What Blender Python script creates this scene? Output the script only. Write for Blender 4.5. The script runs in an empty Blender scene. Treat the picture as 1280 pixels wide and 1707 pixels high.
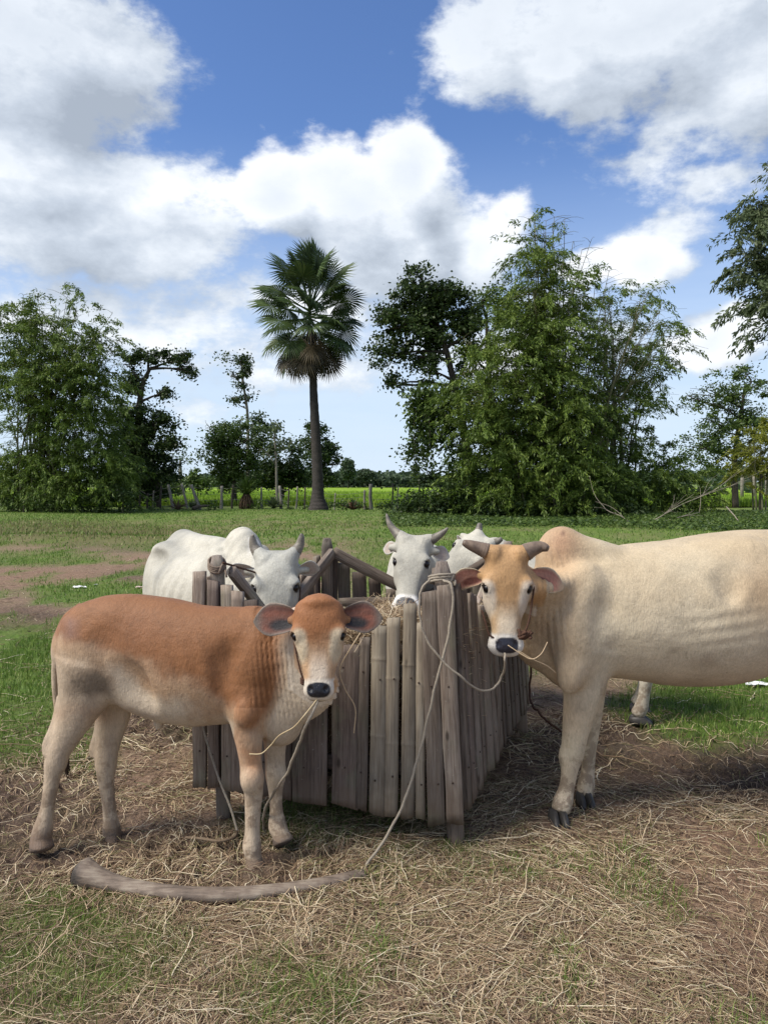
import bpy, math, random
import numpy as np
from mathutils import Vector, Matrix

# ------------------------------------------------------------------ camera, light, exposure
SC = bpy.context.scene
COL = SC.collection
R = math.radians
CAM_H = 1.5
FPX = 1290.0            # focal length in source pixels (photo 1280 x 1707)
PITCH = math.atan((853.5 - 803.0) / FPX)
cam_data = bpy.data.cameras.new('camera')
cam_data.sensor_fit = 'VERTICAL'
cam_data.sensor_height = 36.0
cam_data.lens = 36.0 * FPX / 1707.0
cam_data.clip_start = 0.05
cam_data.clip_end = 6000.0
cam = bpy.data.objects.new('camera', cam_data)
COL.objects.link(cam)
cam.location = (0, 0, CAM_H)
cam.rotation_euler = (R(90) - PITCH, 0, 0)
SC.camera = cam
SC.view_settings.view_transform = 'Standard'
SC.view_settings.look = 'None'
SC.view_settings.gamma = 1.0
SC.view_settings.exposure = 0.90
SC.cycles.max_bounces = 6
SC.cycles.diffuse_bounces = 3
SC.cycles.glossy_bounces = 2
SC.cycles.transparent_max_bounces = 8
SC.cycles.use_denoising = True

SUN_EL, SUN_AZ = 52.0, -112.0      # azimuth from +Y (view direction), negative = left
_e, _a = R(SUN_EL), R(SUN_AZ)
SUN_DIR = Vector((math.cos(_e) * math.sin(_a), math.cos(_e) * math.cos(_a), math.sin(_e)))
sd = bpy.data.lights.new('sun', 'SUN')
sd.energy = 2.8
sd.angle = R(26)
sd.color = (1.0, 0.93, 0.82)
sun = bpy.data.objects.new('sun', sd)
COL.objects.link(sun)
sun.rotation_euler = SUN_DIR.to_track_quat('Z', 'Y').to_euler()

def P(px, py, Y):
    """source pixel + distance ahead -> world point (measuring aid)"""
    u = (853.5 - py) / FPX
    x = (px - 640.0) / FPX
    dy = math.cos(PITCH) + u * math.sin(PITCH)
    dz = -math.sin(PITCH) + u * math.cos(PITCH)
    t = Y / dy
    return np.array([x * t, Y, CAM_H + dz * t])

def PG(px, py):
    """source pixel on the level ground"""
    u = (853.5 - py) / FPX
    dy = math.cos(PITCH) + u * math.sin(PITCH)
    dz = -math.sin(PITCH) + u * math.cos(PITCH)
    t = -CAM_H / dz
    return np.array([(px - 640.0) / FPX * t, dy * t, 0.0])

def to_px(x, y, z):
    dx, dy, dz = x, y, z - CAM_H
    f = dy * math.cos(PITCH) - dz * math.sin(PITCH)
    u = dy * math.sin(PITCH) + dz * math.cos(PITCH)
    f = np.maximum(f, 1e-3)
    return 640 + FPX * dx / f, 853.5 - FPX * u / f

# ------------------------------------------------------------------ node helper
class NT:
    def __init__(self, tree):
        self.t = tree; self.n = tree.nodes; self.l = tree.links
    def node(self, kind, ins=None, **props):
        nd = self.n.new(kind)
        for k, v in props.items():
            setattr(nd, k, v)
        if ins:
            for k, v in ins.items():
                self.put(nd.inputs[k], v)
        return nd
    def put(self, sock, v):
        if hasattr(v, 'is_output'):
            self.l.new(v, sock)
        elif isinstance(v, (tuple, list)):
            v = tuple(v)
            if sock.type == 'RGBA' and len(v) == 3: v = v + (1.0,)
            sock.default_value = v
        else:
            sock.default_value = v
    def math(self, op, a, b=None, c=None, clamp=False):
        nd = self.n.new('ShaderNodeMath'); nd.operation = op; nd.use_clamp = clamp
        self.put(nd.inputs[0], a)
        if b is not None: self.put(nd.inputs[1], b)
        if c is not None: self.put(nd.inputs[2], c)
        return nd.outputs[0]
    def vmath(self, op, a, b=None, out=0):
        nd = self.n.new('ShaderNodeVectorMath'); nd.operation = op
        self.put(nd.inputs[0], a)
        if b is not None: self.put(nd.inputs[1], b)
        return nd.outputs[out]
    def noise(self, vec, scale, detail=4, rough=0.55, lac=2.0, dist=0.0, out='Fac'):
        nd = self.node('ShaderNodeTexNoise', {'Scale': scale, 'Detail': detail, 'Roughness': rough, 'Distortion': dist})
        if vec is not None: self.put(nd.inputs['Vector'], vec)
        return nd.outputs[out]
    def ramp(self, fac, stops, interp='LINEAR'):
        nd = self.n.new('ShaderNodeValToRGB'); self.put(nd.inputs[0], fac)
        cr = nd.color_ramp; cr.interpolation = interp
        while len(cr.elements) < len(stops): cr.elements.new(0.5)
        for e, (p, c) in zip(cr.elements, stops):
            e.position = p
            e.color = (c, c, c, 1) if not isinstance(c, (tuple, list)) else tuple(c) + (1,)
        return nd.outputs[0]
    def mix(self, fac, a, b, mode='MIX'):
        nd = self.n.new('ShaderNodeMix'); nd.data_type = 'RGBA'; nd.blend_type = mode
        self.put(nd.inputs[0], fac); self.put(nd.inputs[6], a); self.put(nd.inputs[7], b)
        return nd.outputs[2]
    def smooth(self, v, lo, hi):
        nd = self.node('ShaderNodeMapRange', {'From Min': lo, 'From Max': hi}, interpolation_type='SMOOTHSTEP')
        self.put(nd.inputs['Value'], v)
        return nd.outputs[0]
    def mapping(self, vec, scale=(1, 1, 1), loc=(0, 0, 0)):
        nd = self.node('ShaderNodeMapping', {'Scale': scale, 'Location': loc})
        self.put(nd.inputs['Vector'], vec)
        return nd.outputs[0]

# ------------------------------------------------------------------ world: sky with clouds
world = bpy.data.worlds.new('World'); SC.world = world; world.use_nodes = True
world.node_tree.nodes.clear()
W = NT(world.node_tree)
sky = W.node('ShaderNodeTexSky', sky_type='NISHITA', sun_disc=False, sun_elevation=_e,
             sun_rotation=_a, air_density=1.0, dust_density=0.6, ozone_density=2.2, altitude=50.0)

def cloud_group():
    g = bpy.data.node_groups.new('cloud_field', 'ShaderNodeTree')
    g.interface.new_socket('Vector', in_out='INPUT', socket_type='NodeSocketVector')
    g.interface.new_socket('Density', in_out='OUTPUT', socket_type='NodeSocketFloat')
    N = NT(g)
    gi = N.node('NodeGroupInput'); go = N.node('NodeGroupOutput')
    v0 = gi.outputs[0]
    # gentle warp so that outlines billow
    wn = N.noise(v0, 3.2, 2, 0.6, out='Color')
    wv = N.vmath('SCALE', N.vmath('SUBTRACT', wn, (0.5, 0.5, 0.5))); 
    wv.node.inputs['Scale'].default_value = 0.11
    wn2 = N.noise(v0, 11.0, 3, 0.62, out='Color')
    wv2 = N.vmath('SCALE', N.vmath('SUBTRACT', wn2, (0.5, 0.5, 0.5)))
    wv2.node.inputs['Scale'].default_value = 0.055
    v = N.vmath('ADD', N.vmath('ADD', v0, wv), wv2)
    blobs = [  # px, py, rx, ry, strength
        (30, 60, 290, 150, 1.35), (150, 120, 150, 60, .8), (0, 250, 150, 95, 1.1),
        (90, 360, 300, 120, .9), (270, 400, 150, 85, .7), (200, 310, 240, 50, .55),
        (700, 300, 85, 105, 1.15), (600, 340, 140, 85, 1.15), (460, 345, 85, 75, 1.0), (650, 400, 190, 95, 1.1),
        (800, 430, 85, 80, 1.0),
        (1090, 425, 105, 65, .95), (1000, 440, 70, 40, .8),
        (1020, 40, 300, 105, 1.0), (1000, 140, 120, 70, .75), (1230, 110, 190, 120, .9), (820, 60, 120, 75, .7),
        (1215, 570, 95, 60, 1.0), (1230, 300, 110, 35, .25), (1060, 250, 90, 22, .2),
        (300, 560, 420, 110, .4), (800, 580, 300, 80, .4), (430, 490, 260, 50, .45),
    ]
    F = None
    for (bx, by, rx, ry, s) in blobs:
        c = P(bx, by, 1.0) - np.array([0, 0, CAM_H]); ln = np.linalg.norm(c); c = c / ln
        k = FPX * ln
        d = N.vmath('SUBTRACT', v, tuple(c))
        d = N.vmath('MULTIPLY', d, (k / rx * 1.0, 1.6, k / ry * 1.0))
        q = N.vmath('LENGTH', d, out=1)
        f = N.math('MULTIPLY', N.math('SUBTRACT', 1.0, q), s)
        F = f if F is None else N.math('SMOOTH_MAX', F, f, 0.08)
    F = N.math('MAXIMUM', F, -0.6)
    # everywhere else (outside the picture) : scattered cumulus
    gen = N.math('MULTIPLY', N.math('SUBTRACT', N.noise(v0, 2.4, 5, 0.6), 0.5), 4.0)
    sep = N.node('ShaderNodeSeparateXYZ', {'Vector': v0})
    away = N.smooth(sep.outputs[1], 0.72, 0.45)
    F = N.math('ADD', N.math('MULTIPLY', F, N.math('SUBTRACT', 1.0, away)), N.math('MULTIPLY', gen, away))
    fine = N.math('MULTIPLY', N.math('SUBTRACT', N.noise(N.mapping(v0, (1, 1, 1.8)), 7.0, 7, 0.64), 0.5), 1.75)
    F = N.math('ADD', F, fine)
    N.l.new(F, go.inputs[0])
    return g
CG = cloud_group()
tc = W.node('ShaderNodeTexCoord')
vdir = tc.outputs['Generated']
c1 = W.n.new('ShaderNodeGroup'); c1.node_tree = CG; W.l.new(vdir, c1.inputs[0])
c2 = W.n.new('ShaderNodeGroup'); c2.node_tree = CG
W.l.new(W.vmath('ADD', vdir, (-0.03, 0.0, 0.055)), c2.inputs[0])
dens = W.smooth(c1.outputs[0], -0.06, 0.34)
lit = W.math('ADD', 0.62, W.math('MULTIPLY', W.math('SUBTRACT', c1.outputs[0], c2.outputs[0]), 0.9), clamp=True)
thick = W.smooth(c1.outputs[0], 0.2, 1.4)
lit = W.math('SUBTRACT', lit, W.math('MULTIPLY', thick, 0.28), clamp=True)
sepc = W.node('ShaderNodeSeparateXYZ', {'Vector': vdir})
lit = W.math('SUBTRACT', lit, W.math('MULTIPLY', W.smooth(sepc.outputs[2], 0.34, 0.58), 0.34), clamp=True)
ccol = W.ramp(lit, [(0.0, (1.9, 2.15, 2.5)), (0.4, (2.8, 3.1, 3.5)), (0.75, (3.9, 4.15, 4.45)), (1.0, (4.7, 4.8, 4.95))])
sepw = W.node('ShaderNodeSeparateXYZ', {'Vector': vdir})
# pale veil of far cloud towards the horizon
veil = W.math('MULTIPLY', W.smooth(sepw.outputs[2], 0.42, 0.03), 0.92)
veiln = W.math('ADD', 0.75, W.math('MULTIPLY', W.noise(W.mapping(vdir, (2.0, 2.0, 12.0)), 2.5, 6, 0.6), 0.5))
veil = W.math('MULTIPLY', veil, veiln, clamp=True)
skyc = W.mix(1.0, sky.outputs[0], (0.46, 0.55, 0.71), 'MULTIPLY')
base = W.mix(veil, skyc, (3.1, 3.7, 4.4))
final = W.mix(W.math('MULTIPLY', dens, 0.94), base, ccol)
bg = W.node('ShaderNodeBackground', {'Color': final, 'Strength': 0.125})
wo = W.node('ShaderNodeOutputWorld')
W.l.new(bg.outputs[0], wo.inputs[0])

# ------------------------------------------------------------------ object helpers
def link(o, parent=None):
    COL.objects.link(o)
    if parent is not None: o.parent = parent
    return o

def tag(o, label=None, cat=None, group=None, kind=None):
    if label: o['label'] = label
    if cat: o['category'] = cat
    if group: o['group'] = group
    if kind: o['kind'] = kind
    return o

def empty(name, loc=(0, 0, 0), rz=0.0):
    o = bpy.data.objects.new(name, None); o.empty_display_size = 0.1
    COL.objects.link(o); o.location = loc; o.rotation_euler = (0, 0, rz)
    return o

def mesh_np(name, V, F, mats=None, parent=None, smooth=False, loc=None, col=None, mi=None):
    """V (n,3) ; F (m,k) int array with k 3 or 4, or a list of such arrays"""
    me = bpy.data.meshes.new(name)
    Fs = F if isinstance(F, list) else [F]
    Fs = [np.asarray(f, dtype=np.int32) for f in Fs if len(f)]
    V = np.asarray(V, dtype=np.float32)
    nl = sum(f.size for f in Fs); nf = sum(len(f) for f in Fs)
    me.vertices.add(len(V)); me.vertices.foreach_set('co', V.ravel())
    me.loops.add(nl); me.loops.foreach_set('vertex_index', np.concatenate([f.ravel() for f in Fs]))
    starts = []; off = 0
    for f in Fs:
        starts.append(off + np.arange(len(f)) * f.shape[1]); off += f.size
    me.polygons.add(nf); me.polygons.foreach_set('loop_start', np.concatenate(starts).astype(np.int32))
    if smooth: me.polygons.foreach_set('use_smooth', np.ones(nf, dtype=bool))
    if mi is not None: me.polygons.foreach_set('material_index', np.asarray(mi, dtype=np.int32))
    me.update(calc_edges=True)
    if col is not None:
        at = me.color_attributes.new('coat', 'FLOAT_COLOR', 'POINT')
        c = np.asarray(col, dtype=np.float32)
        if c.shape[1] == 3: c = np.hstack([c, np.ones((len(c), 1), np.float32)])
        at.data.foreach_set('color', c.ravel())
    if mats is not None:
        for m in (mats if isinstance(mats, (list, tuple)) else [mats]): me.materials.append(m)
    o = bpy.data.objects.new(name, me)
    link(o, parent)
    if loc is not None: o.location = loc
    return o

class MB:
    """collects vertices and faces for ONE mesh"""
    def __init__(self): self.V = []; self.F4 = []; self.F3 = []; self.n = 0
    def add(self, V, F4=None, F3=None):
        V = np.asarray(V, dtype=np.float64)
        if F4 is not None and len(F4): self.F4.append(np.asarray(F4) + self.n)
        if F3 is not None and len(F3): self.F3.append(np.asarray(F3) + self.n)
        self.V.append(V); self.n += len(V)
    def build(self, name, mat, parent=None, smooth=False, loc=None):
        V = np.concatenate(self.V)
        Fs = []
        if self.F4: Fs.append(np.concatenate(self.F4))
        if self.F3: Fs.append(np.concatenate(self.F3))
        return mesh_np(name, V, Fs, mat, parent, smooth, loc)

def catmull(pts, n):
    pts = np.asarray(pts, dtype=np.float64)
    if len(pts) == 2:
        t = np.linspace(0, 1, n)[:, None]; return pts[0] * (1 - t) + pts[1] * t
    k = len(pts)
    Q = np.vstack([2 * pts[0] - pts[1], pts, 2 * pts[-1] - pts[-2]])
    t = np.linspace(0, k - 1, n); i = np.minimum(t.astype(int), k - 2); f = (t - i)[:, None]
    p0, p1, p2, p3 = Q[i], Q[i + 1], Q[i + 2], Q[i + 3]
    return 0.5 * ((2 * p1) + (-p0 + p2) * f + (2 * p0 - 5 * p1 + 4 * p2 - p3) * f ** 2 + (-p0 + 3 * p1 - 3 * p2 + p3) * f ** 3)

def tube(mb, pts, rad, seg=8, cap=True, flat=1.0, rough=0.0, rng=None):
    """swept tube with radius per point"""
    pts = np.asarray(pts, dtype=np.float64); n = len(pts)
    rad = np.broadcast_to(np.asarray(rad, dtype=np.float64), (n,))
    T = np.gradient(pts, axis=0); T /= np.linalg.norm(T, axis=1)[:, None] + 1e-12
    ref = np.array([0, 0, 1.0]) if abs(T[0, 2]) < 0.9 else np.array([1.0, 0, 0])
    U = np.cross(T[0], ref); U /= np.linalg.norm(U)
    Us = []
    for i in range(n):
        U = U - T[i] * np.dot(U, T[i]); U /= np.linalg.norm(U) + 1e-12; Us.append(U.copy())
    Us = np.array(Us); Vs = np.cross(T, Us)
    a = np.linspace(0, 2 * math.pi, seg, endpoint=False)
    rr = rad[:, None] * np.ones(seg)
    if rough and rng is not None: rr = rr * (1 + rng.uniform(-rough, rough, (n, seg)))
    ring = pts[:, None, :] + rr[:, :, None] * (np.cos(a)[None, :, None] * Us[:, None, :] + flat * np.sin(a)[None, :, None] * Vs[:, None, :])
    V = ring.reshape(-1, 3)
    i, j = np.meshgrid(np.arange(n - 1), np.arange(seg), indexing='ij')
    j2 = (j + 1) % seg
    F4 = np.stack([i * seg + j, i * seg + j2, (i + 1) * seg + j2, (i + 1) * seg + j], -1).reshape(-1, 4)
    F3 = None
    if cap:
        V = np.vstack([V, pts[0], pts[-1]])
        jj = np.arange(seg); k2 = (jj + 1) % seg
        a0 = np.stack([np.full(seg, n * seg), k2, jj], 1)
        a1 = np.stack([np.full(seg, n * seg + 1), (n - 1) * seg + jj, (n - 1) * seg + k2], 1)
        F3 = np.vstack([a0, a1])
    mb.add(V, F4, F3)

# ------------------------------------------------------------------ numpy noise
def _hash(ix, iy, iz, seed):
    h = (ix.astype(np.int64) * 374761393 + iy.astype(np.int64) * 668265263 + iz.astype(np.int64) * 2147483647 + seed * 1274126177) & 0xffffffff
    h = ((h ^ (h >> 13)) * 1274126177) & 0xffffffff
    h = h ^ (h >> 16)
    return (h & 0xffffff) / float(0xffffff)
def vnoise(x, y, z, seed=0):
    x, y, z = np.broadcast_arrays(np.asarray(x, float), np.asarray(y, float), np.asarray(z, float))
    ix, iy, iz = np.floor(x), np.floor(y), np.floor(z)
    fx, fy, fz = x - ix, y - iy, z - iz
    fx = fx * fx * (3 - 2 * fx); fy = fy * fy * (3 - 2 * fy); fz = fz * fz * (3 - 2 * fz)
    r = 0
    for a in (0, 1):
        for b in (0, 1):
            for c in (0, 1):
                w = (fx if a else 1 - fx) * (fy if b else 1 - fy) * (fz if c else 1 - fz)
                r = r + w * _hash(ix + a, iy + b, iz + c, seed)
    return r * 2 - 1
def fbm(x, y, z=0.0, oct=4, seed=0):
    s = 0; a = 1.0; t = 0
    for o in range(oct):
        s = s + a * vnoise(np.asarray(x) * 2 ** o, np.asarray(y) * 2 ** o, np.asarray(z) * 2 ** o, seed + o * 17); t += a; a *= 0.5
    return s / t
def sstep(x, lo, hi):
    t = np.clip((x - lo) / (hi - lo), 0, 1); return t * t * (3 - 2 * t)
def norm(v):
    v = np.asarray(v, float); return v / np.linalg.norm(v)
# ------------------------------------------------------------------ ground
def ell(px, py, cx, cy, rx, ry, soft=0.5):
    q = np.sqrt(((px - cx) / rx) ** 2 + ((py - cy) / ry) ** 2)
    return 1 - sstep(q, 1 - soft, 1 + soft * 0.5)

def ground_h(x, y):
    x = np.asarray(x, float); y = np.asarray(y, float)
    near = 1 - sstep(y, 7.0, 16.0)
    h = 0.020 * fbm(x * 1.1, y * 1.1, 0, 3, 5) * near
    h = h + 0.016 * fbm(x * 5.5, y * 5.5, 0, 4, 11) * near
    h = h + 0.15 * fbm(x * 0.16, y * 0.16, 3.0, 2, 31) * sstep(y, 8, 20) * (1 - sstep(y, 60, 90))
    # trampled pockets
    px, py = to_px(x, y, 0 * x)
    mud = np.maximum.reduce([ell(px, py, 60, 1370, 160, 110), ell(px, py, 300, 1190, 200, 70), ell(px, py, 400, 1430, 220, 60),
                             ell(px, py, 1100, 1240, 230, 60), ell(px, py, 1240, 1290, 110, 60), ell(px, py, 40, 1035, 90, 30)])
    clod = np.abs(fbm(x * 11, y * 11, 0, 3, 77))
    h = h - 0.034 * mud * sstep(clod, 0.0, 0.35) * near + 0.012 * mud
    # a low rise of tussock on the left
    h = h + 0.16 * np.exp(-((x + 7.5) / 4.0) ** 2 - ((y - 19.5) / 1.6) ** 2)
    # calm patches under the hooves and posts: keep near zero
    return h

def masks(x, y):
    px, py = to_px(x, y, 0 * x)
    n1 = fbm(x * 1.4, y * 1.4, 0, 4, 41); n2 = fbm(x * 6, y * 6, 0, 3, 43)
    far = sstep(y, 16, 20)
    n3 = fbm(x * 2.6, y * 1.1, 3, 4, 47)
    g = np.maximum.reduce([
        ell(px, py, 20, 1110, 95, 75), ell(px, py, 20, 1200, 120, 80) * .9, ell(px, py, 170, 990, 120, 24) * .95, ell(px, py, 50, 930, 160, 14) * .6,
        ell(px, py, 1200, 1175, 170, 78), ell(px, py, 1080, 1180, 90, 34) * .8,
        ell(px, py, 90, 1600, 260, 120) * .62, ell(px, py, 160, 1515, 90, 45) * .7, ell(px, py, 480, 1655, 150, 70) * .75,
        ell(px, py, 560, 1370, 190, 50) * .55, ell(px, py, 700, 1440, 150, 50) * .4, ell(px, py, 930, 1640, 100, 40) * .35,
        ell(px, py, 150, 1250, 60, 60) * .45])
    g = np.clip(g * 1.15 + 0.38 * n1 * (g > 0.02) + 0.15 * n2, 0, 1) * (1 - far)
    behind = sstep(y, 5.2, 7.5) * sstep(px, 520, 640)
    g = np.maximum(g, behind * np.clip(.85 + .4 * n1, 0, 1))
    # field beyond
    fl = np.clip(0.94 + 0.9 * n1 * 0.5 + .2 * n2 - 0.25 * ell(px, py, 430, 875, 260, 18), 0, 1)
    g = np.maximum(g, far * fl)
    g = np.maximum(g, sstep(y, 9.5, 12) * ell(px, py, 330, 905, 200, 20) * .6)
    dry = np.maximum.reduce([ell(px, py, 120, 890, 330, 22), ell(px, py, 480, 880, 200, 10) * .35, ell(px, py, 80, 1250, 150, 60) * .4])
    red = np.maximum.reduce([ell(px, py, 70, 963, 160, 20), ell(px, py, 640, 965, 60, 16), ell(px, py, 1150, 1600, 260, 190), ell(px, py, 1230, 1450, 130, 100), ell(px, py, 250, 940, 150, 14) * .7,
                              ell(px, py, 300, 1290, 120, 60) * .6])
    mud = np.maximum.reduce([ell(px, py, 60, 1370, 190, 110), ell(px, py, 300, 1190, 220, 60) * .9, ell(px, py, 400, 1430, 220, 60) * .7,
                             ell(px, py, 1100, 1240, 260, 70), ell(px, py, 1240, 1290, 140, 70), ell(px, py, 40, 1035, 100, 26) * .7, ell(px, py, 230, 915, 150, 8) * .5,
                             ell(px, py, 250, 960, 80, 18) * .6])
    g = np.clip(g + .8 * sstep(n3, -.05, .4) * sstep(y, 6, 9) * (px < 560), 0, 1)
    red = np.clip(red * (1 - .7 * sstep(n3, -.1, .5) * sstep(y, 6, 9)) + .3 * n1 * (red > .02), 0, 1); mud = np.clip(mud + .35 * n1 * (mud > .02), 0, 1)
    return g, np.clip(dry + .3 * n1 * (dry > .02), 0, 1), red, mud

def make_ground():
    def axis(a, b, step, far, grow):
        v = list(np.arange(a, b, step)); s = step; x = v[-1]
        while x < far: s *= grow; x += s; v.append(x)
        return v
    half = axis(0.0, 3.2, 0.016, 3500, 1.07)
    xs = np.array([-q for q in half[:0:-1]] + half)
    ys = np.array(axis(1.3, 6.5, 0.016, 3500, 1.035))
    ys = np.concatenate([[-3500, -400, -60, -12, -3, 0, 0.7, 1.1], ys])
    X, Y = np.meshgrid(xs, ys, indexing='ij')
    Z = ground_h(X, Y)
    V = np.stack([X, Y, Z], -1).reshape(-1, 3)
    nx, ny = len(xs), len(ys)
    i, j = np.meshgrid(np.arange(nx - 1), np.arange(ny - 1), indexing='ij')
    F = np.stack([i * ny + j, (i + 1) * ny + j, (i + 1) * ny + j + 1, i * ny + j + 1], -1).reshape(-1, 4)
    g, dry, red, mud = masks(V[:, 0], V[:, 1])
    m = bpy.data.materials.new('ground_soil'); m.use_nodes = True; N = NT(m.node_tree)
    b = N.n['Principled BSDF']
    at = N.node('ShaderNodeVertexColor', layer_name='coat')
    sp = N.node('ShaderNodeSeparateColor', {'Color': at.outputs[0]})
    g_, dry_, red_ = sp.outputs; mud_ = at.outputs[1]
    pos = N.node('ShaderNodeNewGeometry').outputs['Position']
    n_f = N.noise(pos, 38, 6, 0.7); n_m = N.noise(pos, 6, 5, 0.6); n_c = N.noise(pos, 130, 4, 0.7)
    n_l = N.noise(pos, 0.35, 5, 0.6)
    soil = N.ramp(n_f, [(0.25, (0.105, 0.066, 0.046)), (0.5, (0.25, 0.165, 0.115)), (0.75, (0.42, 0.30, 0.21))])
    redc = N.ramp(n_f, [(0.25, (0.10, 0.06, 0.04)), (0.5, (0.25, 0.155, 0.105)), (0.75, (0.46, 0.32, 0.22))])
    mudc = N.ramp(n_f, [(0.25, (0.045, 0.032, 0.026)), (0.55, (0.105, 0.072, 0.055)), (0.8, (0.2, 0.14, 0.11))])
    gras = N.ramp(n_c, [(0.25, (0.04, 0.075, 0.014)), (0.55, (0.095, 0.16, 0.03)), (0.8, (0.18, 0.25, 0.06))])
    grasf = N.ramp(N.noise(N.mapping(pos, (1, 0.25, 1)), 3.0, 9, 0.75), [(0.3, (0.075, 0.13, 0.020)), (0.5, (0.135, 0.21, 0.034)), (0.7, (0.22, 0.28, 0.06))])
    gras = N.mix(0.5, gras, grasf)
    dryc = N.ramp(n_m, [(0.3, (0.075, 0.066, 0.024)), (0.6, (0.155, 0.13, 0.055)), (0.8, (0.23, 0.185, 0.10))])
    n_x = N.noise(pos, 17, 6, .7)
    c = N.mix(red_, soil, redc)
    c = N.mix(N.math('MULTIPLY', N.smooth(n_x, .52, .66), .6), c, (.085, .06, .042))
    c = N.mix(mud_, c, mudc)
    # fallen chaff between the larger straws
    chaff = N.smooth(N.noise(N.mapping(pos, (1, 3, 1)), 90, 3, 0.6), 0.52, 0.68)
    c = N.mix(N.math('MULTIPLY', chaff, 0.55), c, (0.36, 0.28, 0.165))
    gd = N.math('MULTIPLY', g_, N.math('ADD', 0.65, N.math('MULTIPLY', n_m, 0.6)), clamp=True)
    c = N.mix(gd, c, gras)
    c = N.mix(N.math('MULTIPLY', dry_, 0.75), c, dryc)
    N.put(b.inputs['Base Color'], c)
    b.inputs['Roughness'].default_value = 0.92
    b.inputs['Specular IOR Level'].default_value = 0.2
    bump = N.node('ShaderNodeBump', {'Strength': 1.0, 'Distance': 0.02})
    hsum = N.math('ADD', N.math('ADD', N.math('MULTIPLY', n_f, 1.0), N.math('MULTIPLY', n_x, 1.6)), N.math('MULTIPLY', n_c, 0.5))
    N.put(bump.inputs['Height'], hsum); N.l.new(bump.outputs[0], b.inputs['Normal'])
    o = mesh_np('ground', V, F, m, smooth=True, col=np.stack([g, dry, red, mud], 1))
    tag(o, 'trampled brown soil and grass pasture running to the horizon', kind='structure')
    return o
make_ground()
# ------------------------------------------------------------------ organic bodies: smooth signed distances -> one continuous surface
def smin(a, b, k):
    h = np.clip(0.5 + 0.5 * (b - a) / k, 0, 1)
    return b * (1 - h) + a * h - k * h * (1 - h)
def smax(a, b, k):
    return -smin(-a, -b, k)

class Loft:
    def __init__(self, st, side=(1, 0, 0), p=2.0, k=0.03, cap=0.6, n=None, up=None, op='add'):
        """st rows: x y z w hu hd (half width along side, half height up / down)"""
        st = np.asarray(st, float)
        if st.shape[1] == 5: st = np.hstack([st, st[:, 4:5]])
        n = n or (len(st) * 7)
        S = catmull(st, n)
        self.C = S[:, :3]; self.w = np.maximum(S[:, 3], .002); self.hu = np.maximum(S[:, 4], .002); self.hd = np.maximum(S[:, 5], .002)
        T = np.gradient(self.C, axis=0); self.T = T / np.linalg.norm(T, axis=1)[:, None]
        sd = catmull(np.asarray(side, float), n) if np.ndim(side) == 2 else np.tile(np.asarray(side, float), (n, 1))
        sd = sd - self.T * np.sum(sd * self.T, 1)[:, None]; self.S = sd / np.linalg.norm(sd, axis=1)[:, None]
        self.U = np.cross(self.S, self.T)
        # up must agree with the wanted up
        want = np.array(up if up is not None else (0, 0, 1.0))
        sg = np.sign(np.sum(np.mean(self.U, 0) * want)) or 1.0
        self.U = self.U * sg
        seg = np.linalg.norm(np.diff(self.C, axis=0), axis=1); self.s = np.concatenate([[0], np.cumsum(seg)])
        self.p = p; self.k = k; self.cap = cap; self.op = op
        r = np.max([self.w, self.hu, self.hd], 0)
        self.lo = (self.C - r[:, None]).min(0) - .07; self.hi = (self.C + r[:, None]).max(0) + .07
    def d(self, Q):
        out = np.empty(len(Q))
        for a in range(0, len(Q), 100000):
            q = Q[a:a + 100000]
            D = ((q ** 2).sum(1)[:, None] - 2 * q @ self.C.T + (self.C ** 2).sum(1)[None])
            i = D.argmin(1)
            u = np.sum((q - self.C[i]) * self.T[i], 1)
            s = self.s[i] + u
            sc = np.clip(s, 0, self.s[-1])
            I = lambda A: np.stack([np.interp(sc, self.s, A[:, j]) for j in range(3)], 1) if A.ndim == 2 else np.interp(sc, self.s, A)
            r = q - I(self.C); S_ = I(self.S); U_ = I(self.U)
            x = np.abs(np.sum(r * S_, 1)); y = np.sum(r * U_, 1)
            w = I(self.w); h = np.where(y > 0, I(self.hu), I(self.hd)); y = np.abs(y)
            nm = ((x / w) ** self.p + (y / h) ** self.p) ** (1 / self.p)
            over = np.abs(s - sc)
            e = self.cap * np.minimum(w, h)
            nm = np.sqrt(nm ** 2 + (over / e) ** 2)
            rl = np.sqrt(x * x + y * y + over * over)
            nm = np.maximum(nm, 1e-3)
            g = np.where(rl > 1e-4, rl * (1 - 1 / nm), -np.minimum(w, h))
            out[a:a + 100000] = np.maximum(g, -np.minimum(w, h))
        return out

class Ball:
    def __init__(self, c, r, axes=None, k=0.02, op='add'):
        self.c = np.asarray(c, float); self.r = np.asarray(r, float) * np.ones(3); self.k = k; self.op = op
        self.A = np.eye(3) if axes is None else np.asarray([norm(v) for v in axes])
        m = self.r.max() + .07
        self.lo = self.c - m; self.hi = self.c + m
    def d(self, Q):
        r = (Q - self.c) @ self.A.T
        l = np.linalg.norm(r, axis=1); nm = np.maximum(np.linalg.norm(r / self.r, axis=1), 1e-3)
        return np.where(l > 1e-4, l * (1 - 1 / nm), -self.r.min())

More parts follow.
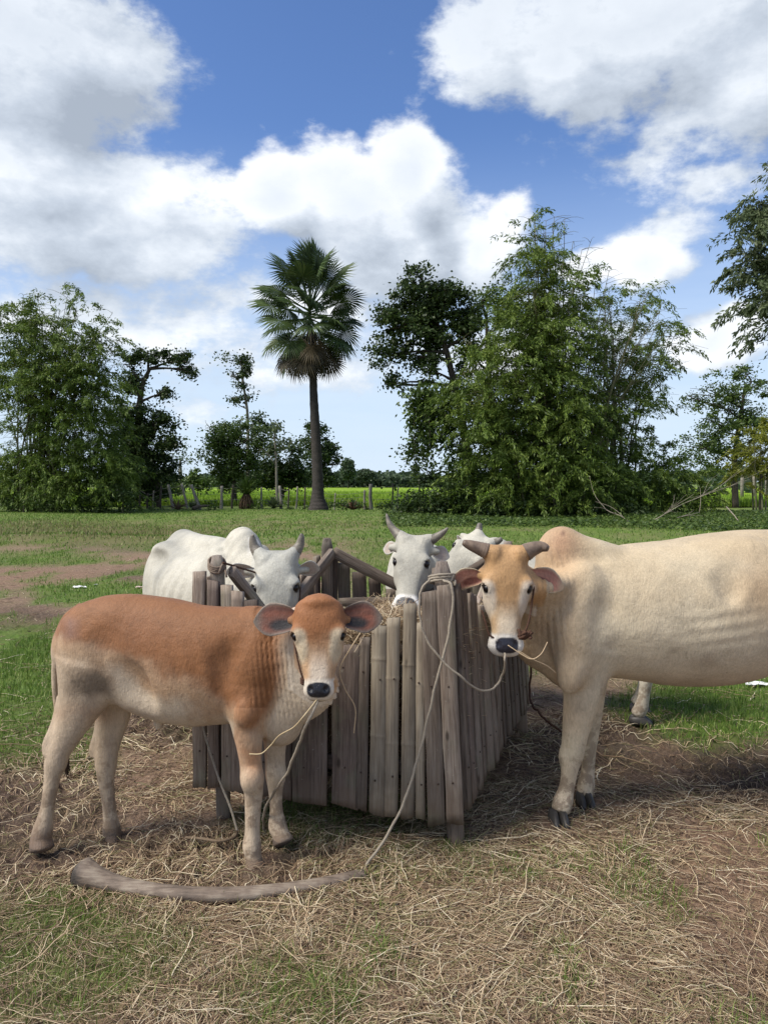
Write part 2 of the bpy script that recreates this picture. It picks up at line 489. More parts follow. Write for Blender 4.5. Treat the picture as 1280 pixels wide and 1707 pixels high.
class Ear:
    """cupped leaf: base, direction, surface normal (faces the viewer), length, half width"""
    def __init__(self, base, d, nrm, L, hw, th=0.0055, cup=0.35, k=0.012, droop=0.0):
        self.b = np.asarray(base, float); self.x = norm(d); nn = np.asarray(nrm, float); nn = nn - self.x * np.dot(nn, self.x)
        self.z = norm(nn); self.y = np.cross(self.z, self.x); self.L = L; self.hw = hw; self.th = th; self.cup = cup; self.k = k; self.op = 'add'
        if self.y[2] < 0: self.y = -self.y
        self.droop = droop
        self.lo = self.b - L * 1.2; self.hi = self.b + L * 1.2
    def loc(self, Q):
        r = Q - self.b
        x = r @ self.x / self.L; y = r @ self.y; z = r @ self.z
        y = y + self.droop * self.L * np.clip(x, 0, 1.2) ** 2
        return x, y, z
    def d(self, Q):
        x, y, z = self.loc(Q)
        xc = np.clip(x, 0, 1)
        prof = np.interp(xc, [0, .12, .3, .5, .7, .85, .95, 1], [.40, .58, .88, 1.0, .88, .6, .32, .04]) * self.hw
        zc = self.cup * (y * y / np.maximum(prof, .01)) - 0.12 * self.hw * np.sin(np.clip(x, 0, 1) * 3.1)
        th = self.th * (1 + 1.4 * np.clip(1 - x * 3, 0, 1))
        a = (np.abs(z - zc) - th) * .8
        b = (np.abs(y) - prof) * .85
        c = np.maximum((x - 1), -x) * self.L
        return smax(smax(a, b, .004), c, .004)

def surface(prims, voxel, disp=None, pad=0.03, clip=None):
    lo = np.min([p.lo + .04 for p in prims if p.op == 'add'], 0) - pad; hi = np.max([p.hi - .04 for p in prims if p.op == 'add'], 0) + pad
    if clip is not None:
        lo = np.maximum(lo, clip[0]); hi = np.minimum(hi, clip[1])
    def F(Q):
        D = np.full(len(Q), 9.0)
        for p in prims:
            m = np.all((Q > p.lo) & (Q < p.hi), 1)
            if not m.any(): continue
            d = p.d(Q[m])
            if p.op == 'add': D[m] = np.where(D[m] > 5, d, smin(D[m], d, p.k))
            elif p.op == 'sub': D[m] = smax(D[m], -d, p.k)
        return D
    cs = voxel * 4
    nc = np.ceil((hi - lo) / cs).astype(int) + 1
    ax = [lo[i] + np.arange(nc[i]) * cs for i in range(3)]
    G = np.stack(np.meshgrid(*ax, indexing='ij'), -1).reshape(-1, 3)
    C = F(G).reshape(nc)
    # coarse cells close to the surface
    near = np.abs(C) < cs * 1.9
    nf = (nc - 1) * 4 + 1
    A = np.full(nf, 1.0, np.float32)
    # sign fill from nearest coarse sample
    ii = [np.minimum((np.arange(nf[i]) + 2) // 4, nc[i] - 1) for i in range(3)]
    A[:] = np.where(C[np.ix_(*ii)] < 0, -1.0, 1.0)
    mk = near[np.ix_(*ii)]
    idx = np.argwhere(mk)
    Q = lo + idx * voxel
    d = F(Q)
    if disp is not None: d = d - disp(Q)
    A[idx[:, 0], idx[:, 1], idx[:, 2]] = d
    # surface nets
    S = A < 0
    cell = np.zeros(np.array(nf) - 1, np.uint8)
    for a in (0, 1):
        for b in (0, 1):
            for c in (0, 1):
                cell += S[a:nf[0] - 1 + a, b:nf[1] - 1 + b, c:nf[2] - 1 + c]
    act = (cell > 0) & (cell < 8)
    ci = np.argwhere(act)
    vid = np.full(cell.shape, -1, np.int32); vid[act] = np.arange(len(ci))
    corners = [(a, b, c) for a in (0, 1) for b in (0, 1) for c in (0, 1)]
    val = {c: A[ci[:, 0] + c[0], ci[:, 1] + c[1], ci[:, 2] + c[2]] for c in corners}
    acc = np.zeros((len(ci), 3)); cnt = np.zeros(len(ci))
    for c1_ in corners:
        for ax_ in range(3):
            if c1_[ax_] == 0:
                c2_ = list(c1_); c2_[ax_] = 1; c2_ = tuple(c2_)
                v1, v2 = val[c1_], val[c2_]
                m = (v1 < 0) != (v2 < 0)
                t = np.where(m, v1 / np.where(m, v1 - v2, 1), 0)
                pt = np.tile(np.array(c1_, float), (len(ci), 1)); pt[:, ax_] = t
                acc[m] += pt[m]; cnt[m] += 1
    V = lo + (ci + acc / cnt[:, None]) * voxel
    faces = []
    for ax_ in range(3):
        o1, o2 = [(1, 2), (2, 0), (0, 1)][ax_]
        sl = [slice(1, nf[i] - 1) for i in range(3)]; sl[ax_] = slice(0, nf[ax_] - 1)
        s2 = list(sl); s2[ax_] = slice(1, nf[ax_])
        a_, b_ = S[tuple(sl)], S[tuple(s2)]
        e = np.argwhere(a_ != b_); sgn = a_[a_ != b_]
        base = e.copy()
        for i in range(3):
            if i != ax_: base[:, i] += 1
        def vv(d1, d2):
            q = base.copy(); q[:, o1] += d1; q[:, o2] += d2
            return vid[q[:, 0], q[:, 1], q[:, 2]]
        q = np.stack([vv(-1, -1), vv(0, -1), vv(0, 0), vv(-1, 0)], 1)
        q[~sgn] = q[~sgn][:, ::-1]
        faces.append(q)
    Fc = np.concatenate(faces); Fc = Fc[(Fc >= 0).all(1)]
    # light relaxation takes the stair steps out
    E = np.concatenate([Fc[:, [0, 1]], Fc[:, [1, 2]], Fc[:, [2, 3]], Fc[:, [3, 0]]])
    for it in range(2):
        sm = np.zeros_like(V); ct = np.zeros(len(V))
        for k_ in range(3):
            sm[:, k_] = np.bincount(E[:, 0], V[E[:, 1], k_], len(V)) + np.bincount(E[:, 1], V[E[:, 0], k_], len(V))
        ct = np.bincount(E[:, 0], minlength=len(V)) + np.bincount(E[:, 1], minlength=len(V))
        V = V * .5 + .5 * sm / np.maximum(ct, 1)[:, None]
    return V, Fc
# ------------------------------------------------------------------ cattle
def hide_material(name, rough=0.62, fine=260, bump=0.4, sheen=0.04):
    m = bpy.data.materials.new(name); m.use_nodes = True; N = NT(m.node_tree); b = N.n['Principled BSDF']
    at = N.node('ShaderNodeVertexColor', layer_name='coat')
    tc_ = N.node('ShaderNodeTexCoord').outputs['Object']
    hair = N.noise(N.mapping(tc_, (1, 1, .22)), fine, 3, 0.6)
    hair2 = N.noise(N.mapping(tc_, (.6, .6, .2)), 60, 4, 0.6)
    blot = N.noise(tc_, 9, 5, 0.6)
    warp = N.vmath('ADD', tc_, N.vmath('MULTIPLY', N.vmath('SUBTRACT', N.noise(tc_, 5, 3, .5, out='Color'), (.5, .5, .5)), (.10, .10, .10)))
    hair3 = N.noise(N.mapping(warp, (1, 1, .16)), 130, 4, 0.7)
    f = N.math('ADD', N.math('MULTIPLY', N.math('SUBTRACT', hair, .5), .5), N.math('MULTIPLY', N.math('SUBTRACT', hair3, .5), .75))
    f = N.math('ADD', f, N.math('MULTIPLY', N.math('SUBTRACT', blot, .5), .55))
    c = N.mix(1.0, at.outputs[0], N.math('ADD', 1.0, f), 'MULTIPLY')
    # dried mud and dung smears, denser low on the legs
    z = N.node('ShaderNodeSeparateXYZ', {'Vector': N.node('ShaderNodeNewGeometry').outputs['Position']}).outputs[2]
    low = N.smooth(z, .62, .05)
    dirt = N.smooth(N.math('ADD', N.noise(warp, 16, 6, .7), N.math('MULTIPLY', low, .16)), .60, .70)
    c = N.mix(N.math('MULTIPLY', dirt, N.math('ADD', .12, N.math('MULTIPLY', low, .55))), c, (.17, .115, .075))
    speck = N.smooth(N.noise(tc_, 75, 2, .5), .74, .78)
    c = N.mix(N.math('MULTIPLY', speck, .45), c, (.09, .06, .045))
    # multiply by a grey value
    N.put(b.inputs['Base Color'], c)
    wet = at.outputs[1]
    N.put(b.inputs['Roughness'], N.math('MULTIPLY', rough, wet))
    b.inputs['Specular IOR Level'].default_value = 0.35
    b.inputs['Sheen Weight'].default_value = sheen
    b.inputs['Sheen Roughness'].default_value = 0.5
    bp = N.node('ShaderNodeBump', {'Strength': bump, 'Distance': 0.006})
    N.put(bp.inputs['Height'], N.math('ADD', N.math('ADD', hair, N.math('MULTIPLY', hair2, .8)), N.math('MULTIPLY', N.noise(warp, 22, 4, .6), 2.2))); N.l.new(bp.outputs[0], b.inputs['Normal'])
    return m

def simple_mat(name, col, rough=0.6, spec=0.4, noise=None, bump=0.0, c2=None, nscale=(1, 1, 1), coat=0.0):
    m = bpy.data.materials.new(name); m.use_nodes = True; N = NT(m.node_tree); b = N.n['Principled BSDF']
    if noise:
        t = N.node('ShaderNodeTexCoord').outputs['Object']
        n = N.noise(N.mapping(t, nscale), noise, 5, 0.65)
        N.put(b.inputs['Base Color'], N.ramp(n, [(0.3, c2 or tuple(v * .55 for v in col)), (0.7, col)]))
        if bump:
            bp = N.node('ShaderNodeBump', {'Strength': bump, 'Distance': 0.004}); N.put(bp.inputs['Height'], n); N.l.new(bp.outputs[0], b.inputs['Normal'])
    else:
        b.inputs['Base Color'].default_value = tuple(col) + (1,)
    b.inputs['Roughness'].default_value = rough
    b.inputs['Specular IOR Level'].default_value = spec
    b.inputs['Coat Weight'].default_value = coat
    return m

M_EYE = simple_mat('eye_dark', (0.005, 0.003, 0.003), 0.3, 0.35)
M_HORN = simple_mat('horn_grey', (0.26, 0.23, 0.18), 0.5, 0.4, noise=22, bump=0.3, c2=(0.09, 0.08, 0.07), nscale=(1, 1, 2))
M_HORN_B = simple_mat('horn_brown', (0.24, 0.175, 0.125), 0.5, 0.4, noise=25, bump=0.3, c2=(0.09, 0.064, 0.05))
M_HOOF = simple_mat('hoof_dark', (0.055, 0.05, 0.045), 0.5, 0.4, noise=40, bump=0.3)
M_TUFT = simple_mat('tail_hair', (0.05, 0.03, 0.02), 0.7, 0.3, noise=60)

class Head:
    """measures in units of L ; (t along face, s to the picture's right, n out of the face)"""
    def __init__(self, O, A, N, L, wide=1.0, kind='cow'):
        self.O = np.asarray(O, float); self.A = norm(A); n = np.asarray(N, float); n = n - self.A * np.dot(n, self.A); self.N = norm(n)
        self.S = np.cross(self.N, self.A)
        if self.S[0] < 0: self.S = -self.S
        self.L = L; self.kind = kind; self.wide = wide
        self.prims = []; self.build()
    def W(self, t, s, n):
        return self.O + self.L * (self.A * t + self.S * s + self.N * n)
    def dirv(self, a, s, n):
        return norm(self.A * a + self.S * s + self.N * n)
    def loc(self, Q):
        r = (Q - self.O) / self.L
        return r @ self.A, r @ self.S, r @ self.N
    def build(self):
        L = self.L; wd = self.wide
        calf = self.kind == 'calf'
        #      t    w     front  back
        if calf:
            prof = [(-.02, .12, -.04, -.20), (.035, .205, .01, -.26), (.13, .23, .045, -.33), (.27, .235, .045, -.38), (.38, .228, .02, -.40),
                    (.50, .205, -.005, -.39), (.62, .175, -.02, -.34), (.74, .143, -.028, -.28), (.84, .130, -.032, -.245), (.93, .128, -.045, -.23), (.985, .10, -.075, -.20)]
        else:
            prof = [(-.02, .13, -.05, -.20), (.04, .180, -.01, -.25), (.13, .205, .02, -.31), (.25, .218, .03, -.37), (.37, .218, .015, -.40),
                    (.50, .192, -.005, -.40), (.62, .165, -.015, -.34), (.74, .142, -.02, -.27), (.84, .150, -.028, -.24), (.92, .162, -.045, -.235), (.985, .125, -.075, -.21)]
        st = []
        for t, w, f, b in prof:
            c = f - (f - b) * .42
            P_ = self.W(t, 0, c)
            st.append([*P_, w * L * wd, (f - c) * L, (c - b) * L])
        self.prims.append(Loft(st, side=self.S, p=2.5, k=.02, cap=.55, up=self.N, n=60))
        ax = (self.S, self.A, self.N)
        a = self.prims.append
        ew = (.222 if calf else .212) * wd
        for sg in (-1, 1):
            # brow and eye socket, cheek, jaw corner, lip
            a(Ball(self.W(.335, sg * ew * .86, -.035), np.array([.07, .085, .06]) * L, ax, .025))
            a(Ball(self.W(.47, sg * .135 * wd, -.17), np.array([.075, .13, .14]) * L, ax, .03))
            a(Ball(self.W(.44, sg * .10 * wd, -.30), np.array([.08, .12, .10]) * L, ax, .03))
            a(Ball(self.W(.90, sg * (.075 if calf else .10), -.135), np.array([.068, .08, .09]) * L, ax, .02))
            # upper lid and brow ridge shading the eye
            rows = [[*self.W(.352 - .022 * math.cos(q * 1.5), sg * (ew - .045 + .075 * (q + 1) / 2), -.010 - .045 * (q + 1) / 2 ** 1.0), .011 * L / .36 * .36, .011 * L, .011 * L] for q in (-1, -.5, 0, .5, 1)]
            a(Loft(rows, side=self.N, k=.008, cap=.8))
            # hollow below the eye
            a(Ball(self.W(.60, sg * (.232 if calf else .225) * wd, -.03), np.array([.05, .12, .06]) * L, ax, .03, op='sub'))
            # eye opening
            ec = self.W(.37, sg * (ew + .008), -.022)
            a(Ball(ec, np.array([.038, .050, .040]) * L, ax, .006, op='sub'))
        # nose pad and chin
        a(Ball(self.W(.91, 0, -.075), np.array([.098 if calf else .108, .075, .055]) * L, ax, .015))
        a(Ball(self.W(.965, 0, -.165), np.array([.085, .055, .065]) * L, ax, .012))
        for sg in (-1, 1):
            a(Ball(self.W(.895, sg * (.076 if calf else .088), -.030), np.array([.022, .030, .026]) * L, (self.dirv(.5, 1 * sg, 0), self.dirv(-1, .5 * sg, 0), self.N), .008, op='sub'))
        # mouth line
        mw = []
        for s in np.linspace(-.17, .17, 7):
            mw.append([*self.W(.985 - abs(s) * .55, s, -.135 - abs(s) * .12 + .0), .0055, .0055, .0055])
        a(Loft(mw, side=self.N, k=.006, op='sub'))
    def eye(self, parent, body, sg, r=.043):
        ew = (.222 if self.kind == 'calf' else .212) * self.wide
        c = self.W(.37, sg * (ew - .022), -.032)
        me = ico_mesh('eye', r * self.L, c)
        o = mesh_np('eye', me[0], me[1], M_EYE, parent, smooth=True)
        return o

def ico_mesh(name, r, c, ns=14, nr=10, sc=(1, 1, 1)):
    th = np.linspace(0, math.pi, nr + 1); ph = np.linspace(0, 2 * math.pi, ns, endpoint=False)
    V = [[0, 0, r * sc[2]]]
    for t in th[1:-1]:
        for p_ in ph: V.append([r * math.sin(t) * math.cos(p_) * sc[0], r * math.sin(t) * math.sin(p_) * sc[1], r * math.cos(t) * sc[2]])
    V.append([0, 0, -r * sc[2]]); V = np.array(V) + np.asarray(c)
    F = []
    for i in range(nr - 2):
        for j in range(ns):
            a = 1 + i * ns + j; b = 1 + i * ns + (j + 1) % ns; F.append([a, a + ns, b + ns, b])
    F3 = [[0, 1 + j, 1 + (j + 1) % ns] for j in range(ns)]
    e = len(V) - 1; bse = 1 + (nr - 2) * ns
    F3 += [[e, bse + (j + 1) % ns, bse + j] for j in range(ns)]
    return V, [np.array(F), np.array(F3)]

def horn(parent, pts, r0, mat, tip=.12):
    """smooth tapered horn with growth rings"""
    n = 26; C = catmull(pts, n); t = np.linspace(0, 1, n)
    rad = r0 * ((1 - t) ** .75 * (1 - tip) + tip) * (1 + .035 * np.sin(t * 60) * (1 - t))
    rad[-1] *= .3
    mb = MB(); tube(mb, C, rad, 14)
    return mb.build('horn', mat, parent, smooth=True)

def leg(st, side=(1, 0, 0), k=.035, p=2.1):
    """st rows: px py Y half-width in metres (across picture), half-depth"""
    rows = []
    for px, py, Y, a, b in st:
        rows.append([*P(px, py, Y), a, b, b])
    return Loft(rows, side=side, k=k, p=p, up=(0, -1, 0), cap=.35)

def hoof_mesh(parent, c, w, d, h, rz=0.0):
    """cloven hoof: two toes"""
    mb = MB()
    for sg in (-1, 1):
        V = []; prof = [(-.5, 1.02), (0, 1.06), (.55, .88), (1.0, .62)]
        for (zz, s) in prof:
            for k_ in range(12):
                a = 2 * math.pi * k_ / 12
                x = math.cos(a); y = math.sin(a)
                fr = 1.0 + (.28 * (1 - (zz + .5) / 1.5) if y < 0 else 0)
                V.append([(sg * (.44 + .05 * (1 - zz)) + .50 * x * s) * w, y * d * s * fr - .012 * (1 - zz), zz * h * (1 if y < .3 else .85)])
        V = np.array(V); cz, sz = math.cos(rz), math.sin(rz)
        V = np.stack([V[:, 0] * cz - V[:, 1] * sz, V[:, 0] * sz + V[:, 1] * cz, V[:, 2]], 1) + np.asarray(c)
        F = [[i * 12 + j, i * 12 + (j + 1) % 12, (i + 1) * 12 + (j + 1) % 12, (i + 1) * 12 + j] for i in range(3) for j in range(12)]
        n0 = len(V); V = np.vstack([V, V[:12].mean(0), V[36:48].mean(0)])
        F3 = [[n0, (j + 1) % 12, j] for j in range(12)] + [[n0 + 1, 36 + j, 36 + (j + 1) % 12] for j in range(12)]
        mb.add(V, F, F3)
    return mb.build('hoof', M_HOOF, parent, smooth=True)

def paint_head(H, ears, Q, col, wet, coatc, light, nose, inner, pad=1.0, ring=1.0, blaze=0.0, cheek=None, noser=.108):
    t, s, n = H.loc(Q)
    hd = (t > -.3) & (t < 1.12) & (np.abs(s) < .34) & (n < .2) & (n > -.5)
    a = np.abs(s)
    nz = fbm(Q[:, 0] * 30, Q[:, 1] * 30, Q[:, 2] * 30, 3, 9) * .02
    def mixin(m, c):
        nonlocal col
        m = np.clip(m, 0, 1)[:, None]; col = col * (1 - m) + np.asarray(c) * m
    isn = hd & (n > -.45)
    if cheek is not None:   # pale cheeks below the eyes
        mixin(isn * (1 - sstep(np.sqrt(((t - .50) / .15) ** 2 + ((a - .175) / .075) ** 2) + nz * 3, .5, 1.3)) * .85, cheek)
        mixin(isn * (1 - sstep(np.sqrt(((t - .37) / .085) ** 2 + ((a - .20) / .085) ** 2) + nz * 3, .5, 1.3)) * .8, cheek)
    if blaze: mixin(isn * sstep(t, .42, .75) * (1 - sstep(a, .05, .13)) * blaze * (n > -.15), light)
    # pale muzzle ring
    mixin(isn * sstep(t + nz, .775, .82) * ring * (n > -.22), light)
    # throat / underjaw pale
    mixin(isn * (1 - sstep(n, -.40, -.26)) * .6, light)
    # nose pad
    q = (np.abs(a / noser) ** 2.6 + np.abs((t - .905) / .078) ** 2.6) ** (1 / 2.6)
    mp = isn * (1 - sstep(q + nz * 2, .92, 1.06)) * (n > -.125)
    mixin(mp * pad, nose); wet = np.where(mp > .5, .38, wet)
    # lower lip and mouth line dark
    mixin(isn * (t > .955) * (n < -.12) * (n > -.21) * .55, nose)
    # dark eye rims
    ew = (.222 if H.kind == 'calf' else .212) * H.wide
    q = np.sqrt(((t - .374) / .042) ** 2 + ((a - ew - .0) / .038) ** 2 + ((n + .04) / .06) ** 2)
    mixin(isn * (1 - sstep(q, .85, 1.25)) * .93, (.02, .014, .012))
    for e in ears:
        x, y, z = e.loc(Q)
        m = (x > .02) & (x < 1.05) & (np.abs(e.d(Q)) < .013) & (a > .2)
        prof = np.interp(np.clip(x, 0, 1), [0, .12, .3, .5, .7, .85, .95, 1], [.40, .58, .88, 1.0, .88, .6, .32, .04]) * e.hw
        zc = e.cup * (y * y / np.maximum(prof, .01)) - .12 * e.hw * np.sin(np.clip(x, 0, 1) * 3.1)
        front = m & (z > zc) & (x > .1)
        rim = np.clip(1 - np.abs(y) / np.maximum(prof, .005), 0, 1)
        edge = sstep(rim, .05, .30)
        nn = .5 + .5 * fbm(x * 4, y * 90, 0, 3, 3)
        mixin(m * 1.0, coatc if e.__dict__.get('back') is None else e.back)
        mixin(front * 1.0, e.__dict__.get('rimc', light))
        mixin(front * edge * (1 - sstep(x, .75, .98)) * (.75 + .25 * nn), inner)
        if getattr(e, 'dark', None) is not None:
            mixin(front * (1 - sstep(np.sqrt(((x - .35) / .32) ** 2 + ((y + e.hw * .25) / (e.hw * .42)) ** 2), .55, 1.15)), e.dark)
    return col, wet

def rope(name, pts, r, mat, parent=None, n=None, seg=7, wob=0.0, seed=1):
    C = catmull(pts, n or max(8, len(pts) * 10))
    if wob:
        k = np.arange(len(C)); rg = np.random.default_rng(seed)
        C[1:-1] += np.stack([fbm(k * .23, 0.3, 0, 2, seed + j) for j in range(3)], 1)[1:-1] * wob
    mb = MB(); tube(mb, C, r * (1 + .12 * np.sin(np.arange(len(C)) * 2.4)), seg)
    return mb.build(name, mat, parent, smooth=True)

M_ROPE = simple_mat('rope_pale', (0.38, 0.33, 0.26), 0.85, 0.2, noise=300, bump=0.6, c2=(0.20, 0.17, 0.13))
M_ROPE_D = simple_mat('rope_brown', (0.11, 0.055, 0.035), 0.85, 0.2, noise=300, bump=0.6, c2=(0.05, 0.028, 0.02))

def ear_mesh(e, back, rim, inner, dark=None, darkc=(.012, .010, .012), seed=1):
    """explicit cupped ear leaf, joined to the body mesh"""
    nu, nv = 26, 19
    u = np.linspace(0, 1, nu); v = np.linspace(-1, 1, nv); U, Vv = np.meshgrid(u, v, indexing='ij')
    prof = np.interp(U, [0, .08, .2, .35, .5, .65, .8, .9, .96, 1], [.42, .50, .70, .90, 1.0, .97, .76, .50, .28, .03]) * e.hw
    prof = prof * (1 + .05 * np.sin(U * 9 + seed))
    roll = np.interp(U, [0, .25, .6, 1], [1.35, .9, .50, .30])
    a = Vv * roll * 1.15
    y = prof * np.sin(a) / np.sin(np.maximum(roll * 1.15, .05)) * np.where(roll * 1.15 > 1.2, .9, 1); zc = prof * (1 - np.cos(a)) * .75 - .12 * e.hw * np.sin(U * 3.1)
    y = y + .12 * e.hw * np.sin(U * 3.0); y = y - e.droop * e.L * U ** 2
    th = e.th * (1 - .75 * np.abs(Vv) ** 3) * (1 + .8 * np.clip(1 - U * 3, 0, 1)) * np.clip((1.02 - U) * 5, .15, 1)
    def pos(off): 
        return e.b + U[..., None] * e.L * e.x + y[..., None] * e.y + (zc + off)[..., None] * e.z
    A = pos(th * .5); B = pos(-th * .5)
    V = np.concatenate([A.reshape(-1, 3), B.reshape(-1, 3)]); n = nu * nv
    i, j = np.meshgrid(np.arange(nu - 1), np.arange(nv - 1), indexing='ij')
    q = np.stack([i * nv + j, (i + 1) * nv + j, (i + 1) * nv + j + 1, i * nv + j + 1], -1).reshape(-1, 4)
    k = np.arange(nu - 1); e1 = np.stack([k * nv, n + k * nv, n + (k + 1) * nv, (k + 1) * nv], 1); e2 = np.stack([k * nv + nv - 1, (k + 1) * nv + nv - 1, n + (k + 1) * nv + nv - 1, n + k * nv + nv - 1], 1)
    m = np.arange(nv - 1); t = (nu - 1) * nv; e3 = np.stack([t + m, n + t + m, n + t + m + 1, t + m + 1], 1)
    F = np.concatenate([q, q[:, ::-1] + n, e1, e2, e3])
    inner = np.array(inner); rim = np.array(rim); back = np.array(back)
    st = .5 + .5 * fbm(U * 3, Vv * 7, seed, 3, seed)
    w = (sstep(1 - np.abs(Vv), .06, .32) * (1 - sstep(U, .72, .97)))[..., None] * (.65 + .35 * st[..., None])
    cf = rim * (1 - w) + inner * w * (.75 + .5 * st[..., None])
    if dark is not None:
        d = (1 - sstep(np.sqrt(((U - .38) / .36) ** 2 + ((Vv + .35) / .45) ** 2), .55, 1.1))[..., None]; cf = cf * (1 - d) + np.array(darkc) * d
        d = (1 - sstep(np.abs(Vv - .62), .0, .2))[..., None] * .5 * w; cf = cf * (1 - d) + np.array(darkc) * 2 * d
    cb = np.broadcast_to(back, cf.shape) * (.85 + .3 * st[..., None])
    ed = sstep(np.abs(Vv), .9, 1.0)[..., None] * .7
    rim_hair = np.clip(rim * 2.2, 0, .55)  # pale hair colour along the ear's edge
    cf = cf * (1 - ed) + rim_hair * ed
    return V, F, np.concatenate([cf.reshape(-1, 3), cb.reshape(-1, 3)])

def join_ears(V, F, col, wet, ears):
    for k_, (e, kw) in enumerate(ears):
        v, f, c = ear_mesh(e, seed=k_ + 1, **kw); F = np.vstack([F, f + len(V)]); V = np.vstack([V, v]); col = np.vstack([col, c]); wet = np.concatenate([wet, np.ones(len(v))])
    return V, F, col, wet
def make_calf():
    root = empty('calf', P(300, 1415, 3.08) * np.array([1, 1, 0]))
    off = np.array(root.location)
    tag(root, 'young brown calf with a cream belly and dark ears, standing before the wooden manger', 'calf')
    body = []
    Y0 = lambda px: 3.17 - (px - 95) * .00032
    def tor(rows, **kw):
        st = []
        for px, top, bot, w in rows:
            Yc = Y0(px); a = P(px, top, Yc); b = P(px, bot, Yc); c = a * .5 + b * .5
            h = (a[2] - b[2]) / 2
            st.append([*c, w, h, h])
        return Loft(st, side=(0, 1, 0), up=(0, 0, 1), **kw)
    body.append(tor([(112, 1032, 1120, .07), (130, 1008, 1150, .115), (165, 996, 1168, .142), (215, 990, 1176, .140), (265, 995, 1196, .150), (315, 1006, 1208, .160),
                     (360, 1011, 1206, .155), (405, 1012, 1203, .135), (440, 1014, 1210, .115), (462, 1030, 1222, .085)], p=2.15, k=.03, n=70, cap=.8))
    # haunch and shoulder masses
    body.append(Ball(P(118, 1040, 3.10), (.03, .025, .03), None, .03))
    body.append(Ball(P(165, 1065, 2.965), (.055, .02, .06), None, .06, op='sub'))
    body.append(Ball(P(448, 1170, 2.93), (.022, .03, .12), ((1, 0, .1), (0, 1, 0), (-.1, 0, 1)), .03, op='sub'))
    body.append(Ball(P(408, 1190, 2.915), (.035, .022, .045), None, .03))
    body.append(Ball(P(130, 1215, 3.03), (.016, .02, .10), ((1, 0, .45), (0, 1, 0), (-.45, 0, 1)), .02, op='sub'))
    body.append(Ball(P(222, 1150, 2.985), (.06, .02, .10), ((1, 0, .5), (0, 1, 0), (-.5, 0, 1)), .07, op='sub'))
    
    body.append(Ball(P(378, 1100, 2.925), (.03, .02, .15), ((1, 0, -.2), (0, 1, 0), (.2, 0, 1)), .07, op='sub'))
    body.append(Ball(P(150, 1080, 3.10), (.115, .07, .17), None, .05))
    body.append(Ball(P(195, 1030, 3.10), (.09, .05, .055), None, .05))
    body.append(Ball(P(425, 1120, 3.00), (.07, .065, .19), ((1, 0, -.15), (0, 1, 0), (.15, 0, 1)), .05))
    body.append(Ball(P(412, 1175, 2.98), (.06, .05, .075), None, .04))
    # neck and dewlap
    H = Head(P(531, 1000, 2.86), (.012, -.22, -.97), (0.03, -1, .22), .362, 1.13, 'calf')
    back = H.W(.20, 0, -.22)
    st = [[*P(425, 1110, 3.06), .085, .225, .235], [*P(462, 1108, 3.03), .075, .225, .25], [*P(490, 1095, 2.99), .062, .20, .23], [*(P(505, 1068, 2.965)), .06, .155, .17], [*back, .06, .10, .10]]
    body.append(Loft(st, side=((0, 1, 0), (.1, 1, 0), (.35, 1, 0), (.8, .8, 0), (1, .3, 0)), up=(0, 0, 1), k=.04, p=2.0, n=40))
    body.append(Ball(P(466, 1190, 3.05), (.10, .075, .13), None, .04))
    # legs
    fr = [(418, 1150, 3.0, .085, .06), (413, 1195, 2.98, .070, .055), (415, 1235, 2.97, .054, .045), (418, 1270, 2.97, .044, .040), (421, 1298, 2.965, .0455, .043), (423, 1322, 2.965, .036, .033), (422, 1350, 2.965, .0290, .027), (421, 1385, 2.96, .0280, .026),
          (420, 1410, 2.955, .036, .034), (423, 1430, 2.95, .031, .032), (426, 1450, 2.94, .044, .046), (427, 1462, 2.935, .047, .050)]
    body.append(leg(fr))
    body.append(Ball(P(420, 1300, 2.945), (.040, .036, .05), None, .02))
    ff = [(458, 1190, 3.12, .065, .05), (459, 1235, 3.13, .046, .042), (459, 1268, 3.14, .040, .036), (460, 1292, 3.135, .0425, .041), (460, 1318, 3.14, .031, .029), (461, 1350, 3.14, .027, .025), (463, 1376, 3.135, .037, .035), (468, 1390, 3.12, .034, .034), (472, 1402, 3.11, .043, .045)]
    body.append(leg(ff))
    hn = [(150, 1105, 3.09, .115, .08), (143, 1150, 3.09, .110, .075), (128, 1190, 3.085, .080, .06), (113, 1225, 3.08, .058, .044), (100, 1252, 3.08, .046, .038), (93, 1275, 3.08, .044, .038), (87, 1302, 3.075, .032, .029), (80, 1345, 3.07, .028, .026),
          (73, 1380, 3.065, .039, .035), (69, 1398, 3.06, .041, .040), (70, 1414, 3.05, .047, .046)]
    body.append(leg(hn))
    body.append(leg([(108, 1165, 3.09, .03, .02), (93, 1205, 3.085, .018, .014), (80, 1240, 3.08, .019, .018), (80, 1256, 3.08, .018, .02)], k=.02))
    hf = [(192, 1140, 3.24, .095, .07), (190, 1185, 3.24, .075, .055), (184, 1220, 3.24, .060, .045), (179, 1250, 3.235, .049, .038), (177, 1276, 3.235, .045, .038), (178, 1306, 3.23, .032, .029), (183, 1350, 3.225, .028, .026),
          (187, 1385, 3.22, .038, .034), (188, 1402, 3.21, .040, .040), (190, 1416, 3.20, .046, .046)]
    body.append(leg(hf))
    body.append(leg([(176, 1180, 3.25, .03, .02), (165, 1215, 3.245, .018, .014), (157, 1245, 3.24, .019, .018), (158, 1260, 3.24, .018, .02)], k=.02))
    # belly tuck and navel
    body.append(Ball(P(265, 1203, 3.12), (.02, .02, .035), None, .02))
    # tail lying along the buttock
    tl = [P(136, 1014, 3.16), P(112, 1032, 3.165), P(99, 1062, 3.17), P(92, 1120, 3.17), P(95, 1180, 3.17), P(105, 1235, 3.17)]
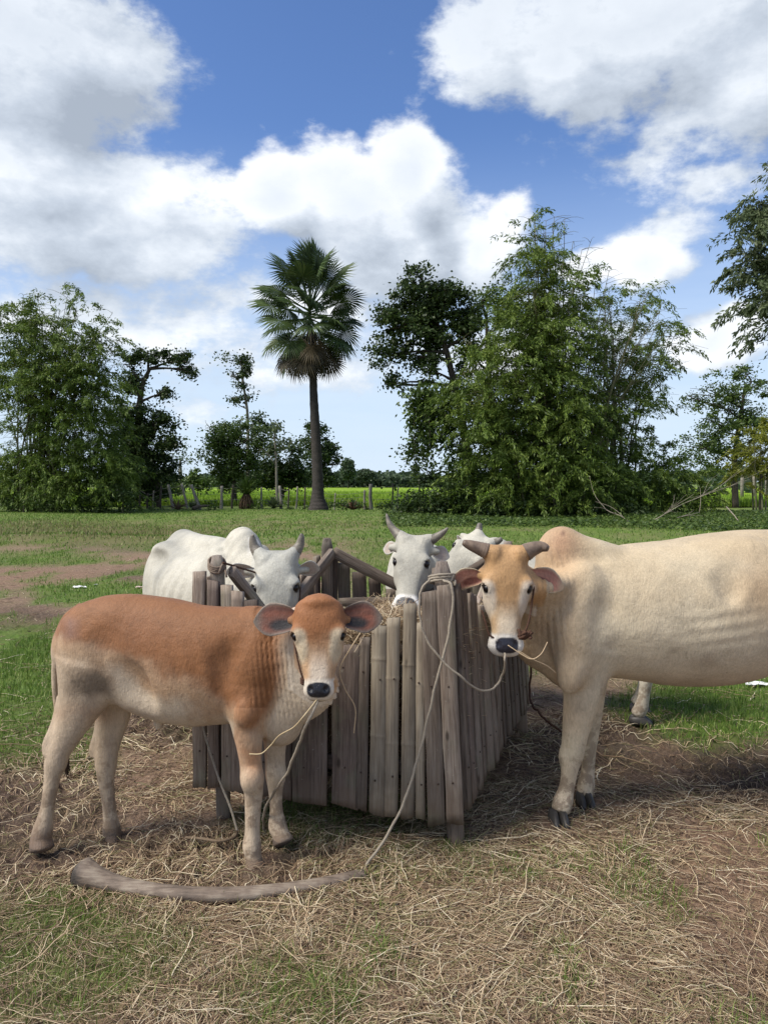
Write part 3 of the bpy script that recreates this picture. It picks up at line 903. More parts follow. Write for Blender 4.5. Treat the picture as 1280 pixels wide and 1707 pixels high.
    body.append(Loft([[*q, r, r, r] for q, r in zip(tl, (.024, .020, .017, .014, .011, .008))], side=(1, 0, 0), k=.012))
    body += H.prims
    eL = Ear(H.W(.20, -.19, -.13), H.dirv(.02, -1, -.10), H.dirv(-.10, 0, 1), .180, .064, th=.0065, k=.02)
    eR = Ear(H.W(.19, .19, -.13), H.dirv(.0, 1, -.10), H.dirv(-.10, 0, 1), .172, .060, th=.0065, k=.02)
    for e, sg in ((eL, -1), (eR, 1)):
        e.rimc = (.105, .085, .068); e.dark = (.012, .010, .012); e.back = (.20, .14, .09)
        body.append(Loft([[*H.W(.17, sg * .13, -.13), .03, .03], [*H.W(.19, sg * .24, -.14), .020, .020], [*H.W(.2, sg * .31, -.15), .014, .012]], side=H.A, up=H.N, k=.015))
    body.append(Ball(H.W(.02, 0, -.06), (.06, .025, .04), (H.S, H.A, H.N), .03))
    nk = P(470, 1100, 3.0)
    def disp(Q):
        # neck folds: soft vertical ridges
        px, py = to_px(Q[:, 0], Q[:, 1], Q[:, 2])
        t, s, n = H.loc(Q)
        away = np.maximum.reduce([sstep(np.abs(s), .25, .31), sstep(-n, .42, .5), sstep(t, 1.02, 1.08)])
        m = np.clip(1 - np.abs((px - 470) / 56) ** 4, 0, 1) * sstep(py, 1030, 1080) * (1 - sstep(py, 1190, 1225)) * away
        x = Q[:, 0] * 1.0 + .1 * Q[:, 2] + .012 * fbm(Q[:, 0] * 6, Q[:, 2] * 3, 0, 2, 4)
        rid = np.abs(np.sin(x * 165)) ** .5 - .5
        # ribs, faint
        rb = np.clip(1 - ((px - 320) / 90) ** 2, 0, 1) * np.clip(1 - ((py - 1100) / 70) ** 2, 0, 1)
        loose = sstep(px, 150, 220) * (1 - sstep(px, 400, 440)) * sstep(py, 1000, 1030) * (1 - sstep(py, 1195, 1215))
        sinew = .004 * fbm(Q[:, 0] * 14, Q[:, 1] * 10, Q[:, 2] * 4.5, 3, 71) * sstep(py, 1180, 1230)
        return sinew + .0045 * loose * fbm(Q[:, 0] * 7, Q[:, 1] * 5, Q[:, 2] * 4, 3, 72) + .0085 * m * rid + .0016 * rb * np.sin(Q[:, 0] * 85 + Q[:, 2] * 20)
    V, F = surface(body, .0046, disp)
    px, py = to_px(V[:, 0], V[:, 1], V[:, 2])
    nz = fbm(V[:, 0] * 7, V[:, 1] * 7, V[:, 2] * 7, 4, 21); nf = fbm(V[:, 0] * 25, V[:, 1] * 25, V[:, 2] * 8, 3, 22)
    brown = np.array([.225, .098, .038]); tan = np.array([.43, .27, .15]); cream = np.array([.50, .41, .30]); legc = np.array([.42, .33, .235]); smoke = np.array([.115, .09, .065])
    x, z = V[:, 0], V[:, 2]
    zb = lambda q: P(300, q, 3.0)[2]
    # lower edge of the brown saddle follows the flank
    edge_py = np.interp(px, [60, 100, 150, 200, 250, 300, 350, 390, 420, 445, 480, 520], [1060, 1066, 1096, 1112, 1130, 1146, 1166, 1188, 1240, 1190, 1095, 1040])
    m = sstep((edge_py - py) / 46 + .8 * nz + .3 * nf, -.55, .55)
    legm = sstep(py, 1195, 1245)
    m = np.clip(m + .22 * np.clip(nf + .6 * nz, -1, 1) * m * (1 - m) * 4, 0, 1)
    m = sstep((edge_py - py) / 46 + .8 * nz + .3 * nf, -1.0, .75)
    mid = np.clip(1 - np.abs(m - .45) / .45, 0, 1)[:, None] * .75
    col = cream[None] * (1 - m[:, None]) + brown[None] * m[:, None]
    col = col * (1 - mid) + np.array([.36, .225, .125]) * mid
    rearm = (1 - sstep(px, 120, 215))[:, None] * sstep(py, 1060, 1100)[:, None] * (.45 + .4 * nz[:, None]); col = col * (1 - np.clip(rearm, 0, 1)) + np.array([.40, .30, .20]) * np.clip(rearm, 0, 1)
    def mx(m_, c):
        nonlocal col
        m_ = np.clip(m_, 0, 1)[:, None]; col = col * (1 - m_) + np.asarray(c) * m_
    body_t = (px < 480)
    mx(np.exp(-(((px - 155) / 45) ** 2 + ((py - 1145) / 38) ** 2)) * (.75 + 1.6 * nz + .7 * nf) * (V[:, 1] < 3.17), (.15, .115, .08))
    mx(np.exp(-(((px - 235) / 60) ** 2 + ((py - 1055) / 32) ** 2)) * (.4 + .5 * nz), (.22, .10, .05))
    mx(np.exp(-(((px - 145) / 60) ** 2 + ((py - 1190) / 18) ** 2)) * .55 * (1 + nz), (.33, .19, .11))
    mx(np.clip(1 - abs(px - 118) / 22, 0, 1) * sstep(py, 1020, 1040) * (1 - sstep(py, 1058, 1072)) * .4, (.16, .12, .12))
    # neck: pale between folds
    mx(sstep(px, 450, 490) * (1 - sstep(px, 505, 530)) * sstep(py, 1020, 1090) * (.75 + .6 * nf), cream)
    mx(sstep(py, 1180, 1215) * (px > 440) * .8, cream)
    mx(legm * (px < 260), legc); mx(legm * (px >= 260) * (.75 - .8 * np.clip(nz + .25, 0, 1) * (py < 1330)), legc)
    mx(((px > 390) & (px < 445)) * (py > 1180) * (py < 1330) * np.clip(.55 + nz * 1.3, 0, 1) * .8, (.37, .19, .095))
    mx(sstep(py, 1365, 1402) * .85 * (px < 400) + sstep(py, 1425, 1455) * .8 * (px > 395) * (px < 447) + sstep(py, 1385, 1405) * (px >= 447) * .8, (.12, .078, .058))
    mx((V[:, 2] < .045) * .75, (.055, .04, .032))
    wet = np.ones(len(V))
    t, s, n = H.loc(V); hd = (t > -.1) & (t < 1.1) & (np.abs(s) < .27) & (n > -.33) & (n < .2)
    hc = np.array([.27, .112, .042])
    face = sstep(t + .25 * np.abs(s) + .1 * nz, .30, .62)
    hcol = hc[None] * (1 - face[:, None]) + np.array([.47, .30, .17])[None] * face[:, None]
    hm = hd.astype(float)[:, None]
    col = col * (1 - hm) + hcol * hm
    col, wet = paint_head(H, (), V, col, wet, (.30, .16, .08), (.62, .55, .45), (.012, .013, .018), (.085, .030, .018), blaze=.75, cheek=(.55, .47, .33), noser=.122)
    kw = dict(back=(.17, .10, .055), rim=(.13, .105, .085), inner=(.15, .045, .025), dark=True)
    V, F, col, wet = join_ears(V, F, col, wet, ((eL, kw), (eR, kw)))
    mesh_np('body', V - off, F, M_HIDE, root, smooth=True, col=np.hstack([col, wet[:, None]]))
    for sg in (-1, 1): 
        o = H.eye(root, None, sg); o.location = -Vector(off)
    # tail tuft
    mb = MB(); rg = np.random.default_rng(3)
    for i in range(26):
        a = P(105 + rg.normal(0, 2), 1232 + rg.uniform(-4, 6), 3.17); e = P(112 + rg.normal(0, 4), 1290 + rg.uniform(-14, 14), 3.17 + rg.normal(0, .01))
        tube(mb, catmull([a, (a + e) / 2 + rg.normal(0, .006, 3), e], 6), np.linspace(.0035, .0008, 6), 4)
    o = mb.build('tail_tuft', M_TUFT, root); o.location = -Vector(off)
    # halter: noseband-less cheek rope behind ears and down to a knot
    pts = [H.W(.13, .18, -.22), H.W(.02, .0, -.20), H.W(.13, -.19, -.21), H.W(.30, -.255, -.12), H.W(.5, -.235, -.09), H.W(.68, -.195, -.10), H.W(.80, -.16, -.12)]
    o = rope('halter_rope', pts, .0035, M_ROPE_D, root); o.location = -Vector(off)
    kb = MB()
    for i in range(3):
        c = H.W(.80 + .02 * i, -.16, -.115); tube(kb, [c + np.array([-.008, 0, .004]), c + np.array([0, -.008, 0]), c + np.array([.008, 0, -.004])], .005, 7)
    o = kb.build('halter_knot', M_ROPE_D, root, smooth=True); o.location = -Vector(off)
    return H
M_HIDE = hide_material('cattle_hide')
HC = make_calf()
def adult_ear(H, s, t, d, L, hw, nrm=(-.1, 0, 1), k=.02, droop=.0):
    return Ear(H.W(t, s, -.14), H.dirv(*d), H.dirv(*nrm), L, hw, th=.009, k=k, droop=droop)

def make_cream():
    root = empty('cow', (1.75, 3.55, 0)); off = np.array(root.location)
    tag(root, 'large cream and tan cow with stubby horns and straw in its mouth, at the right', 'cow')
    body = []
    def tor(rows, **kw):
        st = []
        for px, top, bot, w, Yc in rows:
            a = P(px, top, Yc); b = P(px, bot, Yc); c = a * .5 + b * .5; h = (a[2] - b[2]) / 2
            st.append([*c, w, h, h])
        return Loft(st, side=(0, 1, 0), up=(0, 0, 1), **kw)
    body.append(tor([(925, 960, 1120, .10, 3.50), (950, 930, 1125, .17, 3.51), (990, 918, 1125, .215, 3.53), (1050, 908, 1132, .265, 3.56), (1120, 900, 1141, .305, 3.60), (1190, 889, 1138, .315, 3.63), (1260, 882, 1120, .305, 3.67),
                     (1330, 882, 1095, .275, 3.71), (1400, 890, 1080, .235, 3.76), (1460, 912, 1060, .17, 3.80), (1490, 940, 1030, .10, 3.82)], p=2.2, k=.04, n=90, cap=.8))
    # hump
    body.append(Ball(P(938, 931, 3.50), (.125, .085, .145), ((1, 0, .15), (0, 1, 0), (-.15, 0, 1)), .07))
    body.append(Ball(P(990, 918, 3.52), (.15, .08, .055), ((1, 0, -.25), (0, 1, 0), (.25, 0, 1)), .05))
    # shoulder, hip
    body.append(Ball(P(1005, 1120, 3.27), (.028, .03, .12), ((1, 0, -.2), (0, 1, 0), (.2, 0, 1)), .04, op='sub'))
    body.append(Ball(P(948, 1130, 3.32), (.05, .035, .07), None, .04))
    body.append(Ball(P(1120, 905, 3.40), (.14, .04, .03), None, .06, op='sub'))
    body.append(Ball(P(965, 1040, 3.37), (.12, .085, .26), ((1, 0, -.12), (0, 1, 0), (.12, 0, 1)), .07))
    body.append(Ball(P(1010, 1020, 3.27), (.03, .03, .17), ((1, 0, -.15), (0, 1, 0), (.15, 0, 1)), .09, op='sub'))
    body.append(Ball(P(1240, 930, 3.50), (.10, .06, .07), None, .06))
    body.append(Ball(P(1218, 960, 3.32), (.05, .03, .10), None, .06, op='sub'))
    body.append(Ball(P(1360, 1010, 3.62), (.20, .14, .27), None, .08))
    H = Head(P(846, 917, 3.20), (-.02, -.16, -.985), (-.02, -1, .16), .432, 1.0, 'cow')
    back = H.W(.18, 0, -.25)
    body.append(Loft([[*P(955, 1030, 3.52), .15, .30, .30], [*P(930, 1025, 3.49), .125, .27, .27], [*P(908, 1010, 3.44), .10, .225, .22], [*P(880, 988, 3.385), .088, .17, .15], [*back, .08, .12, .13]],
                     side=((0, 1, 0), (.1, 1, 0), (.35, 1, 0), (.8, .9, 0), (1, .3, 0)), up=(0, 0, 1), k=.05, n=44))
    # dewlap hanging before the legs
    body.append(Ball(P(920, 1085, 3.45), (.06, .035, .12), ((1, 0, .5), (0, 1, 0), (-.5, 0, 1)), .05))
    body.append(Ball(P(938, 1118, 3.47), (.07, .05, .07), None, .05))
    # fore legs
    body.append(leg([(985, 1080, 3.42, .13, .08), (975, 1130, 3.42, .098, .07), (968, 1170, 3.42, .078, .062), (960, 1210, 3.42, .062, .054), (955, 1245, 3.42, .053, .052), (951, 1262, 3.42, .053, .052), (949, 1285, 3.41, .036, .036), (944, 1315, 3.41, .033, .031),
                     (938, 1336, 3.40, .042, .042), (934, 1350, 3.39, .042, .043)], k=.05))
    body.append(leg([(985, 1090, 3.62, .10, .07), (986, 1150, 3.62, .065, .055), (983, 1210, 3.62, .050, .046), (980, 1240, 3.62, .046, .046), (980, 1280, 3.61, .032, .032), (976, 1308, 3.60, .041, .042), (974, 1325, 3.59, .040, .042)], k=.05))
    # hind legs, beyond the picture's edge
    body.append(leg([(1400, 1060, 3.62, .17, .11), (1405, 1120, 3.62, .12, .09), (1415, 1180, 3.62, .07, .06), (1420, 1220, 3.63, .05, .05), (1414, 1270, 3.62, .038, .038), (1408, 1310, 3.61, .045, .045), (1403, 1330, 3.60, .045, .045)], k=.05))
    body.append(leg([(1400, 1060, 3.90, .17, .11), (1400, 1110, 3.90, .12, .09), (1404, 1160, 3.90, .07, .06), (1408, 1200, 3.90, .05, .05), (1402, 1240, 3.90, .038, .038), (1396, 1272, 3.89, .045, .045), (1393, 1288, 3.88, .045, .045)], k=.05))
    body.append(Ball(P(1330, 1110, 3.72), (.12, .10, .08), None, .05))
    tl = [P(1480, 905, 3.82), P(1510, 930, 3.84), P(1515, 1000, 3.84), P(1512, 1100, 3.84), P(1510, 1180, 3.84)]
    body.append(Loft([[*q, r, r, r] for q, r in zip(tl, (.045, .03, .022, .017, .012))], side=(1, 0, 0), k=.02))
    body += H.prims
    # horn cores
    for pts, r in ((((.04, -.12, -.06), (.015, -.18, -.055), (.005, -.215, -.05)), (.040, .034, .028)), (((.04, .12, -.06), (.02, .17, -.055), (.012, .20, -.055)), (.040, .034, .028))):
        body.append(Loft([[*H.W(*q), rr, rr, rr] for q, rr in zip(pts, r)], side=H.N, up=H.A, k=.03, cap=.5))
    eL = adult_ear(H, -.20, .25, (.10, -1, -.15), .150, .048, (.35, 0, 1), droop=.16)
    eR = adult_ear(H, .20, .22, (.24, 1, -.18), .175, .050, (-.1, -.12, 1), droop=.10)
    for e, sg in ((eL, -1), (eR, 1)):
        e.rimc = (.42, .30, .19); e.dark = (.10, .025, .015); e.back = (.36, .26, .15)
        body.append(Loft([[*H.W(.2, sg * .13, -.14), .035, .035, .035], [*H.W(.23, sg * .22, -.15), .028, .028, .028], [*H.W(.25, sg * .255, -.16), .020, .018, .018]], side=H.A, up=H.N, k=.02))
    def disp(Q):
        px, py = to_px(Q[:, 0], Q[:, 1], Q[:, 2])
        t, s, n = H.loc(Q)
        away = np.maximum.reduce([sstep(np.abs(s), .26, .32), sstep(-n, .44, .52), sstep(t, 1.02, 1.08)])
        m = np.clip(1 - np.abs((px - 912) / 58) ** 3, 0, 1) * sstep(py, 935, 970) * (1 - sstep(py, 1070, 1120)) * away
        x = Q[:, 0] + .10 * (Q[:, 2] - 1.0) + .012 * fbm(Q[:, 0] * 5, Q[:, 2] * 2.5, 0, 2, 4)
        m2 = np.clip(1 - ((px - 1210) / 90) ** 2, 0, 1) * np.clip(1 - ((py - 1045) / 45) ** 2, 0, 1)
        m3 = np.clip(1 - ((px - 915) / 32) ** 2, 0, 1) * np.clip(1 - ((py - 935) / 32) ** 2, 0, 1) * away
        m4 = sstep(px, 1010, 1040)
        return .010 * m * (np.abs(np.sin(x * 130)) ** .6 - .5) + .0018 * m2 * np.sin(Q[:, 2] * 110 - Q[:, 0] * 14) + .004 * m3 * np.sin(Q[:, 0] * 170 + Q[:, 2] * 40) \
            + .007 * fbm(Q[:, 0] * 9, Q[:, 1] * 7, Q[:, 2] * 4.5, 3, 63) * sstep(py, 1120, 1180) + .004 * fbm(Q[:, 0] * 8, Q[:, 1] * 8, Q[:, 2] * 6, 3, 64) + .009 * m4 * fbm(Q[:, 0] * 3.5, Q[:, 1] * 3, Q[:, 2] * 3.5, 3, 61)
    V, F = surface(body, .0072, disp)
    px, py = to_px(V[:, 0], V[:, 1], V[:, 2])
    nz = fbm(V[:, 0] * 4, V[:, 1] * 4, V[:, 2] * 4, 4, 21); nf = fbm(V[:, 0] * 14, V[:, 1] * 14, V[:, 2] * 6, 3, 22)
    tan = np.array([.43, .315, .18]); cream = np.array([.54, .46, .325]); leg_c = np.array([.50, .40, .28])
    m = sstep(-(py - 985) / 130 + .8 * nz + .25 * nf, -.5, .9) * .55
    col = cream[None] * (1 - m[:, None]) + tan[None] * m[:, None]
    def mx(m_, c):
        nonlocal col
        m_ = np.clip(m_, 0, 1)[:, None]; col = col * (1 - m_) + np.asarray(c) * m_
    mx((1 - sstep(px, 935, 1010)) * (py < 1150) * (.7 + .5 * nz), (.40, .275, .16))
    mx(np.exp(-(((px - 1275) / 55) ** 2 + ((py - 985) / 60) ** 2)) * .6, (.38, .24, .125))
    mx(np.exp(-(((px - 935) / 26) ** 2 + ((py - 905) / 30) ** 2)) * .5, (.42, .22, .13))
    mx(np.exp(-(((px - 945) / 40) ** 2 + ((py - 1190) / 45) ** 2)) * .5, (.42, .27, .15))
    mx(sstep(py, 1230, 1300) * .85, leg_c)
    # faint ring-shaped scar on the flank and a browner lower belly
    q = np.sqrt(((px - 1128) / 17) ** 2 + ((py - 1096) / 13) ** 2); mx(np.exp(-((q - 1) / .35) ** 2) * (.3 + 1.2 * nf) * (py < 1098) * (px < 1145) * (V[:, 1] < 3.6), (.22, .17, .11))
    q = np.sqrt(((px - 1172) / 22) ** 2 + ((py - 1100) / 15) ** 2); mx(np.exp(-(q) ** 2) * (.25 + .8 * nf) * (V[:, 1] < 3.6), (.30, .23, .155))
    mx(sstep(py, 1115, 1150) * (px > 1000) * (py < 1160) * .35, (.33, .24, .16))
    mx(np.exp(-(((px - 938) / 4) ** 2 + ((py - 889) / 5) ** 2)) * .8, (.16, .09, .06))
    wet = np.ones(len(V))
    t, s, n = H.loc(V); hd = (t > -.12) & (t < 1.1) & (np.abs(s) < .40) & (n > -.33) & (n < .2)
    fc = sstep(t + .2 * np.abs(s) + .12 * nz, .45, .75)
    hcol = np.array([.42, .25, .115])[None] * (1 - fc[:, None]) + np.array([.50, .38, .235])[None] * fc[:, None]
    col = np.where(hd[:, None], hcol, col)
    mx(hd * np.exp(-(((np.abs(s) - .12) / .05) ** 2 + ((t - .70) / .12) ** 2)) * .5, (.30, .16, .07))
    mx(hd * (np.abs(s) > .22) * (t < .1) * .6, (.30, .20, .13))
    col, wet = paint_head(H, (), V, col, wet, (.36, .26, .15), (.66, .62, .55), (.022, .022, .032), (.27, .115, .085), blaze=.35, cheek=(.60, .53, .43), noser=.112)
    kw = dict(back=(.33, .24, .14), rim=(.40, .29, .19), inner=(.36, .15, .11), dark=True, darkc=(.11, .035, .025))
    V, F, col, wet = join_ears(V, F, col, wet, ((eL, kw), (eR, kw)))
    mesh_np('body', V - off, F, M_HIDE, root, smooth=True, col=np.hstack([col, wet[:, None]]))
    L_ = -Vector(off)
    for sg in (-1, 1): H.eye(root, None, sg, .042).location = L_
    horn(root, [H.W(.01, -.195, -.052), H.W(-.02, -.28, -.048), H.W(-.05, -.37, -.04), H.W(-.07, -.43, -.02)], .034, M_HORN_B, tip=.28).location = L_
    horn(root, [H.W(.015, .18, -.055), H.W(-.02, .25, -.05), H.W(-.04, .33, -.04), H.W(-.02, .39, -.0)], .038, M_HORN_B, tip=.3).location = L_
    for c, w, d, h in ((P(929, 1363, 3.37), .045, .066, .034), (P(973, 1336, 3.56), .043, .062, .032), (P(1402, 1340, 3.6), .05, .062, .036), (P(1392, 1296, 3.88), .05, .062, .036)):
        c = np.array(c); c[2] = .018
        hoof_mesh(root, c - off, w * .95, d, h)
    # halter
    pts = [H.W(.20, -.21, -.24), H.W(.05, .0, -.26), H.W(.20, .215, -.22), H.W(.32, .262, -.10), H.W(.5, .238, -.06), H.W(.66, .21, -.05), H.W(.78, .165, -.045), H.W(.82, .10, -.04)]
    rope('halter_rope', pts, .0042, M_ROPE_D, root).location = L_
    kb = MB(); rg = np.random.default_rng(5)
    for i in range(9):
        c = H.W(.79 + rg.normal(0, .012), .155 + rg.normal(0, .028) - .0 * i, -.025); d = rg.normal(0, 1, 3) * .012
        tube(kb, catmull([c - d, c + rg.normal(0, .006, 3), c + d], 6), .0062, 7)
    kb.build('halter_knot', M_ROPE_D, root, smooth=True).location = L_
    rope('halter_rope', [H.W(.84, -.12, -.06), H.W(.80, -.17, -.06), H.W(.70, -.20, -.08), H.W(.58, -.23, -.13)], .0042, M_ROPE_D, root).location = L_
    return H
HB = make_cream()
straw_b = MB(); hay_pts = [HB.W(.90, -.0, .02), HB.W(.99, .14, .05), HB.W(1.02, .22, .07), HB.W(.97, .30, .08), HB.W(.86, .36, .08)]

def white_hide(): return np.array([.475, .45, .375])

def make_white_left():
    H = Head(P(460, 921, 3.93), (.03, -.40, -.915), (.02, -.92, .40), .50, 1.0, 'cow')
    root = empty('white_ox', (-1.0, 4.5, 0)); off = np.array(root.location); L_ = -Vector(off)
    tag(root, 'white ox with short upright horns, head lowered over the left side of the manger', 'ox')
    a = np.array([-.76, 4.22]); b = np.array([-1.34, 5.10]); d = norm(b - a); sd = np.array([d[1], -d[0], 0.0])
    def at(u, z): return np.array([a[0] + d[0] * u, a[1] + d[1] * u, z])
    body = []
    body.append(Loft([[*at(-.10, .92), .12, .22, .22], [*at(.05, .86), .20, .27, .27], [*at(.25, .84), .245, .265, .28], [*at(.5, .83), .29, .265, .29], [*at(.75, .84), .28, .275, .26], [*at(.95, .90), .24, .25, .25],
                      [*at(1.1, .92), .20, .21, .25], [*at(1.22, .92), .13, .15, .22]], side=sd, up=(0, 0, 1), p=2.1, k=.05, n=80, cap=.8))
    body.append(Ball(at(.03, 1.09), (.15, .10, .16), ((*d, 0), sd, (0, 0, 1)), .10))
    body.append(Loft([[*at(.1, 1.08), .05, .06, .06], [*at(.35, 1.125), .06, .05, .06], [*at(.7, 1.125), .06, .045, .06], [*at(1.0, 1.13), .05, .04, .05]], side=sd, up=(0, 0, 1), k=.08))
    for sg in (-1, 1):
        body.append(Ball(at(.90, 1.065) + sd * .17 * sg, (.09, .06, .045), ((*d, 0), sd, (0, 0, 1)), .07))
        body.append(Ball(at(.80, 1.03) + sd * .235 * sg, (.10, .05, .06), ((*d, 0), sd, (0, 0, 1)), .05, op='sub'))
        body.append(Ball(at(.98, .78) + sd * .15 * sg, (.20, .11, .28), ((*d, 0), sd, (0, 0, 1)), .08))
        body.append(Ball(at(.08, .86) + sd * .14 * sg, (.14, .08, .28), ((*d, 0), sd, (0, 0, 1)), .07))
        for u, z0 in ((.10, .62), (1.02, .62)):
            p0 = at(u, 0) + sd * .14 * sg
            kn = .0 if u < .5 else .05
            o3 = np.array([*d, 0])
            body.append(Loft([[*(p0 + [0, 0, .66]), .075, .085, .085], [*(p0 + [0, 0, .50]), .06, .062, .062], [*(p0 + o3 * kn + [0, 0, .36]), .050, .05, .05], [*(p0 + o3 * kn * .8 + [0, 0, .20]), .035, .035, .035],
                              [*(p0 + o3 * kn * .4 + [0, 0, .10]), .042, .042, .042], [*(p0 + [0, 0, .06]), .044, .044, .044]], side=sd, up=(0, -1, 0), k=.05, cap=.4))
    body.append(Loft([[*at(1.0, 1.12), .05, .04, .04], [*at(.5, 1.09), .04, .03, .03]], side=sd, up=(0, 0, 1), k=.06))
    body.append(Ball(at(1.02, 1.125), (.10, .05, .035), ((*d, 0), sd, (0, 0, 1)), .06))
    tl = [at(1.10, 1.08), at(1.22, 1.0), at(1.26, .85), at(1.26, .6), at(1.25, .42)]
    body.append(Loft([[*q, r, r, r] for q, r in zip(tl, (.045, .03, .022, .017, .012))], side=(1, 0, 0), k=.02))
    back = H.W(.16, 0, -.22)
    body.append(Loft([[*at(.10, .92), .15, .22, .28], [*at(-.10, .94), .12, .19, .26], [*((at(-.12, .95) + back) / 2 + np.array([.0, 0, -.01])), .10, .155, .19], [*back, .085, .11, .12]], side=sd, up=(0, 0, 1), k=.05, n=40))
    body += H.prims
    eL = adult_ear(H, -.20, .14, (.04, -1, -.1), .165, .048, (.9, 0, .8))
    eR = adult_ear(H, .20, .14, (-.02, 1, -.1), .12, .045, (.9, 0, .8))
    for e, sg in ((eL, -1), (eR, 1)):
        e.rimc = (.6, .56, .5); e.dark = None; e.back = (.66, .63, .57)
        body.append(Loft([[*H.W(.13, sg * .12, -.14), .035, .035, .035], [*H.W(.14, sg * .22, -.15), .026, .026, .026], [*H.W(.14, sg * .32, -.16), .018, .018, .018]], side=H.A, up=H.N, k=.02))
    for sg in (-1, 1):
        body.append(Loft([[*H.W(.06, sg * .12, -.08), .045, .045, .045], [*H.W(-.02, sg * .18, -.08), .036, .036, .036], [*H.W(-.05, sg * .20, -.08), .030, .030, .030]], side=H.N, up=H.A, k=.03, cap=.4))
    def disp(Q):
        r = Q[:, :2] - a; u = r @ d; v = r @ sd[:2]
        m = np.clip(1 - ((u - .5) / .36) ** 2, 0, 1) * np.clip(1 - ((Q[:, 2] - .86) / .28) ** 2, 0, 1)
        m3 = np.clip(1 - ((u + .0) / .16) ** 2, 0, 1) * sstep(Q[:, 2], .7, .8)
        return .004 * m * np.sin((u + .35 * Q[:, 2]) * 62) + .003 * m3 * np.sin(u * 90 + Q[:, 2] * 30) + .005 * fbm(Q[:, 0] * 4, Q[:, 1] * 4, Q[:, 2] * 4, 3, 6)
    V, F = surface(body, .0085, disp)
    nz = fbm(V[:, 0] * 5, V[:, 1] * 5, V[:, 2] * 5, 4, 21)
    ng = sstep(fbm(V[:, 0] * 3, V[:, 1] * 3, V[:, 2] * 3, 4, 88), -.1, .5)[:, None]; col = white_hide()[None] * (1 + .08 * nz[:, None]) * (1 - .30 * ng * np.array([1, .97, .92])); wet = np.ones(len(V))
    z = V[:, 2]; m = (1 - sstep(z, .05, .45))[:, None] * .5; col = col * (1 - m) + np.array([.40, .33, .25]) * m
    t, s, n = H.loc(V); hd = (t > -.1) & (t < 1.1) & (np.abs(s) < .28) & (n > -.33)
    col[hd] = col[hd] * np.array([.93, .96, 1.0])
    col, wet = paint_head(H, (), V, col, wet, (.6, .57, .5), (.66, .63, .58), (.05, .05, .055), (.45, .35, .30), noser=.095)
    kw = dict(back=(.42, .40, .35), rim=(.44, .41, .36), inner=(.36, .28, .23))
    V, F, col, wet = join_ears(V, F, col, wet, ((eL, kw), (eR, kw)))
    mesh_np('body', V - off, F, M_HIDE, root, smooth=True, col=np.hstack([np.clip(col, 0, .85), wet[:, None]]))
    for sg in (-1, 1): H.eye(root, None, sg, .042).location = L_
    horn(root, [H.W(-.03, -.195, -.08), H.W(-.10, -.235, -.07), H.W(-.17, -.245, -.03), H.W(-.20, -.235, -.0)], .031, M_HORN).location = L_
    horn(root, [H.W(-.03, .195, -.08), H.W(-.10, .235, -.07), H.W(-.17, .255, -.03), H.W(-.20, .255, .0)], .031, M_HORN).location = L_
    for u in (.08, 1.0):
        for sg in (-1, 1):
            c = at(u, .02) + sd * .14 * sg
            hoof_mesh(root, c - off, .05, .06, .035, rz=.4)
    pts = [H.W(.12, -.18, -.22), H.W(.05, 0, -.24), H.W(.12, .18, -.22), H.W(.28, .235, -.13), H.W(.45, .235, -.12), H.W(.7, .19, -.12)]
    rope('halter_rope', pts, .004, M_ROPE_D, root).location = L_
    rope('halter_rope', [H.W(.12, -.18, -.22), H.W(.28, -.235, -.13), H.W(.45, -.235, -.12), H.W(.7, -.19, -.12)], .004, M_ROPE_D, root).location = L_
    return H
HWL = make_white_left()

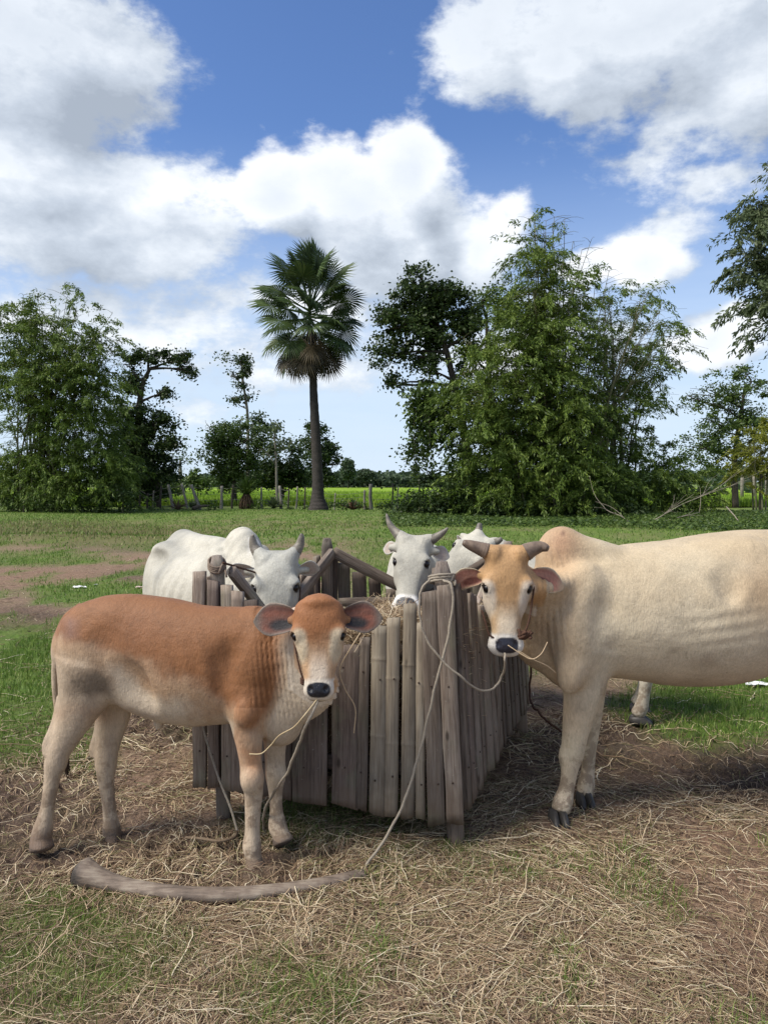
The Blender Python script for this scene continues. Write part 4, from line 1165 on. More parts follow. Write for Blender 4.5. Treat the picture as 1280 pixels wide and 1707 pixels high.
def white_body(root, H, a, b, top, off, hump, hind=True, zs=1.0, voxel=.010, neckdrop=0.0, ears=(), cores=(), label=''):
    a = np.array(a); b = np.array(b); ln = np.linalg.norm(b - a); d = (b - a) / ln; sd = np.array([d[1], -d[0], 0.0])
    def at(u, z): return np.array([a[0] + d[0] * u, a[1] + d[1] * u, z * zs])
    k = ln / 1.2
    body = [Loft([[*at(-.10 * k, .84), .12, .20, .22], [*at(.05 * k, .80), .18, .24, .26], [*at(.3 * k, .77), .22, .24, .27], [*at(.6 * k, .76), .25, .24, .28], [*at(.9 * k, .80), .23, .24, .25],
                  [*at(1.1 * k, .84), .19, .19, .25], [*at(1.2 * k, .84), .12, .14, .22]], side=sd, up=(0, 0, 1), p=2.1, k=.05, n=70, cap=.8)]
    body.append(Ball(at(.02, hump), (.13, .08, .13), ((*d, 0), sd, (0, 0, 1)), .07))
    o3 = np.array([*d, 0])
    for sg in (-1, 1):
        body.append(Ball(at(1.0 * k, .74) + sd * .12 * sg, (.19, .10, .26), (o3, sd, (0, 0, 1)), .08))
        body.append(Ball(at(.08, .80) + sd * .12 * sg, (.13, .07, .25), (o3, sd, (0, 0, 1)), .07))
        for u in (.10, 1.02 * k):
            p0 = at(u, 0) + sd * .13 * sg; kn = .0 if u < .5 else .05
            body.append(Loft([[*(p0 + [0, 0, .62]), .075, .085, .085], [*(p0 + [0, 0, .48]), .06, .062, .062], [*(p0 + o3 * kn + [0, 0, .36]), .048, .05, .05], [*(p0 + o3 * kn * .8 + [0, 0, .20]), .034, .035, .035],
                              [*(p0 + o3 * kn * .4 + [0, 0, .10]), .042, .042, .042], [*(p0 + [0, 0, .06]), .044, .044, .044]], side=sd, up=(0, -1, 0), k=.05, cap=.4))
            hoof_mesh(root, p0 + [0, 0, .02] - off, .05, .06, .035, rz=math.atan2(d[1], d[0]) + math.pi / 2)
    tl = [at(1.18 * k, 1.0), at(1.28 * k, .95), at(1.31 * k, .8), at(1.31 * k, .5), at(1.30 * k, .36)]
    body.append(Loft([[*q, r, r, r] for q, r in zip(tl, (.045, .03, .022, .017, .012))], side=(1, .1, 0), k=.02))
    back = H.W(.16, 0, -.22)
    mid = (at(-.12, .86) + back) / 2
    body.append(Loft([[*at(.10, .84), .14, .20, .26], [*at(-.10, .86), .11, .17, .24], [*mid, .09, .14, .17], [*back, .08, .10, .11]], side=sd, up=(0, 0, 1), k=.05, n=40))
    body += H.prims
    for e, sg, t0 in ears:
        body.append(Loft([[*H.W(t0, sg * .12, -.14), .035, .035, .035], [*H.W(t0 + .01, sg * .22, -.15), .026, .026, .026], [*H.W(t0 + .01, sg * .30, -.16), .018, .018, .018]], side=H.A, up=H.N, k=.02))
    for pts, r in cores:
        body.append(Loft([[*H.W(*q), rr, rr, rr] for q, rr in zip(pts, r)], side=H.N, up=H.A, k=.03, cap=.4))
    def disp(Q): return .004 * fbm(Q[:, 0] * 5, Q[:, 1] * 5, Q[:, 2] * 5, 3, 6)
    V, F = surface(body, voxel, disp)
    nz = fbm(V[:, 0] * 5, V[:, 1] * 5, V[:, 2] * 5, 4, 21)
    ng = sstep(fbm(V[:, 0] * 3, V[:, 1] * 3, V[:, 2] * 3, 4, 88), -.1, .5)[:, None]; col = white_hide()[None] * (1 + .08 * nz[:, None]) * (1 - .30 * ng * np.array([1, .97, .92])); wet = np.ones(len(V))
    m = (1 - sstep(V[:, 2], .05, .45))[:, None] * .5; col = col * (1 - m) + np.array([.40, .33, .25]) * m
    col, wet = paint_head(H, (), V, col, wet, (.6, .57, .5), (.70, .68, .64), (.045, .045, .05), (.42, .30, .26), noser=.115)
    kw = dict(back=(.42, .40, .35), rim=(.44, .41, .36), inner=(.36, .28, .23))
    V, F, col, wet = join_ears(V, F, col, wet, [(e, kw) for e, _, _ in ears])
    mesh_np('body', V - off, F, M_HIDE, root, smooth=True, col=np.hstack([np.clip(col, 0, .85), wet[:, None]]))

def make_white_mid():
    H = Head(P(690, 893, 4.30), (-.13, -.58, -.80), (-.10, -.80, .58), .46, .93, 'cow')
    root = empty('white_ox', (.45, 5.3, 0)); off = np.array(root.location); L_ = -Vector(off)
    tag(root, 'white ox facing the camera over the far side of the manger, one horn longer', 'ox')
    eL = adult_ear(H, -.20, .10, (-.12, -1, -.5), .10, .040, (.2, 0, 1)); eR = adult_ear(H, .20, .12, (.0, 1, -.5), .12, .045, (.2, 0, 1))
    for e in (eL, eR): e.rimc = (.6, .56, .5); e.dark = None; e.back = (.66, .63, .57)
    cores = ((((.05, -.10, -.08), (-.02, -.16, -.08), (-.06, -.20, -.08)), (.042, .034, .028)), (((.05, .10, -.08), (.0, .17, -.08), (-.02, .22, -.08)), (.042, .034, .028)))
    white_body(root, H, (.26, 4.98), (.26, 6.1), 1.0, off, .96, ears=((eL, -1, .08), (eR, 1, .10)), cores=cores)
    for sg in (-1, 1): H.eye(root, None, sg, .043).location = L_
    horn(root, [H.W(-.04, -.19, -.08), H.W(-.10, -.26, -.07), H.W(-.18, -.33, -.03), H.W(-.29, -.375, .02)], .030, M_HORN).location = L_
    horn(root, [H.W(-.0, .20, -.08), H.W(-.04, .27, -.06), H.W(-.09, .35, -.02), H.W(-.13, .40, .02)], .030, M_HORN).location = L_
    return H
HWM = make_white_mid()

def make_white_far():
    H = Head(P(808, 893, 4.74), (-.66, -.42, -.56), (-.05, -.80, .60), .46, 1.05, 'cow')
    root = empty('white_ox', (1.2, 5.0, 0)); off = np.array(root.location); L_ = -Vector(off)
    tag(root, 'white ox mostly hidden behind the cream cow and the near corner post', 'ox')
    eR = adult_ear(H, .20, .20, (.5, 1, -1.2), .11, .04, (.9, 0, .3)); eL = adult_ear(H, -.20, .16, (-.1, -1, -1.4), .10, .04, (.9, 0, .3))
    for e in (eL, eR): e.rimc = (.6, .5, .45); e.dark = (.12, .05, .04); e.back = (.66, .63, .57)
    cores = ((((.03, -.10, -.08), (-.04, -.13, -.08)), (.038, .03)), (((.03, .10, -.08), (-.04, .13, -.08)), (.038, .03)))
    white_body(root, H, (.72, 5.15), (1.765, 4.82), 1.0, off, 1.0, ears=((eR, 1, .14), (eL, -1, .10)), cores=cores)
    for sg in (-1, 1): H.eye(root, None, sg, .044).location = L_
    horn(root, [H.W(-.03, .13, -.08), H.W(-.08, .16, -.06), H.W(-.13, .19, -.02)], .028, M_HORN, tip=.4).location = L_
    horn(root, [H.W(-.03, -.13, -.08), H.W(-.08, -.16, -.06), H.W(-.13, -.19, -.02)], .028, M_HORN, tip=.4).location = L_
    return H
HWF = make_white_far()
# ------------------------------------------------------------------ wooden manger
def wood_material(name, dark, mid, light, green=0.0, ring=False):
    m = bpy.data.materials.new(name); m.use_nodes = True; N = NT(m.node_tree); b = N.n['Principled BSDF']
    tc_ = N.node('ShaderNodeTexCoord').outputs['Object']
    rnd = N.node('ShaderNodeObjectInfo').outputs['Random']
    off = N.node('ShaderNodeCombineXYZ', {'X': N.math('MULTIPLY', rnd, 37.0), 'Y': N.math('MULTIPLY', rnd, 91.0), 'Z': N.math('MULTIPLY', rnd, 53.0)})
    v = N.vmath('ADD', tc_, off.outputs[0])
    grain = N.noise(N.mapping(v, (1, 1, .045)), 130, 5, .65, dist=.35)
    fib = N.noise(N.mapping(v, (1, 1, .02)), 420, 3, .6)
    blot = N.noise(N.mapping(v, (1, 1, .4)), 7, 5, .6)
    crack = N.smooth(N.noise(N.mapping(v, (1, 1, .018)), 75, 4, .6, dist=.2), .36, .30)
    g = N.math('ADD', N.math('MULTIPLY', grain, .65), N.math('MULTIPLY', blot, .45))
    c = N.ramp(g, [(.33, dark), (.52, mid), (.74, light)])
    c = N.mix(N.math('MULTIPLY', crack, .75), c, tuple(q * .35 for q in dark))
    spots = N.smooth(N.noise(v, 55, 3, .6), .66, .74)
    c = N.mix(N.math('MULTIPLY', spots, .45), c, (.36, .34, .28))
    knot = N.node('ShaderNodeTexVoronoi', {'Scale': 7.0}); N.put(knot.inputs['Vector'], N.mapping(v, (1.6, 1, .6)))
    c = N.mix(N.math('MULTIPLY', N.smooth(knot.outputs[0], .13, .04), .8), c, tuple(q * .4 for q in dark))
    wz = N.node('ShaderNodeSeparateXYZ', {'Vector': N.node('ShaderNodeNewGeometry').outputs['Position']}).outputs[2]
    splash = N.math('MULTIPLY', N.smooth(N.math('ADD', wz, N.math('MULTIPLY', N.noise(v, 14, 4, .6), .3)), .52, .22), .7)
    c = N.mix(splash, c, (.16, .115, .08))
    moss = N.smooth(N.math('ADD', N.noise(v, 4, 4, .6), N.math('MULTIPLY', rnd, .12)), .60, .74)
    c = N.mix(N.math('MULTIPLY', moss, .4), c, (.17, .175, .115))
    tone = N.math('ADD', .60, N.math('MULTIPLY', rnd, .75))
    c = N.mix(1.0, c, tone, 'MULTIPLY')
    N.put(b.inputs['Base Color'], c); b.inputs['Roughness'].default_value = .82; b.inputs['Specular IOR Level'].default_value = .25
    h = N.math('ADD', N.math('ADD', grain, N.math('MULTIPLY', fib, .4)), N.math('MULTIPLY', crack, -1.2))
    bp = N.node('ShaderNodeBump', {'Strength': .75, 'Distance': .004}); N.put(bp.inputs['Height'], h); N.l.new(bp.outputs[0], b.inputs['Normal'])
    return m
M_PLANK = wood_material('weathered_plank', (.075, .055, .042), (.185, .145, .115), (.34, .29, .24))
M_PLANK_D = wood_material('dark_plank', (.045, .033, .028), (.125, .095, .078), (.24, .195, .165))
M_BAMBOO = wood_material('old_bamboo', (.15, .12, .088), (.33, .275, .205), (.50, .44, .34))
M_POST = wood_material('hewn_post', (.085, .068, .056), (.19, .155, .13), (.33, .285, .24))

def frame_matrix(o, bot, top, nrm):
    z = norm(np.asarray(top) - bot); y = np.asarray(nrm, float); y = y - z * np.dot(y, z); y = norm(y); x = np.cross(y, z)
    M = Matrix(((x[0], y[0], z[0], bot[0]), (x[1], y[1], z[1], bot[1]), (x[2], y[2], z[2], bot[2]), (0, 0, 0, 1)))
    o.matrix_local = M

NAIL = {}
def wid_max(w, th, bamboo): return w * .31 if bamboo else th * .5 + .001
def plank(parent, name, bot, top, w, th, nrm, mat, rg, w2=None, bamboo=False, cut=0.0):
    L = np.linalg.norm(np.asarray(top) - bot); n = 22
    w2 = w2 or w; t = np.linspace(0, 1, n)
    wid = (w * (1 - t) + w2 * t) * .5
    sd_ = rg.integers(0, 9999)
    if bamboo:
        a = np.linspace(0, 2 * math.pi, 14, endpoint=False)
        nodes = np.cumsum(rg.uniform(.24, .34, 8)); z = t * L
        ring = sum(np.exp(-((z - q) / .008) ** 2) for q in nodes)
        # extra samples near rings
        zz = np.unique(np.concatenate([z] + [[q - .014, q - .005, q, q + .006, q + .016] for q in nodes if q < L - .02]))
        n = len(zz); ring = sum(np.exp(-((zz - q) / .006) ** 2) for q in nodes); wid = np.interp(zz, z, wid); z = zz
        X = np.cos(a)[None] * (wid * (1 + .07 * ring))[:, None]; Y = np.where(np.sin(a) > 0, np.sin(a) * .62, np.sin(a) * .2)[None] * (wid * (1 + .10 * ring))[:, None]
        X = X + .004 * fbm(z * 3, sd_, 0, 2, 1)[:, None]
    else:
        k = 12
        c = [(-1, -.85), (-1.01, .0), (-1, .85), (-.975, 1), (-.3, 1.03), (.3, .98), (.975, 1), (1, .85), (1.01, 0), (1, -.85), (.975, -1), (-.975, -1)]
        c = np.array(c); z = t * L
        eL = .10 * fbm(z * 6, sd_, 0, 4, 2); eR = .10 * fbm(z * 6, sd_, 9, 4, 3)
        X = c[None, :, 0] * wid[:, None] * (1 + np.where(c[None, :, 0] < 0, eL[:, None], eR[:, None]))
        X = X + (.004 * fbm(z * 1.7, sd_, 4, 2, 5))[:, None]
        Y = c[None, :, 1] * th * .5 * (1 + .12 * fbm(z[:, None] * 9, c[None, :, 0] * 3, sd_, 2, 8)) + (.005 * fbm(z * 1.5, sd_, 2, 2, 6))[:, None]
    k = X.shape[1]
    Z = np.repeat(z[:, None], k, 1)
    # end cuts: slightly slanted and split
    Z[-1] += cut * X[-1] + .006 * fbm(X[-1] * 60, sd_, 0, 2, 3); Z[0] += rg.uniform(-.25, .25) * X[0] + .005 * fbm(X[0] * 60, sd_, 7, 2, 3)
    Z[-2] = np.minimum(Z[-2], Z[-1] - .003); Z[1] = np.maximum(Z[1], Z[0] + .003)
    V = np.stack([X, Y, Z], -1).reshape(-1, 3)
    i, j = np.meshgrid(np.arange(n - 1), np.arange(k), indexing='ij'); j2 = (j + 1) % k
    F4 = np.stack([i * k + j, i * k + j2, (i + 1) * k + j2, (i + 1) * k + j], -1).reshape(-1, 4)[:, ::-1]
    V = np.vstack([V, V[:k].mean(0), V[-k:].mean(0)]); jj = np.arange(k); q = (jj + 1) % k
    F3 = np.vstack([np.stack([np.full(k, n * k), jj, q], 1)[:, ::-1] * 1, np.stack([np.full(k, n * k + 1), (n - 1) * k + q, (n - 1) * k + jj], 1)[:, ::-1]])
    F3 = F3[:, ::-1]
    o = mesh_np(name, V, [F4, F3], mat, parent, smooth=bamboo)
    frame_matrix(o, np.asarray(bot, float), np.asarray(top, float), nrm)
    if name == 'plank' and nrm[1] < -.2:
        for zz in (.16, .58):
            if zz < L - .1:
                if 'me' not in NAIL:
                    mb = MB(); tube(mb, [[0, 0, 0], [0, .003, 0]], .0042, 8); nl = mb.build('nail', simple_mat('rusty_nail', (.05, .03, .02), .7, .4), o); NAIL['me'] = nl.data
                else:
                    nl = bpy.data.objects.new('nail', NAIL['me']); link(nl, o)
                nl.location = (rg.uniform(-.2, .2) * w, wid_max(w, th, bamboo), zz + rg.uniform(-.015, .015))
    return o

def make_manger():
    rg = np.random.default_rng(12)
    root = empty('manger', (0.05, 3.85, 0)); off = np.array([.05, 3.85, 0])
    tag(root, 'weathered box manger of upright planks and split bamboo on four posts, filled with hay', 'manger')
    A0, A1 = np.array([-.715, 3.40, 0]), np.array([-.735, 3.40, 1.175])
    B0, B1 = np.array([.300, 3.185, 0]), np.array([.242, 3.235, 1.165])
    C0, C1 = np.array([.83, 4.60, 0]), np.array([.72, 4.50, 1.15])
    D0, D1 = np.array([-.33, 4.45, 0]), np.array([-.325, 4.42, 1.175])
    pr = [(A0, A1, .062), (B0, B1, .070), (C0, C1, .066), (D0, D1, .066)]
    for p0, p1, w in pr:
        n = 26; t = np.linspace(0, 1, n); L = np.linalg.norm(p1 - p0) + .06; z = t * L - .06
        k = 16; a = np.linspace(0, 2 * math.pi, k, endpoint=False)
        sq = (np.abs(np.cos(a)) ** 5 + np.abs(np.sin(a)) ** 5) ** (-1 / 5)
        sd_ = rg.integers(0, 999)
        r = w / 2 * (1 + .06 * fbm(z * 4, sd_, 0, 3, 1))
        neck = np.exp(-((z - (L - .06 - .075)) / .018) ** 2) * .16; topr = 1 - .35 * sstep(z, L - .095, L - .06)
        RR = r[:, None] * (sq[None] * (1 - neck)[:, None]) * topr[:, None] * (1 + .04 * fbm(z[:, None] * 6, np.cos(a)[None] * 2, np.sin(a)[None] * 2, 3, sd_))
        V = np.stack([RR * np.cos(a), RR * np.sin(a), np.repeat(z[:, None], k, 1)], -1).reshape(-1, 3)
        i, j = np.meshgrid(np.arange(n - 1), np.arange(k), indexing='ij'); j2 = (j + 1) % k
        F4 = np.stack([i * k + j, i * k + j2, (i + 1) * k + j2, (i + 1) * k + j], -1).reshape(-1, 4)
        V = np.vstack([V, V[-k:].mean(0) + [0, 0, .004]]); jj = np.arange(k)
        F3 = np.stack([np.full(k, n * k), (n - 1) * k + jj, (n - 1) * k + (jj + 1) % k], 1)
        o = mesh_np('post', V, [F4, F3], M_POST, root); frame_matrix(o, p0 - off, p1 - off, (.15, -1, 0))
    def rail(p, q, nrm, w=.055, th=.028, mat=M_PLANK):
        plank(root, 'rail', p - off, q - off, w, th, nrm, mat, rg)
    def wall(c0, c1, d0, d1, nrm, specs, default, zlow, flat=.16, side_shift=.0):
        """specs: list of (u_bottom, u_top, width, z_bottom, z_top or None, material, bamboo)"""
        nrm = norm(nrm)
        def pt(u, z):
            a = c0 + (c1 - c0) * z / c1[2]; b = d0 + (d1 - d0) * z / d1[2]
            return a * (1 - u) + b * u
        for ub, ut, w, zb, zt, mat, bam in specs:
            bo = pt(ub, zb) + nrm * .052; to = pt(ut, zt) + nrm * .052
            plank(root, 'plank', bo - off, to - off, w, .022, nrm, mat, rg, w2=w * rg.uniform(.9, 1.05), bamboo=bam, cut=rg.uniform(-.15, .15))
        return pt, nrm
    def ztop(u, lo, hi, flat): return lo + (hi - lo) * max(0, (abs(2 * u - 1) - flat) / (1 - flat))
    # front wall A -> B, plank by plank as in the photograph (pixel columns of bottom and top edges)
    fr = [(333, 333, 20, 1312, 952, 'p', 0), (357, 357, 17, 1312, 968, 'd', 0), (379, 378, 17, 1316, 975, 'p', 0), (398, 396, 19, 1318, 985, 'p', 0), (421, 419, 22, 1322, 1000, 'd', 0), (446, 445, 24, 1326, 1020, 'p', 0),
          (474, 474, 26, 1330, 1045, 'd', 0), (517, 518, 56, 1338, 1074, 'd', 0), (575, 578, 42, 1344, 1075, 'd', 0), (601, 609, 15, 1348, 1062, 'p', 0), (628, 634, 26, 1356, 1042, 'b', 1), (652, 656, 21, 1360, 1030, 'b', 1),
          (679, 684, 21, 1362, 1006, 'b', 1), (701, 702, 14, 1364, 1038, 'b', 1), (729, 716, 25, 1374, 986, 'p', 0), (758, 741, 25, 1372, 976, 'p', 0)]
    mats = {'p': M_PLANK, 'd': M_PLANK_D, 'b': M_BAMBOO}
    nAB = norm(np.array([-(A0 - B0)[1] * -1, (A0 - B0)[0], 0]))
    nAB = norm(np.array([.2 * -1, -1, 0]))
    for xb, xt, wpx, yb, yt, mk, bam in fr:
        u = (xb - 350) / 410; Yb = 3.345 - .222 * u
        bo = P(xb, yb, Yb); to = P(xt, yt, Yb + .012)
        plank(root, 'plank', bo - off, to - off, (wpx + 3.5) * Yb / FPX, .022, nAB, mats[mk], rg, w2=(wpx + 2.5) * Yb / FPX, bamboo=bool(bam), cut=rg.uniform(-.12, .12))
    # right wall B -> C
    nBC = norm(np.array([.93, -.36, 0]))
    sp = []; us = [(.02, .055), (.085, .075), (.155, .07), (.215, .045), (.30, .12), (.385, .055), (.455, .09), (.53, .05), (.60, .085), (.68, .07), (.76, .10), (.84, .055), (.91, .07), (.985, .065)]
    for u, w in us:
        zt = ztop(u, .84, 1.10, .12) + rg.uniform(-.02, .02)
        sp.append((u, u + rg.uniform(-.012, .012), w, .12 + .03 * rg.random() + .05 * u, zt, M_PLANK if rg.random() < .6 else M_PLANK_D, False))
    pBC, _ = wall(B0, B1, C0, C1, nBC, sp, None, .84)
    # back wall C -> D
    nCD = np.array([-.1, 1, 0]); sp = []
    for u in np.linspace(.02, .98, 13):
        sp.append((u, u + rg.uniform(-.012, .012), rg.uniform(.055, .085), .15, ztop(u, .84, 1.09, .2) + rg.uniform(-.015, .015), M_PLANK_D if rg.random() < .6 else M_PLANK, False))
    pCD, _ = wall(C0, C1, D0, D1, nCD, sp, None, .84)
    nDA = np.array([-.94, .33, 0]); sp = []
    for u in np.linspace(.02, .98, 12):
        sp.append((u, u + rg.uniform(-.01, .01), rg.uniform(.055, .085), .15, ztop(u, .86, 1.09, .1) + rg.uniform(-.015, .015), M_PLANK_D if rg.random() < .4 else M_PLANK, False))
    pDA, _ = wall(D0, D1, A0, A1, nDA, sp, None, .86)
    def pAB(u, z):
        a = A0 + (A1 - A0) * z / A1[2]; b = B0 + (B1 - B0) * z / B1[2]; return a * (1 - u) + b * u
    for pf, nr, lo in ((pAB, nAB, .80), (pBC, nBC, .82), (pCD, nCD, .83), (pDA, nDA, .86)):
        nr = norm(nr)
        for z in (.30, .70):
            rail(pf(.035, z) + nr * .020, pf(.965, z) + nr * .020, nr, .06, .03, M_PLANK_D)
        # slanting top rails make the dip the cattle feed through
        if pf is not pAB:
            rail(pf(.03, 1.10) - nr * .050, pf(.47, lo + .0) - nr * .045, nr, .062, .026)
            ue = .72 if pf is pDA else .53
            rail(pf(.97, 1.10) - nr * .050, pf(ue, lo + .02) - nr * .045, nr, .048 if pf is pDA else .062, .026)
        rail(pf(.06, lo - .02) - nr * .022, pf(.94, lo - .02) - nr * .022, nr, .05, .024)
    # slatted floor
    for v in np.linspace(.08, .92, 6):
        plank(root, 'floor_slat', pDA(1 - v, .22) * 1 + [.03, 0, 0] - off, pBC(v, .22) - [.03, 0, 0] - off, .11, .02, (0, 0, 1), M_PLANK_D, rg)
    return A0, A1, B0, B1, C0, C1, D0, D1
MA = make_manger()

# ------------------------------------------------------------------ straw
def straw_material(name, stops, rough=.55, trans=0.0):
    m = bpy.data.materials.new(name); m.use_nodes = True; N = NT(m.node_tree); b = N.n['Principled BSDF']
    g = N.node('ShaderNodeNewGeometry'); r = g.outputs['Random Per Island']
    c = N.ramp(r, stops)
    n = N.noise(g.outputs['Position'], 40, 2, .5)
    c = N.mix(1.0, c, N.math('ADD', .75, N.math('MULTIPLY', n, .5)), 'MULTIPLY')
    N.put(b.inputs['Base Color'], c); b.inputs['Roughness'].default_value = rough; b.inputs['Specular IOR Level'].default_value = .3
    if trans:
        tr = N.node('ShaderNodeBsdfTranslucent'); N.put(tr.inputs[0], c)
        mx = N.node('ShaderNodeMixShader', {0: trans}); N.l.new(b.outputs[0], mx.inputs[1]); N.l.new(tr.outputs[0], mx.inputs[2])
        N.l.new(mx.outputs[0], N.n['Material Output'].inputs[0])
    return m
M_STRAW = straw_material('dry_straw', [(0, (.18, .115, .068)), (.3, (.34, .235, .145)), (.6, (.50, .38, .24)), (.85, (.68, .56, .38)), (1, (.80, .71, .52))])
M_STRAW_G = straw_material('greenish_straw', [(0, (.14, .13, .05)), (.4, (.27, .25, .11)), (.8, (.42, .37, .20)), (1, (.50, .46, .28))])
M_CHAFF = straw_material('brown_chaff', [(0, (.06, .038, .026)), (.4, (.16, .10, .066)), (.8, (.29, .195, .13)), (1, (.42, .32, .22))])

def strands(p, d, L, r, rg, bend=.35, lift=.0, segs=5, ground=None, sides=3, kink=.0):
    """many thin bent stalks as one vertex/face block; p,d (N,3)"""
    n = len(p); k = segs + 1
    side = np.cross(d, [0, 0, 1.0]); side /= np.linalg.norm(side, axis=1)[:, None] + 1e-9
    t = np.linspace(-.5, .5, k)
    cb = rg.normal(0, bend, n); cs = rg.normal(0, bend * .8, n)
    C = p[:, None] + d[:, None] * (t[None, :, None] * L[:, None, None])
    C = C + side[:, None] * ((t[None] ** 2 - .1) * (cb * L)[:, None])[..., None] + side[:, None] * ((t[None] ** 3 * 3) * (cs * L)[:, None])[..., None]
    if kink:
        C[:, :, :2] += rg.normal(0, kink, (n, k, 2)) * L[:, None, None]
    arc = (.25 - t[None] ** 2) * 4
    C[:, :, 2] += arc * (lift * L * rg.uniform(-.15, 1, n))[:, None] + rg.normal(0, .003, (n, k))
    if ground is not None:
        C[:, :, 2] = np.maximum(C[:, :, 2], 0) + ground(C[:, :, 0], C[:, :, 1])
    T = np.gradient(C, axis=1); T /= np.linalg.norm(T, axis=2)[..., None] + 1e-9
    S = np.cross(T, np.array([.13, .1, 1.0])); S /= np.linalg.norm(S, axis=2)[..., None] + 1e-9; U = np.cross(S, T)
    rr = r[:, None] * np.array([.8] + [1.0] * (k - 2) + [.35])[None]
    if sides == 2:
        ring = np.stack([C - S * rr[..., None], C + S * rr[..., None]], 2)
    else:
        a = np.arange(sides) * 2 * math.pi / sides + .5
        ring = C[:, :, None] + rr[:, :, None, None] * (np.cos(a)[None, None, :, None] * S[:, :, None] + np.sin(a)[None, None, :, None] * U[:, :, None])
    V = ring.reshape(-1, 3)
    b = np.arange(n)[:, None, None] * (k * sides) + np.arange(segs)[None, :, None] * sides
    if sides == 2:
        F = np.stack([b + 0, b + 1, b + 3, b + 2], -1).reshape(-1, 4)
    else:
        j = np.arange(sides)[None, None]; j2 = (j + 1) % sides
        F = np.stack([b + j, b + j2, b + sides + j2, b + sides + j], -1).reshape(-1, 4)
    return V, F

def hay():
    rg = np.random.default_rng(77); A0, A1, B0, B1, C0, C1, D0, D1 = MA
    def inside(u, v):
        return (A0 * (1 - u) + B0 * u) * (1 - v) + (D0 * (1 - u) + C0 * u) * v
    def top(u, v):
        return .84 - .17 * v + .04 * np.sin(u * 3.14) * np.sin(v * 3.14) + .05 * fbm(u * 4, v * 4, 0, 3, 5) + .05 * np.exp(-((u - .97) ** 2 + (v - .35) ** 2) / .03) 
    # core heap
    n = 40; uu = np.linspace(.04, .965, n); U, Vv = np.meshgrid(uu, uu, indexing='ij')
    g = inside(U[..., None], Vv[..., None]); Z = top(U, Vv) - .03
    edge = np.minimum.reduce([U - .04, .965 - U, Vv - .04, .965 - Vv]) < 1e-6
    V = np.stack([g[..., 0], g[..., 1], Z], -1).reshape(-1, 3); Vb = V.copy(); Vb[:, 2] = .25
    i, j = np.meshgrid(np.arange(n - 1), np.arange(n - 1), indexing='ij')
    F = np.stack([i * n + j, (i + 1) * n + j, (i + 1) * n + j + 1, i * n + j + 1], -1).reshape(-1, 4)
    mb = MB(); mb.add(V, F)
    loop = [(a, 0) for a in range(n)] + [(n - 1, b) for b in range(1, n)] + [(a, n - 1) for a in range(n - 2, -1, -1)] + [(0, b) for b in range(n - 2, 0, -1)]
    ids = np.array([a * n + b for a, b in loop]); m = len(ids)
    V2 = np.vstack([V[ids], Vb[ids]]); k = np.arange(m); F2 = np.stack([k, m + k, m + (k + 1) % m, (k + 1) % m], 1)
    mb.add(V2, F2)
    core = mb
    root = empty('hay_heap', (.05, 3.85, .8)); o_ = np.array([.05, 3.85, .8])
    tag(root, 'pale dry hay heaped inside the wooden manger, wisps hanging over its edge', 'hay', kind='stuff')
    c = core.build('hay_core', M_CHAFF, root); c.location = tuple(-o_)
    N_ = 9000
    u = rg.uniform(.03, .97, N_); v = rg.uniform(.03, .97, N_); q = inside(u[:, None], v[:, None]); q[:, 2] = top(u, v) + rg.normal(0, .02, N_)
    th = rg.uniform(0, 6.28, N_); d = np.stack([np.cos(th), np.sin(th), rg.normal(0, .25, N_)], 1); d /= np.linalg.norm(d, axis=1)[:, None]
    mb = MB(); V, F = strands(q, d, rg.uniform(.05, .22, N_), rg.uniform(.0008, .0018, N_), rg, .5, .1, 4); mb.add(V, F)
    # hay pressed against the slats
    for (p0, p1, m_) in ((A0, B0, 1700), (B0, C0, 1500)):
        t = rg.uniform(.05, .95, m_); q = p0[None] * (1 - t[:, None]) + p1[None] * t[:, None]
        inn = norm(np.array([-.05, 3.85, 0]) - (p0 + p1) / 2)
        q = q + inn * rg.uniform(.0, .05, m_)[:, None]; q[:, 2] = rg.uniform(.16, .82, m_)
        d = rg.normal(0, 1, (m_, 3)); d /= np.linalg.norm(d, axis=1)[:, None]
        V, F = strands(q, d, rg.uniform(.04, .14, m_), rg.uniform(.0008, .0016, m_), rg, .4, 0, 4); mb.add(V, F)
    # wisps over the rails
    for c, sp, m_ in ((P(672, 1030, 3.45), .034, 200), (P(640, 1012, 4.2), .04, 80), (P(600, 1055, 3.35), .07, 260), (P(822, 1025, 3.7), .05, 300), (P(655, 1035, 3.3), .03, 120)):
        q = c + rg.normal(0, 1, (m_, 3)) * [sp, sp * .8, sp * .45]; d = rg.normal(0, 1, (m_, 3)) * [1, .6, .5]; d /= np.linalg.norm(d, axis=1)[:, None]
        V, F = strands(q, d, rg.uniform(.06, .2, m_), rg.uniform(.0009, .0018, m_), rg, .5, 0, 5); mb.add(V, F)
    s = mb.build('hay_stalks', M_STRAW, root); s.location = tuple(-o_)
hay()

